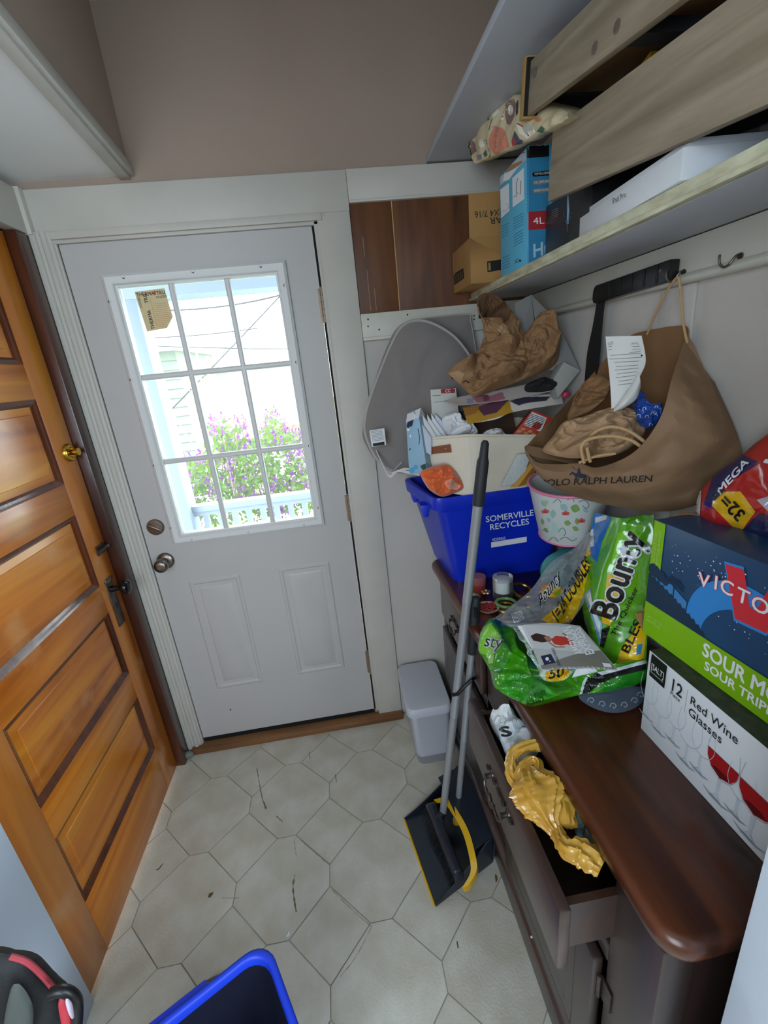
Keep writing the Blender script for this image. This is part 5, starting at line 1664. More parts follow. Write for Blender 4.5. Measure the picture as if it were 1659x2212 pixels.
# white carton, its shade painted in as grey, with open flap against the wall behind the bag
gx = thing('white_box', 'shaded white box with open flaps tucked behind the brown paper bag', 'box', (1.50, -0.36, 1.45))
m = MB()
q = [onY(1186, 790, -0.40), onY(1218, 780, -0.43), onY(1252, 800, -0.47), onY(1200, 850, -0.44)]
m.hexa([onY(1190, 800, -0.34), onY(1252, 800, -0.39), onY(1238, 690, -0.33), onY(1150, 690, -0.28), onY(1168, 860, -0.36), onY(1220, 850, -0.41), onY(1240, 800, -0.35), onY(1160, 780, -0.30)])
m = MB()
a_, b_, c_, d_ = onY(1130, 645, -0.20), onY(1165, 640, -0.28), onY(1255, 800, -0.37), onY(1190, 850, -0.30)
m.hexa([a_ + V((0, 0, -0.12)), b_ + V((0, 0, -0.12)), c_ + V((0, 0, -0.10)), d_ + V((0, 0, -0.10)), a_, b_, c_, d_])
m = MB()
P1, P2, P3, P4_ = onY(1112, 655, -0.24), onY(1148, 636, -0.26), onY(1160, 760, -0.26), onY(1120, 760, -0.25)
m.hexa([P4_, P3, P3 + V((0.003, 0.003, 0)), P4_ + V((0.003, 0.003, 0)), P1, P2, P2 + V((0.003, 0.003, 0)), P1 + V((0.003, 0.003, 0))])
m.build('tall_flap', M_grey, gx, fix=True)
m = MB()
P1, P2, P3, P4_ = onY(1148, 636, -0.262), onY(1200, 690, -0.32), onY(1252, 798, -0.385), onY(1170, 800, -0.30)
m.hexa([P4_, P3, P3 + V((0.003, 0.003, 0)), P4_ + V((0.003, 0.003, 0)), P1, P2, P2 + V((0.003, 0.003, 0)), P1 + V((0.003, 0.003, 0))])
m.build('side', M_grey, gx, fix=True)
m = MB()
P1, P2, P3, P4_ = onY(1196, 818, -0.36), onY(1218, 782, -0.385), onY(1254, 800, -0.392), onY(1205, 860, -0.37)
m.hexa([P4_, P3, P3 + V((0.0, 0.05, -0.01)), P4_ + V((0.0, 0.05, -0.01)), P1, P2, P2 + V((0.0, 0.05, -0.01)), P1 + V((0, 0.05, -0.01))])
m.build('end', mat('pale grey and shaded white board', '#96958f', 0.75), gx, fix=True, bevel=0.0008)
# dark dress fabric under the paper bag
soft('dark_cloth', 'dark patterned cloth under the brown paper bag', 'cloth', [(1135, 832), (1165, 818), (1195, 822), (1203, 838), (1180, 846), (1140, 845)], -0.34, (0, -1, 0.4), 0.02, 0.03, mat('black cloth', '#19181b', 0.8, vary=0.3, vscale=60), 0.01, 20, 1)

# juice carton
jc = thing('juice_carton', 'pale blue drink carton with a palm tree, left of the cream bin', 'carton', (1.04, -0.25, 1.18))
q = [onY(877, 912, -0.30), onY(905, 902, -0.33), onY(923, 1020, -0.335), onY(884, 1026, -0.30)]
m = MB(); m.hexa([q[3], q[2], q[2] + V((0.03, 0.05, 0)), q[3] + V((0.03, 0.05, 0)), q[0], q[1], q[1] + V((0.03, 0.05, 0.0)), q[0] + V((0.03, 0.05, 0.0))])
jco = m.build('carton', mat('pale blue carton', '#8fb3c9', 0.45), jc, bevel=0.001, fix=True)
m = MB(); g0, g1 = q[0], q[1]; m.hexa([g0, g1, g1 + V((0.03, 0.05, 0)), g0 + V((0.03, 0.05, 0)), g0 + V((0.010, 0.024, 0.022)), g1 + V((0.010, 0.024, 0.026)), g1 + V((0.014, 0.026, 0.026)), g0 + V((0.014, 0.026, 0.022))]); m.build('gable', M_paper, jc, fix=True)
cast_print('printed_picture', [([(876, 914), (894, 906), (889, 926), (884, 934)], 0), (stroke([(896, 968), (897, 1000), (896, 1012)], 2), 1)] +
           [(stroke([(896, 972), (896 + 10 * math.cos(a), 970 - 7 * math.sin(a)), (896 + 15 * math.cos(a), 976 - 5 * math.sin(a))], [2, 3, 0.8]), 2) for a in (0.1, 0.7, 1.3, 1.9, 2.5, 3.1)] +
           [(disc(890, 1016, 6, 12), 3), (disc(898, 1009, 5, 12), 3), ([(908, 1006), (922, 1000), (922, 1016), (912, 1014)], 2), (disc(882, 928, 3, 10), 4), (disc(888, 942, 3.5, 10), 4), (stroke([(903, 926), (907, 946), (905, 960)], 1.5), 0)],
           jco, [M_navy, mat('trunk print', '#4d5b58', 0.6), mat('palm print', '#1f4a3a', 0.6), mat('mid blue print', '#4c9ac8', 0.5), M_inkw])
# orange nylon bag over the rim
M_or = mat('orange nylon', '#e0642a', 0.5, sheen=0.3)
ob = soft('orange_bag', 'bright orange nylon pouch over the rim of the blue bin', 'pouch', [(908, 1022), (920, 1012), (940, 1006), (965, 1003), (985, 1020), (998, 1040), (1000, 1056), (980, 1066), (955, 1073), (930, 1060), (916, 1042)], [-0.345] * 11, (-0.3, -1, 0.3), 0.025, 0.012, M_or, 0.014, 22, 3, 90, 16, smooth=60)
cast_print('cloth_label', [([(964, 1038), (976, 1035), (995, 1050), (988, 1058), (968, 1056), (961, 1046)], 0)], ob, [mat('pink print', '#f0a890', 0.6)], lift=0.0012)
# padded mailer at the right of the cream bin
pm = thing('padded_mailer', 'pale padded mailer and mustard folder between the cream bin and the floral pot', 'mailer', (1.40, -0.38, 1.2))
q = [onY(1118, 982, -0.385), onY(1148, 978, -0.39), onY(1128, 1040, -0.395), onY(1082, 1052, -0.385)]
m = MB(); m.hexa([q[3], q[2], q[2] + V((0, 0.006, 0)), q[3] + V((0, 0.006, 0)), q[0], q[1], q[1] + V((0, 0.006, 0)), q[0] + V((0, 0.006, 0))]); m.build('sleeve', mat('bubble film', '#bfc6c4', 0.35, bump=0.5, bscale=90), pm, fix=True, bevel=0.001)
q = [onY(1158, 985, -0.39), onY(1164, 992, -0.40), onY(1118, 1052, -0.40), onY(1102, 1053, -0.39)]
m = MB(); m.hexa([q[3], q[2], q[2] + V((0.03, 0.01, 0)), q[3] + V((0.03, 0.01, 0)), q[0], q[1], q[1] + V((0.03, 0.01, 0)), q[0] + V((0.03, 0.01, 0))]); m.build('folder', mat('mustard card', '#b07f22', 0.6), pm, fix=True)

# collapsed mesh laundry basket leaning in the corner
M_mesh = film('grey nylon mesh', '#a49c98', 0.42, 0.9, 1.2)
M_mesh2 = film('grey nylon mesh dense', '#9a928e', 0.30, 0.9, 1.2)
M_bind = mat('grey binding tape', '#a9a29e', 0.8)
ln = thing('laundry_basket', 'collapsed grey mesh laundry basket standing against the back wall', 'basket', (1.05, -0.12, 1.19))
fr_px = [(893, 693), (930, 697), (975, 722), (1005, 755), (1024, 790), (1040, 840), (1035, 900), (1000, 960), (940, 1005), (880, 1020), (838, 1012), (810, 985), (790, 940), (789, 905), (800, 860), (822, 800), (845, 745), (866, 708)]
F = [onY(x, y, -0.135 + 0.06 * (700 - y) / 300) for x, y in fr_px]
bk_px = [(905, 690), (1008, 679), (1016, 690), (1026, 745), (1032, 800), (1030, 900), (960, 980), (880, 1010), (820, 1000), (790, 960), (783, 930), (792, 880), (810, 820), (838, 745), (862, 705)]
Bk = [onY(x, y, -0.055 if y < 800 else -0.09) for x, y in bk_px]
m = MB(); pillow(m, F, (0, -1, 0.2), 0.02, 0.004, 14, 100, 0.004, 8, 1.0); m.build('front_mesh', M_mesh, ln, smooth=True)
m = MB(); pillow(m, Bk, (0, -1, 0.2), 0.004, 0.004, 10, 80, 0.002, 8, 2.0); m.build('back_mesh', M_mesh2, ln, smooth=True)
m = MB(); m.tube(resample(smoothpath(F, 6, True), 110, True), 0.0052, 7, closed=True); m.build('front_hoop', M_bind, ln, smooth=True)
m = MB(); m.tube(resample(smoothpath(Bk, 3, True), 110, True), 0.0022, 6, closed=True); m.build('back_hoop', M_bind, ln, smooth=True)
m = MB()
st = [onY(812, 975, -0.20), onY(826, 1005, -0.25), onY(842, 1032, -0.26), onY(860, 1020, -0.27), onY(885, 1024, -0.29), onY(906, 1028, -0.30)]
S_ = resample(smoothpath(st, 6), 40)
m.loft([[p, p + V((0.0, -0.001, 0.009)), p + V((0.002, 0.001, 0.009)), p + V((0.002, 0.001, 0))] for p in S_], True, True, True)
m.build('strap', mat('white tape', '#c9c6c4', 0.7), ln)
m = MB()
S_ = resample(smoothpath([onY(868, 1000, -0.22), onY(846, 1024, -0.262), onY(875, 1015, -0.28), onY(908, 1022, -0.29)], 6), 30)
m.loft([[p, p + V((0.0, -0.001, 0.007)), p + V((0.002, 0.001, 0.007)), p + V((0.002, 0.001, 0))] for p in S_], True, True, True)
m.build('strap', mat('white tape', '#c9c6c4', 0.7), ln)
m = MB()
q = [onY(798, 930, -0.255), onY(830, 925, -0.255), onY(834, 961, -0.262), onY(803, 965, -0.262)]
m.hexa([q[3], q[2], q[2] + V((0, .001, 0)), q[3] + V((0, .001, 0)), q[0], q[1], q[1] + V((0, .001, 0)), q[0] + V((0, .001, 0))])
cl = m.build('care_label', M_paper, ln, fix=True)
cast_print('printed_lines', [(stroke([(801 + 0.5 * i, 932 + i * 3), (826 + 0.5 * i, 928.5 + i * 3)], 0.9), 0) for i in range(8)], cl, [M_inkg])
cast_print('printed_lines', [([(805, 958), (830, 954), (831, 961), (806, 964)], 0)], cl, [M_ink])

# floral metal pot tipped on the teal bundle
fp = thing('floral_pot', 'white metal pot with pink rim and painted flowers and leaves', 'pot', (1.42, -0.54, 1.05))
axp = V((-0.06, -0.10, 1)).normalized()
ob_ = V((1.449, -0.545, 1.078))
m = MB(); m.lathe([(0.0, 0.0), (0.078, 0.0), (0.082, 0.006), (0.112, 0.168), (0.1125, 0.170), (0.109, 0.170), (0.080, 0.010), (0.0, 0.008)], ob_, axp, 48)
fpo = m.build('body', mat('white enamel', '#c9cec9', 0.4), fp, smooth=40)
m = MB(); ur = axp.orthogonal().normalized(); vr = axp.cross(ur)
m.tube([ob_ + axp * 0.171 + (ur * math.cos(a) + vr * math.sin(a)) * 0.1115 for a in [2 * PI * i / 48 for i in range(48)]], 0.0045, 8, closed=True); m.build('pink_rim', mat('pink enamel', '#d9799a', 0.4), fp, smooth=True)
m = MB(); m.tube([ob_ + axp * 0.004 + (ur * math.cos(a) + vr * math.sin(a)) * 0.0815 for a in [2 * PI * i / 48 for i in range(48)]], 0.003, 8, closed=True); m.build('pink_foot', mat('pink enamel', '#d9799a', 0.4), fp, smooth=True)
random.seed(21)
pol = []
def leafp(x, y, a, l, w_): return [(x + l * t * math.cos(a) - w_ * s * math.sin(PI * t) * math.sin(a), y + l * t * math.sin(a) + w_ * s * math.sin(PI * t) * math.cos(a)) for t, s in [(k / 6, 1) for k in range(7)] + [(1 - k / 6, -1) for k in range(1, 6)]]
for x, y, a, l, w_, k in ((1170, 1080, 1.0, 18, 5, 0), (1185, 1082, 2.6, 14, 5, 2), (1195, 1100, 1.6, 20, 6, 0), (1210, 1090, 0.6, 20, 7, 0), (1232, 1095, 0.3, 22, 9, 1), (1238, 1090, 1.2, 16, 7, 1), (1218, 1128, 0.2, 16, 6, 1), (1236, 1138, 0.5, 16, 5, 1), (1246, 1118, 1.5, 16, 5, 1), (1182, 1118, 1.0, 12, 4, 0), (1195, 1128, 1.3, 22, 6, 3), (1200, 1140, 2.2, 18, 4, 3), (1204, 1142, 0.8, 18, 4, 3), (1170, 1120, 1.3, 14, 4, 1), (1176, 1140, 1.0, 12, 4, 1), (1258, 1100, 0.4, 14, 4, 0), (1230, 1160, 0.3, 14, 3, 3), (1190, 1160, 2.6, 14, 3, 3)):
    pol.append((leafp(x, y, a, l, w_), k))
for x, y in ((1178, 1108), (1222, 1112), (1256, 1128)):
    pol += [(leafp(x, y, a, 10, 4), 4) for a in (-2.6, -1.6, -0.6)] + [(disc(x, y - 2, 3, 8), 5)]
for pts in ([(1205, 1150), (1215, 1140), (1222, 1150), (1218, 1158)], [(1250, 1085), (1262, 1080), (1272, 1090), (1266, 1098), (1258, 1092)], [(1195, 1086), (1205, 1078), (1212, 1086)], [(1185, 1150), (1178, 1142), (1172, 1146)], [(1210, 1165), (1222, 1160), (1236, 1168), (1246, 1162)], [(1186, 1168), (1196, 1160), (1206, 1170)], [(1225, 1080), (1236, 1076), (1240, 1084)]):
    pol.append((stroke([tuple(p)[:2] for p in smoothpath([(x, y, 0) for x, y in pts], 4)], 1.3), 6))
for i, (pp, k) in enumerate(pol):
    cast_print('painted_flower', [(pp, 0)], fpo, [[mat('aqua paint', '#8fb8b4', 0.5), mat('leaf green paint', '#7fa05a', 0.5), mat('sage paint', '#a3b49a', 0.5), mat('mint paint', '#a9c9c2', 0.5), mat('coral paint', '#c85a52', 0.5), mat('red centre paint', '#a83a3a', 0.5), mat('grey line paint', '#5f7370', 0.5)][k]], lift=0.0009 + 0.00002 * i, sub=4)
# teal bundle beneath
tl = soft('teal_vase', 'rounded teal vase under the floral pot', 'vase', [(1168, 1230), (1180, 1205), (1205, 1190), (1240, 1180), (1275, 1195), (1290, 1240), (1270, 1285), (1210, 1290), (1175, 1265)], -0.52, (0, -1, 0.3), 0.06, 0.06, mat('teal glaze', '#4e9c9a', 0.35), 0.0, 10, 0, 40, 10, smooth=True)

# jewellery, bangles and jars
M_gold = mat('costume gold', '#b08a3c', 0.3, 1.0)
M_clear = film('clear jar plastic', '#f6f9fa', 0.985, 0.05, 1.4)
jr = thing('cosmetic_jar', 'clear jar of black and white cream on the sideboard top', 'jar', (1.27, -0.478, ZT))
jc_ = V((1.27, -0.478, ZT))
m = MB(); m.lathe([(0, 0.001), (0.030, 0.001), (0.031, 0.004), (0.031, 0.024)], jc_, n=28); m.build('black_layer', mat('black gel', '#16130f', 0.4), jr, smooth=40)
m = MB(); m.lathe([(0.031, 0.0242), (0.031, 0.062), (0.028, 0.064), (0, 0.064)], jc_, n=28); m.build('white_layer', mat('white cream', '#cfcfc8', 0.5), jr, smooth=40)
m = MB(); m.lathe([(0.0325, 0), (0.0325, 0.074), (0.030, 0.075), (0.030, 0.066)], jc_, n=28, cap=False); m.build('jar_wall', M_clear, jr, smooth=40)
jr2 = thing('cosmetic_jar', 'small pink-red jar behind the broom handle', 'jar', (1.20, -0.43, ZT))
c_ = V((1.205, -0.425, ZT))
m = MB(); m.lathe([(0, 0.001), (0.024, 0.001), (0.024, 0.035), (0, 0.035)], c_, n=24); m.build('red_layer', mat('red gel', '#a33d3a', 0.4), jr2, smooth=40)
m = MB(); m.lathe([(0.025, 0.034), (0.026, 0.058), (0.024, 0.060), (0, 0.060)], c_, n=24); m.build('lid', mat('pink clear lid', '#a8686a', 0.25), jr2, smooth=40)
def bangle(label, x, y, z, R_, r, m_, tilt=(0.05, 0.05, 1), gp='bangles beside the jars'):
    q = onZ(x, y, z)
    t = V(tilt).normalized(); a = t.orthogonal().normalized(); b = t.cross(a)
    m = MB(); m.tube([q + (a * math.cos(s) + b * math.sin(s)) * R_ for s in [2 * PI * i / 36 for i in range(36)]], r, 8, closed=True)
    return tag(m.build('bangle', m_, smooth=True), label, 'bangle', gp)
bangle('green bangle standing on the others in front of the jar', 1093, 1302, 0.872, 0.030, 0.005, mat('green enamel', '#6f9a5e', 0.35))
bangle('gold bangle under the green one', 1090, 1312, 0.860, 0.031, 0.005, M_gold)
bangle('dark gold bangle right of the jar', 1128, 1276, 0.862, 0.034, 0.006, M_gold, (0.2, -0.3, 1))
bangle('thin gold bangle far right, half under the clear film', 1140, 1300, 0.862, 0.032, 0.004, M_gold, (-0.2, 0.1, 1))
bangle('pale green bangle behind the broom handle', 1024, 1284, 0.866, 0.020, 0.004, mat('pale green enamel', '#9cb48a', 0.35), (0.5, 0.3, 1))
q = onZ(1054, 1318, ZT)
rdish = thing('trinket_dish', 'white rimmed dish of red beads by the broom handle', 'dish', q)
m = MB(); m.lathe([(0, 0.001), (0.022, 0.001), (0.034, 0.010), (0.035, 0.012), (0.032, 0.012), (0.020, 0.004), (0, 0.004)], q, n=26); m.build('dish', mat('cream enamel', '#cdc3b4', 0.4), rdish, smooth=40)
random.seed(8)
m = MB()
for k in range(60):
    a, r_ = random.uniform(0, 2 * PI), 0.024 * math.sqrt(random.random())
    m.ball(q + V((r_ * math.cos(a), r_ * math.sin(a), 0.008 + random.uniform(0, 0.008))), 0.0045, 6)
m.build('red_beads', mat('red beads', '#a3342c', 0.4), rdish, smooth=True, kind='stuff')
q = onZ(1050, 1282, 0.865)
m = MB()
for k in range(5):
    a = 2 * PI * k / 5
    m.ball(q + V((0.009 * math.cos(a), 0.009 * math.sin(a), 0.006)), (0.008, 0.008, 0.005), 8)
m.ball(q + V((0, 0, 0.012)), 0.005, 8)
tag(m.build('flower_brooch', mat('pearl gold', '#b79a6a', 0.3, 0.7), smooth=True), 'gold and pearl flower brooch among the jars', 'brooch')
m = MB()
for k in range(9):
    m.ball(onZ(1085 + k * 3, 1322 + 3 * math.sin(k * 1.3), 0.858), 0.0036, 7)
tag(m.build('pearl_string', mat('pearl', '#c9c1b0', 0.3), smooth=True), 'short string of pearls in front of the green bangle', 'beads')
# ------------------------------------------------------------------ big paper bag hung from the hook by its handle
pg = thing('shopping_bag', 'large brown paper shopping bag with black lettering hanging by one handle', 'bag', (1.42, -0.78, 1.28))
T0 = onY(1133, 968, -0.66)
rim_front = [T0, onY(1158, 998, -0.70), onY(1205, 1003, -0.745), onY(1252, 1001, -0.79), onY(1292, 1010, -0.83), onY(1368, 978, -0.90), onY(1425, 905, -0.93), onY(1452, 815, -0.90), onX(1478, 735, 1.536)]
bot_front = [onY(1137, 985, -0.665), onY(1160, 1018, -0.69), onY(1205, 1058, -0.715), onY(1290, 1086, -0.77), onY(1420, 1105, -0.875), onX(1512, 1088, 1.52), onX(1568, 1046, 1.545), onX(1602, 975, 1.552), onX(1542, 825, 1.556)]
top_r = onX(1488, 722, 1.552)
def bagside(A_, B_, n, rows, bulge, d, cr, cs, seed):
    a, b = resample(smoothpath(A_, 8), n), resample(smoothpath(B_, 8), n)
    d = V(d).normalized()
    out = []
    for i, (p, q) in enumerate(zip(a, b)):
        u = i / (n - 1)
        r = []
        for k in range(rows + 1):
            t = k / rows
            x = p.lerp(q, t)
            x = x + d * bulge * math.sin(PI * t) * math.sin(PI * min(1, u * 1.05)) + d * crease(x, cs, cr, seed) * min(1, t * 5) * min(1, (1 - t) * 5)
            r.append(x)
        out.append(r)
    return out
M_bag = mat('bag kraft paper', '#87694c', 0.75, color2='#7c5f43', vscale=8, bump=0.06, bscale=200)
m = MB()
ff = bagside(rim_front, bot_front, 90, 44, 0.035, (-0.65, -0.7, 0.1), 0.016, 5.0, 2.0)
m.loft([r + [p + V((0.0015, 0.002, 0)) for p in r][::-1] for r in ff], True, True, True)
front = m.build('front_panel', M_bag, pg, smooth=14)
rim_back = [T0, onY(1160, 938, -0.62), onY(1192, 905, -0.59), onX(1242, 850, 1.50), onX(1300, 785, 1.545), onX(1352, 730, 1.553), onX(1420, 710, 1.555), onX(1480, 704, 1.548), onX(1486, 722, 1.545)]
deep_back = [onY(1150, 990, -0.66), onY(1185, 985, -0.60), onY(1225, 965, -0.57), onX(1280, 1000, 1.50), onX(1330, 1010, 1.540), onX(1370, 1010, 1.550), onX(1430, 990, 1.556), onX(1480, 960, 1.556), onX(1500, 940, 1.556)]
m = MB()
ff = bagside(rim_back, deep_back, 80, 26, 0.0, (0, -1, 0), 0.004, 7, 6.0)
m.loft([r + [p + V((0.0015, 0.001, 0)) for p in r][::-1] for r in ff], True, True, True)
m.build('inner_back_panel', M_kraftdark, pg, smooth=25)
m = MB()
ff = bagside([onX(1478, 735, 1.536), onX(1486, 722, 1.545)], [onX(1530, 850, 1.548), onX(1560, 880, 1.553)], 8, 10, 0, (0, -1, 0), 0, 5, 1)
m.loft([r + [p + V((0.0015, 0.001, 0)) for p in r][::-1] for r in ff], True, True, True); m.build('gusset', M_bag, pg)
m = MB()                                              # bag floor and hidden side, closing the sack
a = resample(smoothpath(bot_front, 8), 60)
b = [V((1.555, p.y + 0.10, p.z + 0.05)) if p.x < 1.54 else p + V((0.002, 0.03, 0)) for p in a]
m.loft([[p, q, q + V((0, 0, 0.002)), p + V((0, 0, 0.002))] for p, q in zip(a, b)], True, True, True); m.build('bottom_panel', M_bag, pg)
# handles: one over the hook, one curled inside the mouth
M_cord = mat('twisted paper cord', '#b79468', 0.8, bump=0.5, bscale=220)
hk = onX(1462, 600, 1.528)
def cord(pts, r=0.0028, name='handle'):
    m = MB(); m.tube(smoothpath(pts, 8), r, 8)
    return m.build(name, M_cord, pg, smooth=True)
cord([onX(1398, 722, 1.545), onX(1415, 680, 1.538), onX(1440, 630, 1.532), hk, onX(1468, 612, 1.530), onX(1472, 650, 1.534), onX(1476, 700, 1.538), onX(1485, 742, 1.536)], 0.0026)
cord([onY(1262, 1000, -0.835), onY(1256, 965, -0.840), onY(1275, 948, -0.845), onY(1320, 942, -0.865), onY(1360, 950, -0.885), onY(1385, 965, -0.895)], 0.0036)
cord([onY(1275, 998, -0.835), onY(1268, 960, -0.835), onY(1285, 934, -0.835), onY(1320, 922, -0.855), onY(1360, 932, -0.875), onY(1402, 962, -0.900)], 0.0036)
cord([onY(1250, 1000, -0.825), onY(1290, 985, -0.835), onY(1330, 980, -0.855)], 0.0030)
m = MB()
strip(m, [onY(1133, 966, -0.662), onY(1150, 985, -0.69), onY(1200, 995, -0.73), onY(1262, 1008, -0.79)], [onY(1138, 962, -0.655), onY(1170, 968, -0.675), onY(1215, 978, -0.70), onY(1265, 1000, -0.77)], 30, 4)
m.build('folded_rim', M_bag, pg)
cast_text('POLO RALPH LAUREN', (1168, 1050), (1408, 1040), (1170, 1036), front, mat('bag black ink', '#1a1712', 0.7), lift=0.0012, bold=0.012, spacing=0.95)
cast_print('printed_emblem', [([(1240, 1022), (1252, 1023), (1266, 1025), (1268, 1032), (1254, 1033), (1243, 1030)], 0), (stroke([(1244, 1026), (1236, 1021), (1231, 1026)], [6, 5, 3]), 0), (stroke([(1265, 1030), (1268, 1035), (1266, 1040)], [4, 2.5, 1.5]), 0), (stroke([(1245, 1029), (1244, 1035), (1248, 1039)], [4, 2.5, 1.5]), 0), (stroke([(1266, 1027), (1272, 1030), (1273, 1036)], 1.6), 0), ([(1246, 1024), (1248, 1016), (1253, 1015), (1256, 1024)], 0), (disc(1251, 1013, 2.2, 8), 0), (stroke([(1252, 1018), (1243, 1014), (1236, 1008)], 1.2), 0)], front, [mat('navy emblem ink', '#1b2436', 0.7)], lift=0.0012, sub=3)
# contents
soft('crumpled_kraft', 'pale crumpled kraft paper filling the mouth of the shopping bag', 'paper', [(1172, 972), (1196, 940), (1218, 912), (1262, 900), (1300, 888), (1345, 884), (1375, 890), (1396, 925), (1372, 960), (1320, 985), (1250, 990), (1200, 985)], [-0.70, -0.70, -0.70, -0.71, -0.72, -0.74, -0.76, -0.82, -0.83, -0.82, -0.79, -0.73], (-0.4, -1, 0.5), 0.035, 0.03, M_kraft2, 0.032, 13, 3.3, 130, 24)
soft('crumpled_kraft', 'darker folded kraft paper deep in the shopping bag beside the receipt', 'paper', [(1226, 905), (1238, 868), (1262, 825), (1300, 808), (1318, 830), (1316, 850), (1290, 880), (1260, 898)], [-0.66, -0.65, -0.65, -0.66, -0.68, -0.70, -0.72, -0.70], (-0.4, -1, 0.2), 0.02, 0.02, M_kraftdark, 0.03, 12, 5.5, 90, 18)
soft('blue_wrapper', 'shiny royal blue wrapper with small white marks in the shopping bag', 'wrapper', [(1366, 890), (1370, 860), (1385, 845), (1405, 870), (1430, 872), (1428, 905), (1405, 925), (1385, 920)], [-0.78, -0.77, -0.76, -0.79, -0.81, -0.83, -0.84, -0.82], (-0.5, -1, 0.3), 0.02, 0.02, mat('royal blue foil', '#17479c', 0.22, coat=0.5), 0.014, 18, 2.1, 80, 16)
bw = [o for o in bpy.data.objects if o.name.startswith('blue_wrapper')][0]
for x, y in ((1392, 883), (1398, 900), (1406, 918), (1410, 893), (1380, 898), (1418, 880)):
    cast_print('printed_swirl', [(stroke([(x - 4, y + 2), (x - 2, y - 3), (x + 3, y - 2), (x + 3, y + 2)], 1.2), 0)], bw, [M_inkw], sub=3)
m = MB()
Lft = [onY(1308, 727, -0.75), onY(1312, 770, -0.765), onY(1318, 830, -0.785), onY(1321, 888, -0.80)]
Rgt = [onY(1386, 725, -0.79), onY(1395, 778, -0.80), onY(1383, 812, -0.805), onY(1352, 878, -0.81)]
rows = [[a.lerp(b, t) + V((-0.5, -0.8, 0)) * 0.006 * math.sin(PI * t) for t in [i / 10 for i in range(11)]] for a, b in zip(resample(smoothpath(Lft, 6), 30), resample(smoothpath(Rgt, 6), 30))]
m.loft([r + [p + V((0.0004, 0.0006, 0)) for p in r][::-1] for r in rows], True, True, True)
rc = thing('receipt', 'long curled white till receipt standing in the shopping bag', 'receipt', Lft[3])
rco = m.build('paper_strip', mat('receipt paper', '#d8d6d0', 0.6), rc, smooth=True)
m = MB()
C0, C1 = [onY(1381, 806, -0.815), onY(1368, 830, -0.82), onY(1345, 862, -0.825), onY(1326, 884, -0.81)], [onY(1384, 838, -0.818), onY(1374, 862, -0.828), onY(1350, 880, -0.828), onY(1328, 890, -0.812)]
strip(m, C0, C1, 24, 8, 0.010, (-0.5, -0.8, 0)); m.build('curled_end', mat('receipt paper', '#d8d6d0', 0.6), rc, smooth=True)
for i, (s, a, b) in enumerate((('$22.95', 1313, 1324), ('Total', 1364, 1380))):
    cast_text(s, (b, 738 + i), (a, 740 + i), (b, 744), rco, M_inkg, sub=3)
cast_print('printed_lines', [(stroke(p_, 1.0), 0) for p_ in ([(1314, 749), (1322, 748)], [(1366, 749), (1382, 748)], [(1314, 756), (1322, 755)], [(1366, 755), (1384, 754)], [(1360, 762), (1384, 759)], [(1318, 768), (1385, 763)], [(1316, 776), (1386, 772)], [(1326, 783), (1380, 780)], [(1330, 792), (1378, 789)], [(1328, 800), (1380, 795)], [(1332, 808), (1376, 803)], [(1330, 816), (1372, 811)], [(1336, 824), (1366, 820)], [(1334, 832), (1364, 828)])], rco, [M_inkg])
cast_print('printed_dots', [(disc(1386, 768, 2.2, 8), 0)], rco, [M_ink])

# ------------------------------------------------------------------ wine glass carton and printed carton on it
a, b = V((1.3385, -1.056, ZT + 0.0005)), V((1.3455, -1.306, ZT + 0.0005))
u = (b - a).normalized(); L_ = 0.335
def boxM(a, u): 
    n = V((0, 0, 1)).cross(u)           # towards the wall or the room
    wv = V((-u.y, u.x, 0))
    if wv.x < 0: wv = -wv
    return Matrix(((u.x, wv.x, 0, a.x), (u.y, wv.y, 0, a.y), (0, 0, 1, a.z), (0, 0, 0, 1)))
MW = boxM(a, u)
wg = thing('glassware_carton', 'white carton with pictures of red wine glasses on the sideboard', 'carton', M=MW)
M_wcard = mat('white gloss carton', '#d9dde2', 0.4)
M_green = mat('dark mottled green card', '#22281c', 0.6, color2='#3a4230', vscale=60, detail=8)
m = MB(MW); m.box((0, 0, 0), (L_, 0.205, 0.192))
wgo = m.build('carton', [M_wcard, M_green], wg, bevel=0.0012)
for p in wgo.data.polygons:
    if p.normal.z > 0.9: p.material_index = 1
def facet(M, u0, z0): return M @ Matrix(((1, 0, 0, u0), (0, 0, -1, -0.0), (0, 1, 0, z0), (0, 0, 0, 1)))
FW = facet(MW, 0, 0)
def onface(F, s, u0, z0, size, m_, par, **k):
    return text(s, size, F @ Matrix.Translation((u0, z0, 0)), m_, par, **k)
print_flat('black_label', [(rect(0.008, 0.140, 0.047, 0.190), 0)], FW, [M_bk], wg, lift=0.0014)
onface(FW, '[SALT]', 0.0105, 0.159, 0.0185, M_inkw, wg, wscale=0.62, lift=0.002)
onface(FW, 'simply, affordable, and modern.', 0.0105, 0.1505, 0.0042, M_inkw, wg, wscale=0.62, lift=0.002)
onface(FW, '12', 0.058, 0.151, 0.036, M_ink, wg, bold=0.015, wscale=0.8, lift=0.0014)
onface(FW, 'Piece', 0.061, 0.140, 0.0125, M_ink, wg, lift=0.0014, wscale=0.85)
print_flat('printed_rule', [(rect(0.0955, 0.130, 0.0961, 0.178), 0)], FW, [M_inkg], wg, lift=0.0014)
onface(FW, 'Red Wine', 0.103, 0.157, 0.0235, M_ink, wg, bold=0.006, wscale=0.95, lift=0.0014)
onface(FW, 'Glasses', 0.103, 0.133, 0.0235, M_ink, wg, bold=0.006, wscale=0.95, lift=0.0014)
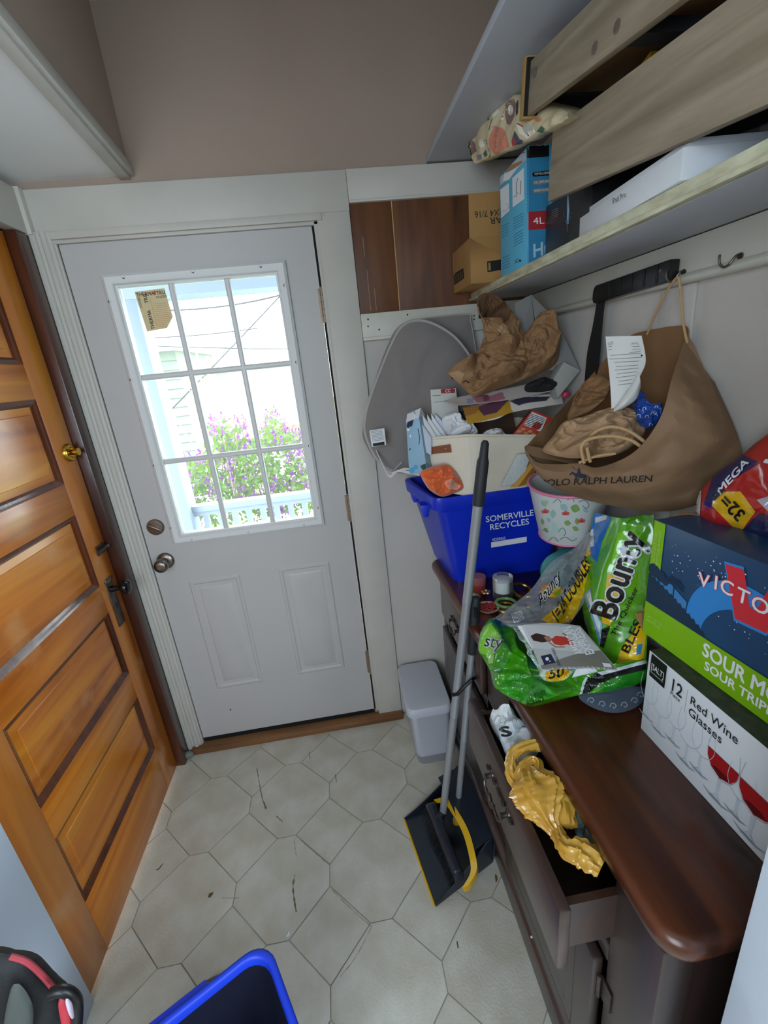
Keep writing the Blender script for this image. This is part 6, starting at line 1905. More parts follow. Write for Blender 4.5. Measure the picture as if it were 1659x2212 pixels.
M_pg, M_wine, M_wined, M_pgl = mat('printed glass grey', '#9aa2ad', 0.5), mat('printed red wine', '#a3161c', 0.4), mat('printed dark wine', '#5c0d12', 0.4), mat('printed glass pale', '#bcc4ce', 0.5)
def goblet(u, base, k, wine=False, tone=0):
    """outline print of one stemmed glass"""
    h = 0.125 * k
    out = []
    L1 = [(u - 0.026 * k, base + h), (u - 0.030 * k, base + 0.085 * k), (u - 0.020 * k, base + 0.058 * k), (u - 0.004 * k, base + 0.048 * k)]
    R1_ = [(2 * u - x, y) for x, y in L1]
    if wine:
        out.append(([(u - 0.0295 * k, base + 0.092 * k), (u - 0.028 * k, base + 0.075 * k), (u - 0.018 * k, base + 0.058 * k), (u, base + 0.050 * k), (u + 0.018 * k, base + 0.058 * k), (u + 0.028 * k, base + 0.075 * k), (u + 0.0295 * k, base + 0.092 * k)], 1))
        out.append(([(u - 0.018 * k, base + 0.060 * k), (u, base + 0.051 * k), (u + 0.018 * k, base + 0.060 * k), (u + 0.010 * k, base + 0.066 * k), (u - 0.010 * k, base + 0.066 * k)], 2))
    sm = lambda P_: [tuple(p)[:2] for p in smoothpath([(x, y, 0) for x, y in P_], 5)]
    out += [(stroke(sm(L1), 0.0009), tone), (stroke(sm(R1_), 0.0009), tone)]
    out += [([(u - 0.003 * k, base + 0.049 * k), (u + 0.003 * k, base + 0.049 * k), (u + 0.002 * k, base + 0.010 * k), (u + 0.008 * k, base + 0.003 * k), (u - 0.008 * k, base + 0.003 * k), (u - 0.002 * k, base + 0.010 * k)], 3)]
    out += [(stroke([(u - 0.026 * k, base + 0.004 * k), (u - 0.012 * k, base - 0.002 * k), (u + 0.012 * k, base - 0.002 * k), (u + 0.026 * k, base + 0.004 * k)], [0.001, 0.003, 0.003, 0.001]), 0), (stroke([(u - 0.012 * k, base + 0.001), (u + 0.010 * k, base + 0.001)], 0.0014), 4)]
    return out
gl = []
for u_, b_, k_, w_ in ((0.012, 0.042, 0.75, 0), (0.045, 0.036, 0.80, 0), (0.080, 0.046, 0.72, 0), (0.112, 0.030, 0.85, 0), (0.140, 0.040, 0.75, 0)):
    gl += goblet(u_, b_, k_, w_, 3)
print_flat('printed_glasses', [(p, k) for p, k in gl], FW, [M_pg, M_wine, M_wined, M_pgl, M_inkg], wg, lift=0.0013)
gl = goblet(0.178, 0.022, 0.95, 1) + goblet(0.212, 0.030, 0.75, 0, 3) + goblet(0.238, 0.016, 1.0, 1) + goblet(0.29, 0.022, 0.95, 1)
print_flat('printed_glasses', [(p, k) for p, k in gl], FW, [M_pg, M_wine, M_wined, M_pgl, M_inkg], wg, lift=0.0016)

a, b = V((1.366, -1.000, ZT + 0.1935)), V((1.385, -1.250, ZT + 0.1935))
u = (b - a).normalized()
MV = boxM(a, u)
vb = thing('drink_carton', 'navy and lime printed drink carton standing on the white glassware carton', 'carton', M=MV)
LV, HV = 0.40, 0.245
m = MB(MV); m.box((0, 0, 0), (LV, 0.165, HV))
M_vnavy = mat('night blue print', '#163c5e', 0.35, color2='#1b4a74', vscale=4)
vbo = m.build('carton', [M_vnavy, M_card], vb, bevel=0.0012)
for p in vbo.data.polygons:
    if p.normal.y > 0.9 or p.normal.z < -0.9 or p.normal.x > 0.9: p.material_index = 1
FV = facet(MV, 0, 0)
M_lime = mat('lime print', '#7fb60f', 0.35)
M_sky = mat('bright blue print', '#2f86d0', 0.35)
M_vink = mat('deep navy print', '#123049', 0.35)
M_vred = mat('logo red print', '#d2303c', 0.35)
M_vlt = mat('light blue print', '#3c7fb8', 0.35)
print_flat('printed_band', [([(0, 0), (LV, 0), (LV, 0.072), (0, 0.072)], 0)], FV, [M_lime], vb, lift=0.0019)
print_flat('printed_tab', [([(0.0, 0.150), (0.026, 0.150), (0.026, HV - 0.001), (0.0, HV - 0.001)], 0)], FV, [M_lime], vb, lift=0.0012)
sil = [(0, 0.072), (0.40, 0.072), (0.40, 0.075)] + [(0.135 - 0.135 * i / 26 + 0.0, 0.076 + 0.058 * (i / 26) ** 0.8 + (0.004 if i % 2 else -0.001)) for i in range(27)]
print_flat('printed_glow', [([(0, 0.105), (0.09, 0.082), (0.09, 0.118), (0, 0.16)], 0)], FV, [M_vlt], vb, lift=0.0010)
print_flat('printed_moon', [(disc(0.190, 0.102, 0.098, 48), 0)], FV, [M_sky], vb, lift=0.0013)
print_flat('printed_hills', [(sil, 0)], FV, [M_vink], vb, lift=0.0016)
palm = [(stroke([(0.062, 0.085), (0.061, 0.12), (0.060, 0.140)], 0.003), 0)] + [(stroke([(0.060, 0.140), (0.060 + 0.012 * math.cos(t), 0.144 + 0.010 * math.sin(t)), (0.060 + 0.023 * math.cos(t), 0.138 + 0.010 * math.sin(t))], [0.002, 0.005, 0.001]), 0) for t in (0.1, 0.8, 1.5, 2.3, 3.0, -0.6, 3.8)]
palm += [(disc(0.012, 0.145, 0.014, 10), 0), (disc(0.028, 0.140, 0.012, 10), 0), (disc(0.040, 0.134, 0.008, 8), 0)]
print_flat('printed_palm', palm, FV, [M_vink], vb, lift=0.0014)
random.seed(31)
stars = []
for k in range(75):
    x, y = random.uniform(0.030, 0.36), random.uniform(0.170, 0.238)
    if random.random() < 0.75: x, y = 0.05 + 0.17 * random.random(), 0.230 - 0.05 * random.random() - 0.05 * (x - 0.03) / 0.3
    if math.hypot(x - 0.19, y - 0.102) < 0.102: continue
    stars.append((disc(x, y, random.choice((0.0006, 0.0009, 0.0013)), 7), 0))
print_flat('printed_stars', stars, FV, [M_inkw], vb, lift=0.0014)
# dark arc with stars inside the moon, in place of the figure
arc = disc(0.205, 0.075, 0.082, 30, a0=0.0, a1=PI)
print_flat('printed_arc', [(arc, 0)], FV, [M_vnavy], vb, lift=0.0015)
print_flat('printed_stars', [(disc(0.15 + 0.11 * random.random(), 0.105 + 0.040 * random.random(), random.choice((0.0008, 0.0012)), 7), 0) for _ in range(16)], FV, [M_inkw], vb, lift=0.0017)
# big red V behind the name
sV = [(0.148, 0.220), (0.178, 0.224), (0.196, 0.170), (0.206, 0.168), (0.222, 0.230), (0.252, 0.236), (0.226, 0.142), (0.178, 0.138)]
print_flat('printed_initial', [([(x + (x - 0.2) * 0.05, y + (y - 0.183) * 0.10) for x, y in sV], 1), (sV, 0)], FV, [M_vred, M_sky], vb, lift=0.0018)
for k, (ch, u_, z_, r_) in enumerate((('V', 0.094, 0.163, 0.10), ('I', 0.121, 0.170, 0.06), ('C', 0.132, 0.171, 0.04), ('T', 0.160, 0.170, 0.0), ('O', 0.183, 0.169, 0.0), ('R', 0.210, 0.167, -0.04), ('Y', 0.236, 0.164, -0.08))):
    R_ = Matrix.Rotation(r_, 4, 'Z')
    text(ch, 0.034, FV @ Matrix.Translation((u_ + 0.014, z_, 0)) @ R_, M_vred, vb, bold=0.055, lift=0.0021)
    text(ch, 0.034, FV @ Matrix.Translation((u_ + 0.014, z_, 0)) @ R_, M_inkw, vb, bold=0.012, lift=0.0024)
onface(FV, 'SOUR MONKEY', 0.134, 0.040, 0.036, M_inkw, vb, bold=0.03, wscale=0.82, lift=0.0025)
onface(FV, 'SOUR TRIPEL |', 0.142, 0.016, 0.023, M_inkw, vb, bold=0.03, wscale=0.95, lift=0.0025)
onface(FV, '24 - 12 OZ', 0.008, 0.040, 0.0085, mat('pale lime ink', '#a9d05a', 0.5), vb, bold=0.03, lift=0.0025)
onface(FV, 'BOTTLES', 0.008, 0.031, 0.0085, mat('pale lime ink', '#a9d05a', 0.5), vb, bold=0.03, lift=0.0025)
for s, uu in (('TASTEFULLY TART', 0.0115), ('MYSTICAL FLAVORS', 0.0205)):
    text(s, 0.0085, FV @ Matrix.Translation((uu, 0.157, 0)) @ Matrix.Rotation(PI / 2, 4, 'Z'), mat('pale lime ink', '#a9d05a', 0.5), vb, bold=0.03, wscale=0.95, lift=0.0025)
m = MB(MV); m.hexa([(-0.0005, 0.0, 0.0), (-0.0005, 0.165, 0.0), (-0.004, 0.165, 0.0), (-0.004, 0, 0.0), (-0.022, 0.0, 0.028), (-0.022, 0.165, 0.028), (-0.026, 0.165, 0.028), (-0.026, 0, 0.028)])
m.build('torn_flap', M_card, vb, fix=True)

# red paper towel pack on top
rp_ = thing('paper_pack', 'shiny red and yellow plastic wrapped paper pack on the navy drink carton', 'pack', (1.47, -1.12, 1.30))
o_px = [(1720, 905), (1655, 938), (1600, 985), (1550, 1020), (1513, 1060), (1503, 1110), (1514, 1150), (1545, 1172), (1620, 1192), (1720, 1205), (1800, 1100), (1790, 960)]
oy = [-1.10, -1.06, -1.02, -1.00, -0.99, -0.99, -1.0, -1.02, -1.08, -1.14, -1.16, -1.14]
m = MB(); pillow(m, [onY(x, y, q) for (x, y), q in zip(o_px, oy)], (-0.6, -0.8, 0.2), 0.055, 0.03, 40, 220, 0.010, 7, 2.0)
rpo = m.build('film', M_film, rp_, smooth=60)
paint(rpo, '#b3201f', [])
film_print(rpo, [
    ([(1540, 1030), (1600, 980), (1640, 1000), (1560, 1050), (1545, 1100), (1520, 1090)], '#1f2260'),
    ([(1548, 1062), (1600, 1062), (1632, 1105), (1600, 1150), (1580, 1135), (1538, 1092)], '#d8a81a'),
    ([(1600, 1150), (1640, 1108), (1760, 1130), (1740, 1175), (1640, 1175)], '#1a1f4c'),
    ([(1500, 1060), (1516, 1060), (1512, 1120), (1530, 1160), (1515, 1170), (1495, 1120)], '#c9c6c6'),
    ([(1515, 1120), (1530, 1130), (1555, 1150), (1540, 1168), (1520, 1150)], '#cfc9c8'),
    ([(1635, 1080), (1700, 1060), (1720, 1100), (1660, 1105)], '#b9b3bd')])
cast_text('32=', (1612, 1108), (1572, 1066), (1594, 1128), rpo, M_bk, bold=0.03, lift=0.0032)
cast_text('R', (1566, 1062), (1550, 1046), (1544, 1082), rpo, M_navy, bold=0.05, lift=0.0032)
cast_text('MEGA', (1556, 1070), (1620, 1000), (1548, 1058), rpo, M_inkw, bold=0.03, lift=0.0032)
cast_text('P', (1652, 1000), (1668, 975), (1690, 1006), rpo, M_inkw, bold=0.04, lift=0.0032)
soft('kraft_scrap', 'brown paper scrap between the navy carton and the red pack', 'paper', [(1432, 1135), (1455, 1112), (1500, 1108), (1512, 1150), (1500, 1165), (1460, 1150)], -0.99, (0, -1, 0.3), 0.012, 0.02, M_kraft, 0.012, 16, 4)

# ------------------------------------------------------------------ emptied paper towel film, green and clear
tw = thing('towel_wrap', 'crumpled green and clear paper towel packaging heaped on the sideboard', 'packaging', (1.27, -0.80, ZT))
up_l = [onY(1282, 1108, -0.70), onY(1275, 1150, -0.70), onY(1262, 1210, -0.72), onY(1255, 1270, -0.76), onY(1262, 1340, -0.82), onY(1285, 1400, -0.88), onY(1318, 1450, -0.93)]
up_r = [onY(1412, 1112, -0.85), onY(1410, 1180, -0.87), onY(1406, 1250, -0.90), onY(1400, 1320, -0.94), onY(1398, 1380, -0.98), onY(1396, 1420, -0.985), onY(1395, 1450, -0.985)]
m = MB()
nn = 120
rows = []
for i, (a, b) in enumerate(zip(resample(smoothpath(up_l, 8), nn), resample(smoothpath(up_r, 8), nn))):
    r = []
    for k in range(61):
        t = k / 60
        p = a.lerp(b, t) + V((-0.55, -0.8, 0.1)) * (0.03 * math.sin(PI * t))
        p = p + V((-0.55, -0.8, 0.1)) * crease(p, 6, 0.016, 1.5) * min(1, t * 6) * min(1, (1 - t) * 6)
        r.append(p)
    rows.append(r)
m.loft([r + [p + V((0.001, 0.0015, 0)) for p in r][::-1] for r in rows], True, True, True)
t1 = m.build('upright_film', M_film, tw, smooth=50)
G1, G2, BL_, YL, WH = '#58a512', '#3d8a0c', '#2272c4', '#e0b414', '#d5dde0'
paint(t1, G1, [])
film_print(t1, [
    ([(1270, 1100), (1325, 1100), (1318, 1130), (1300, 1170), (1290, 1215), (1262, 1180)], BL_),
    ([(1286, 1118), (1312, 1112), (1310, 1122), (1286, 1130)], WH),
    ([(1268, 1150), (1282, 1142), (1284, 1180), (1270, 1182)], WH),
    ([(1330, 1100), (1420, 1100), (1405, 1135), (1345, 1130)], G2),
    ([(1335, 1150), (1372, 1142), (1382, 1160), (1350, 1200), (1330, 1290), (1312, 1340), (1300, 1320), (1318, 1230)], '#6fbe1c'),
    ([(1312, 1240), (1352, 1250), (1345, 1290), (1318, 1352), (1300, 1345)], YL),
    ([(1330, 1230), (1350, 1238), (1350, 1262), (1332, 1262)], '#d8902a'),
    ([(1262, 1285), (1276, 1270), (1282, 1310), (1300, 1345), (1306, 1390), (1296, 1396), (1284, 1350), (1270, 1310)], '#6aa8d8'),
    ([(1268, 1285), (1276, 1276), (1280, 1308), (1296, 1345), (1300, 1385), (1288, 1350)], '#d8e4ea'),
    ([(1300, 1360), (1318, 1352), (1305, 1400), (1296, 1396)], '#17181a'),
    ([(1342, 1400), (1370, 1365), (1392, 1310), (1398, 1340), (1390, 1420), (1360, 1440), (1338, 1450), (1330, 1440)], YL),
    ([(1376, 1392), (1388, 1390), (1384, 1412), (1374, 1414)], '#2f7fb0')])
M_gloss_bk, M_gloss_wh = mat('glossy black print', '#0d0e0e', 0.15, coat=0.6), mat('glossy white print', '#d5dde0', 0.15, coat=0.6)
for mm_, bold, lf in ((M_gloss_wh, 0.085, 0.0034), (M_gloss_bk, 0.035, 0.0042)):
    cast_text('Bounty', (1328, 1342), (1394, 1158), (1276, 1324), t1, mm_, bold=bold, lift=lf, sub=5, spacing=1.02)
cast_text('The Quicker', (1330, 1376), (1380, 1272), (1320, 1371), t1, M_gloss_bk, bold=0.012, lift=0.0042)
cast_text('BLES', (1358, 1412), (1388, 1345), (1342, 1404), t1, M_gloss_bk, bold=0.02, lift=0.0042)
# clear sheet with the small logo and yellow band
M_clearf = film('clear packaging film', '#e9eff1', 0.80, 0.08, 1.5)
m = MB()
cl_l = [onY(1068, 1335, -0.70), onY(1110, 1305, -0.67), onY(1150, 1270, -0.65), onY(1190, 1215, -0.63), onY(1238, 1185, -0.62), onY(1270, 1150, -0.64)]
cl_r = [onY(1130, 1372, -0.82), onY(1180, 1375, -0.84), onY(1225, 1352, -0.84), onY(1262, 1300, -0.80), onY(1280, 1245, -0.76), onY(1285, 1180, -0.72)]
rows = []
for a, b in zip(resample(smoothpath(cl_l, 8), 90), resample(smoothpath(cl_r, 8), 90)):
    rows.append([a.lerp(b, t) + V((-0.4, -0.6, 0.6)) * (0.03 * math.sin(PI * t) + crease(a.lerp(b, t), 18, 0.018, 4.0) * min(1, 6 * t) * min(1, 6 * (1 - t))) for t in [k / 40 for k in range(41)]])
m.loft(rows, False)
t2 = m.build('clear_film', M_clearf, tw, smooth=40)
b2 = bvh_of(t2)
cast_print('printed_band', [([(1170, 1338), (1205, 1310), (1240, 1262), (1262, 1205), (1272, 1180), (1282, 1215), (1268, 1262), (1248, 1318), (1235, 1342), (1190, 1352)], 0)], t2, [mat('glossy yellow print', '#dcae12', 0.2, coat=0.5)], lift=0.0015, sub=6)
cast_text('1=24 DOUBLES', (1205, 1345), (1278, 1222), (1192, 1322), t2, M_gloss_bk, bold=0.03, lift=0.0028, sub=5)
cast_print('printed_mark', [([(1168, 1285), (1170, 1262), (1185, 1258), (1205, 1262), (1218, 1278), (1200, 1292), (1185, 1290)], 1), ([(1195, 1280), (1212, 1272), (1214, 1282), (1200, 1290)], 0)], t2, [mat('glossy green print', '#6fae1a', 0.2), mat('glossy orange print', '#d8a02a', 0.2)], lift=0.002)
for mm_, bold, lf in ((M_gloss_wh, 0.07, 0.003), (M_gloss_bk, 0.01, 0.0038)):
    cast_text('Bounty', (1168, 1312), (1212, 1250), (1162, 1288), t2, mm_, bold=bold, lift=lf, shear=0.2, sub=4)
cast_print('printed_barcode', [(stroke([(1104 + 3 * i, 1326 - i), (1112 + 3 * i, 1346 - i)], 1.3), 0) for i in range(8)], t2, [M_inkw], lift=0.002)
# green lobe hanging over the front edge
m = MB()
lobe = [(1062, 1334), (1085, 1345), (1112, 1350), (1130, 1380), (1150, 1420), (1200, 1440), (1290, 1440), (1340, 1430), (1396, 1425), (1394, 1468), (1330, 1492), (1262, 1500), (1200, 1515), (1150, 1526), (1120, 1515), (1072, 1486), (1060, 1450), (1045, 1420), (1034, 1398), (1042, 1358)]
ly = [-0.68, -0.70, -0.72, -0.76, -0.82, -0.88, -0.93, -0.96, -0.985, -1.0, -0.99, -0.98, -0.97, -0.95, -0.92, -0.86, -0.82, -0.77, -0.73, -0.69]
pillow(m, [onY(x, y, q) for (x, y), q in zip(lobe, ly)], (-0.6, -0.6, 0.5), 0.055, 0.02, 46, 240, 0.030, 8, 6.0, 0.5, 0, onY(1165, 1455, -0.88))
t3 = m.build('green_film', M_film, tw, smooth=50)
paint(t3, '#3f960f', [])
film_print(t3, [
    ([(1040, 1358), (1062, 1345), (1085, 1362), (1080, 1400), (1060, 1420), (1036, 1410), (1034, 1390)], '#7cc42a'),
    ([(1060, 1330), (1085, 1342), (1100, 1365), (1080, 1372), (1062, 1350)], '#177a2a'),
    ([(1085, 1380), (1105, 1390), (1100, 1430), (1075, 1460), (1062, 1450), (1080, 1410)], '#2a8416'),
    ([(1110, 1450), (1170, 1470), (1200, 1500), (1160, 1524), (1110, 1512), (1080, 1485)], '#2f9a1c'),
    ([(1250, 1505), (1262, 1470), (1290, 1452), (1396, 1432), (1396, 1446), (1330, 1462), (1290, 1482), (1262, 1505)], '#121414'),
    ([(1250, 1505), (1258, 1475), (1266, 1462), (1270, 1464), (1262, 1482), (1256, 1505)], WH),
    ([(1290, 1452), (1340, 1440), (1396, 1425), (1396, 1433), (1345, 1446), (1300, 1458)], WH),
    ([(1330, 1462), (1396, 1446), (1396, 1475), (1310, 1495), (1290, 1490)], '#1f7f1a'),
    ([(1055, 1418), (1068, 1415), (1066, 1432), (1056, 1434)], '#9fd060')])
for mm_, bold, lf in ((M_gloss_wh, 0.07, 0.0032), (M_gloss_bk, 0.01, 0.004)):
    cast_text('sty', (1046, 1396), (1084, 1402), (1052, 1370), t3, mm_, bold=bold, lift=lf, sub=4)
cast_text('12 WHITE', (1146, 1512), (1180, 1502), (1143, 1501), t3, mat('dark green ink', '#123d10', 0.4), lift=0.0036)
cast_text('ROLLOS', (1140, 1524), (1174, 1512), (1138, 1514), t3, mat('dark green ink', '#123d10', 0.4), lift=0.0036)
m = MB()
q = [(1108, 1350), (1125, 1372), (1140, 1405), (1160, 1440), (1175, 1470), (1215, 1470), (1235, 1455), (1250, 1440), (1180, 1440), (1150, 1395), (1135, 1355)]
qy = [-0.74, -0.78, -0.83, -0.88, -0.93, -0.965, -0.97, -0.96, -0.90, -0.82, -0.75]
pillow(m, [onY(x, y, a_ - 0.035) for (x, y), a_ in zip(q, qy)], (-0.5, -0.7, 0.5), 0.022, 0.006, 14, 110, 0.02, 20, 2.0, 0.5, 0, onY(1175, 1432, -0.93))
t4 = m.build('clear_fold', film('clear green film', '#d6e8dc', 0.78, 0.08, 1.5), tw, smooth=40)
cast_print('printed_band', [([(1178, 1452), (1222, 1444), (1232, 1456), (1215, 1470), (1180, 1470)], 0)], t4, [mat('glossy yellow print', '#dcae12', 0.2)], lift=0.0015)
cast_text('50', (1185, 1466), (1216, 1460), (1188, 1446), t4, M_gloss_bk, bold=0.03, lift=0.003)
# catalogue lying on the heap
c0, c1, c2, c3 = [onZ(x, y, z) for x, y, z in ((1128, 1350, 1.035), (1253, 1352, 1.035), (1334, 1446, 1.000), (1172, 1446, 1.000))]
mgz = thing('catalogue', 'glossy catalogue with a woman in red on its cover, lying on the green packaging', 'magazine', (c0 + c2) / 2)
m = MB()
h_ = V((0, 0, 0.004))
def cq(u, v): return c0.lerp(c1, u).lerp(c3.lerp(c2, u), v) + V((0, 0, 0.006 * math.sin(PI * u)))
g = [[cq(i / 14, j / 14) for i in range(15)] for j in range(15)]
m.loft([r + [p - h_ for p in r][::-1] for r in g], True, True, True)
cov = m.build('cover', M_printed, mgz, smooth=50)
paint(cov, '#b7b8b6', [])
cast_print('printed_scene', [
    ([(1128, 1350), (1253, 1352), (1300, 1405), (1262, 1410), (1150, 1400)], 0),
    ([(1255, 1410), (1300, 1405), (1334, 1446), (1172, 1446), (1168, 1438)], 1),
    ([(1146, 1374), (1158, 1368), (1176, 1372), (1192, 1380), (1188, 1386), (1170, 1388), (1152, 1384)], 2), ([(1174, 1376), (1186, 1374), (1192, 1382), (1182, 1386)], 3),
    ([(1190, 1382), (1200, 1374), (1222, 1376), (1236, 1382), (1238, 1396), (1225, 1392), (1212, 1395), (1198, 1392)], 4), (stroke([(1186, 1388), (1200, 1398), (1220, 1398)], 2.5), 3), (stroke([(1215, 1368), (1225, 1374)], 2), 5),
    ([(1168, 1418), (1190, 1413), (1200, 1432), (1176, 1437)], 6), ([(1300, 1432), (1318, 1434), (1322, 1442), (1305, 1441)], 7),
    (stroke([(1250, 1425), (1270, 1432), (1290, 1436)], 3), 8)], cov,
    [mat('pale sky print', '#c6c8c8', 0.4), mat('dusk print', '#7d7a74', 0.4), mat('dark hair print', '#3a2420', 0.4), mat('skin print', '#a9745a', 0.4), mat('red coat print', '#c23a2e', 0.4), mat('brown print', '#8a5a4a', 0.4), mat('navy panel print', '#232a48', 0.4), M_inkw, mat('straw print', '#8a8058', 0.4)], lift=0.0010)
cast_text('AMERICAN', (1262, 1412), (1232, 1353), (1243, 1416), cov, M_inkw, bold=0.035, lift=0.0022)
cast_text('EXPRESS', (1284, 1412), (1252, 1356), (1266, 1416), cov, M_inkw, bold=0.035, lift=0.0022)
cast_text('UPGRADE THE BUS', (1212, 1438), (1196, 1400), (1206, 1439), cov, M_navy, lift=0.002)
cast_print('printed_mark', [(disc(1182, 1424, 4, 10), 0), (disc(1188, 1429, 1.5, 8), 0)], cov, [M_inkw], lift=0.0022)
m = MB()
q = [onZ(1245, 1445, 0.992), onZ(1285, 1444, 0.992), onZ(1290, 1449, 0.985), onZ(1236, 1462, 0.98)]
m.hexa([p - V((0, 0, 0.002)) for p in q] + q); tag(m.build('paper_slip', M_paper, fix=True), 'white paper slip poking out under the catalogue', 'paper')
m = MB()
q = [onZ(1118, 1352, 1.02), onZ(1132, 1351, 1.028), onZ(1160, 1400, 1.012), onZ(1150, 1402, 1.005)]
m.hexa([p - V((0, 0, 0.002)) for p in q] + q); tag(m.build('paper_slip', M_paper, fix=True), 'white paper sheet under the left edge of the catalogue', 'paper')

# cap with a patterned brim on the bare part of the top
cp = thing('baseball_cap', 'slate blue cap with a patterned brim under the green packaging', 'cap', (1.31, -0.98, ZT))
m = MB()
bp_ = [onZ(x, y, z) for x, y, z in ((1250, 1505, 0.885), (1268, 1522, 0.870), (1300, 1536, 0.862), (1335, 1540, 0.860), (1370, 1530, 0.862), (1392, 1510, 0.870), (1392, 1485, 0.885), (1330, 1480, 0.892), (1270, 1490, 0.890))]
pillow(m, bp_, (0, 0, 1), 0.008, 0.002, 10, 70)
bri = m.build('brim', mat('slate blue cloth', '#3c4654', 0.8), cp, smooth=60)
for x, y in ((1278, 1512), (1302, 1520), (1326, 1524), (1350, 1522), (1372, 1512), (1385, 1500)):
    cast_print('printed_swirl', [(stroke([(x - 9, y + 3), (x - 6, y - 4), (x + 1, y - 5), (x + 5, y + 1), (x + 1, y + 6), (x - 3, y + 3)], 2.2), 0)], bri, [mat('grey print', '#8d939b', 0.8)], lift=0.001)
m = MB(); m.lathe([(0.07, 0.0), (0.068, 0.02), (0.06, 0.04), (0.035, 0.056), (0.0, 0.06)], (1.385, -0.88, ZT + 0.002), (0, 0, 1), 24); m.build('crown', mat('slate blue cloth', '#3c4654', 0.8), cp, smooth=60)
# ------------------------------------------------------------------ on the floor
# translucent bin standing upside down in the corner
M_frost = mat('frosted plastic', '#d2d5de', 0.35, spec=0.5, trans=0.2, vary=0.04)
ft = thing('storage_tub', 'translucent frosted plastic tub standing in the corner by the door', 'tub', (1.03, -0.17, 0))
m = MB()
def rr(x0, y0, x1, y1, r, z, n=5):
    out = []
    for cx, cy, a in ((x1 - r, y1 - r, 0), (x0 + r, y1 - r, PI / 2), (x0 + r, y0 + r, PI), (x1 - r, y0 + r, PI * 1.5)):
        out += [V((cx + r * math.cos(a + PI / 2 * k / n), cy + r * math.sin(a + PI / 2 * k / n), z)) for k in range(n + 1)]
    return out
lv = [rr(0.962, -0.305, 1.108, -0.045, 0.03, 0.0), rr(0.955, -0.312, 1.112, -0.038, 0.03, 0.05), rr(0.940, -0.312, 1.114, -0.030, 0.03, 0.275), rr(0.937, -0.316, 1.115, -0.026, 0.03, 0.280)]
m.loft(lv, True, True, False)
m.build('body', M_frost, ft, smooth=40)
m = MB(); m.loft([rr(0.960, -0.3065, 1.1095, -0.0435, 0.03, 0.0), rr(0.9535, -0.3135, 1.1135, -0.0365, 0.03, 0.048), rr(0.955, -0.312, 1.112, -0.038, 0.03, 0.050)], True, True, False); m.build('base_band', mat('darker frosted plastic', '#8d8d90', 0.4), ft, smooth=40)
m = MB()
lv = [rr(0.931, -0.322, 1.117, -0.022, 0.032, 0.262), rr(0.930, -0.323, 1.118, -0.021, 0.032, 0.285), rr(0.938, -0.315, 1.112, -0.029, 0.03, 0.298), rr(0.96, -0.30, 1.10, -0.045, 0.03, 0.301)]
m.loft(lv, True, False, True)
m.build('lid', M_frost, ft, smooth=40)

# upright broom clipped to a dustpan on a stick
M_alu = mat('grey painted tube', '#a6a9ad', 0.35, 0.4)
M_grip = mat('charcoal grip', '#25272b', 0.6)
M_pan = mat('dark blue grey plastic', '#1e2530', 0.3)
M_yelp = mat('yellow plastic', '#d9a912', 0.4)
M_brist = mat('black bristle', '#0c0c0d', 0.8)
def onaxis(p, q, t): return p.lerp(q, t)
pb, pt = onY(953, 1790, -0.60), onY(1048, 955, -0.60)
br = thing('broom', 'long grey-handled broom leaning on the sideboard, head in the dustpan', 'broom', (pb.x, pb.y, 0))
ax = (pt - pb)
m = MB()
for a, b, r in ((0.0, 0.36, 0.0122), (0.36, 0.66, 0.0130), (0.66, 0.885, 0.0138)):
    m.tube([pb + ax * a, pb + ax * (b - 0.002), pb + ax * b], [r, r, r + 0.0008], 16)
m.build('handle', M_alu, br, smooth=40)
m = MB(); m.tube([pb + ax * 0.875, pb + ax * 0.88, pb + ax * 0.962, pb + ax * 0.972, pb + ax * 0.998, pb + ax * 1.003], [0.0160, 0.0165, 0.0160, 0.012, 0.0105, 0.006], 16)
m.build('grip', M_grip, br, smooth=40)
m = MB()
hc = V((0.978, -0.675, 0.085))
hd = (V((1.010, -0.800, 0.05)) - V((0.965, -0.545, 0.10))).normalized()
side = V((0, 0, 1)).cross(hd).normalized()
upv = hd.cross(side).normalized()
MH = Matrix(((hd.x, side.x, upv.x, hc.x), (hd.y, side.y, upv.y, hc.y), (hd.z, side.z, upv.z, hc.z), (0, 0, 0, 1)))
if (MH.to_3x3() @ V((0, 0, 1))).z < 0:
    MH = MH @ Matrix.Rotation(PI, 4, 'X')
m = MB(MH); m.hexa([(-0.125, -0.020, -0.012), (0.125, -0.020, -0.012), (0.125, 0.020, -0.012), (-0.125, 0.020, -0.012), (-0.105, -0.013, 0.018), (0.105, -0.013, 0.018), (0.105, 0.013, 0.018), (-0.105, 0.013, 0.018)])
m.build('head', M_pan, br, bevel=0.006)
m = MB(); m.tube([MH @ V((-0.05, 0, 0.012)), pb + ax * 0.05], [0.019, 0.0150], 12); m.build('socket', M_pan, br, smooth=40)
random.seed(5)
m = MB(MH)
for k in range(420):
    u0 = random.uniform(-0.118, 0.118); v0 = random.uniform(-0.016, 0.016)
    e = V((u0 * 1.08, v0 * 2.2 + random.gauss(0, 0.003), -0.075 - random.uniform(0, 0.006)))
    s = V((u0, v0, -0.010))
    m.add([s + V((-0.0012, 0, 0)), s + V((0.0012, 0, 0)), e + V((0.0010, 0, 0)), e + V((-0.0010, 0, 0)), s + V((0, 0.0012, 0)), e + V((0, 0.001, 0))], [(0, 1, 2, 3), (0, 4, 5, 3)])
m.build('bristles', M_brist, br, kind='stuff', clean=False)
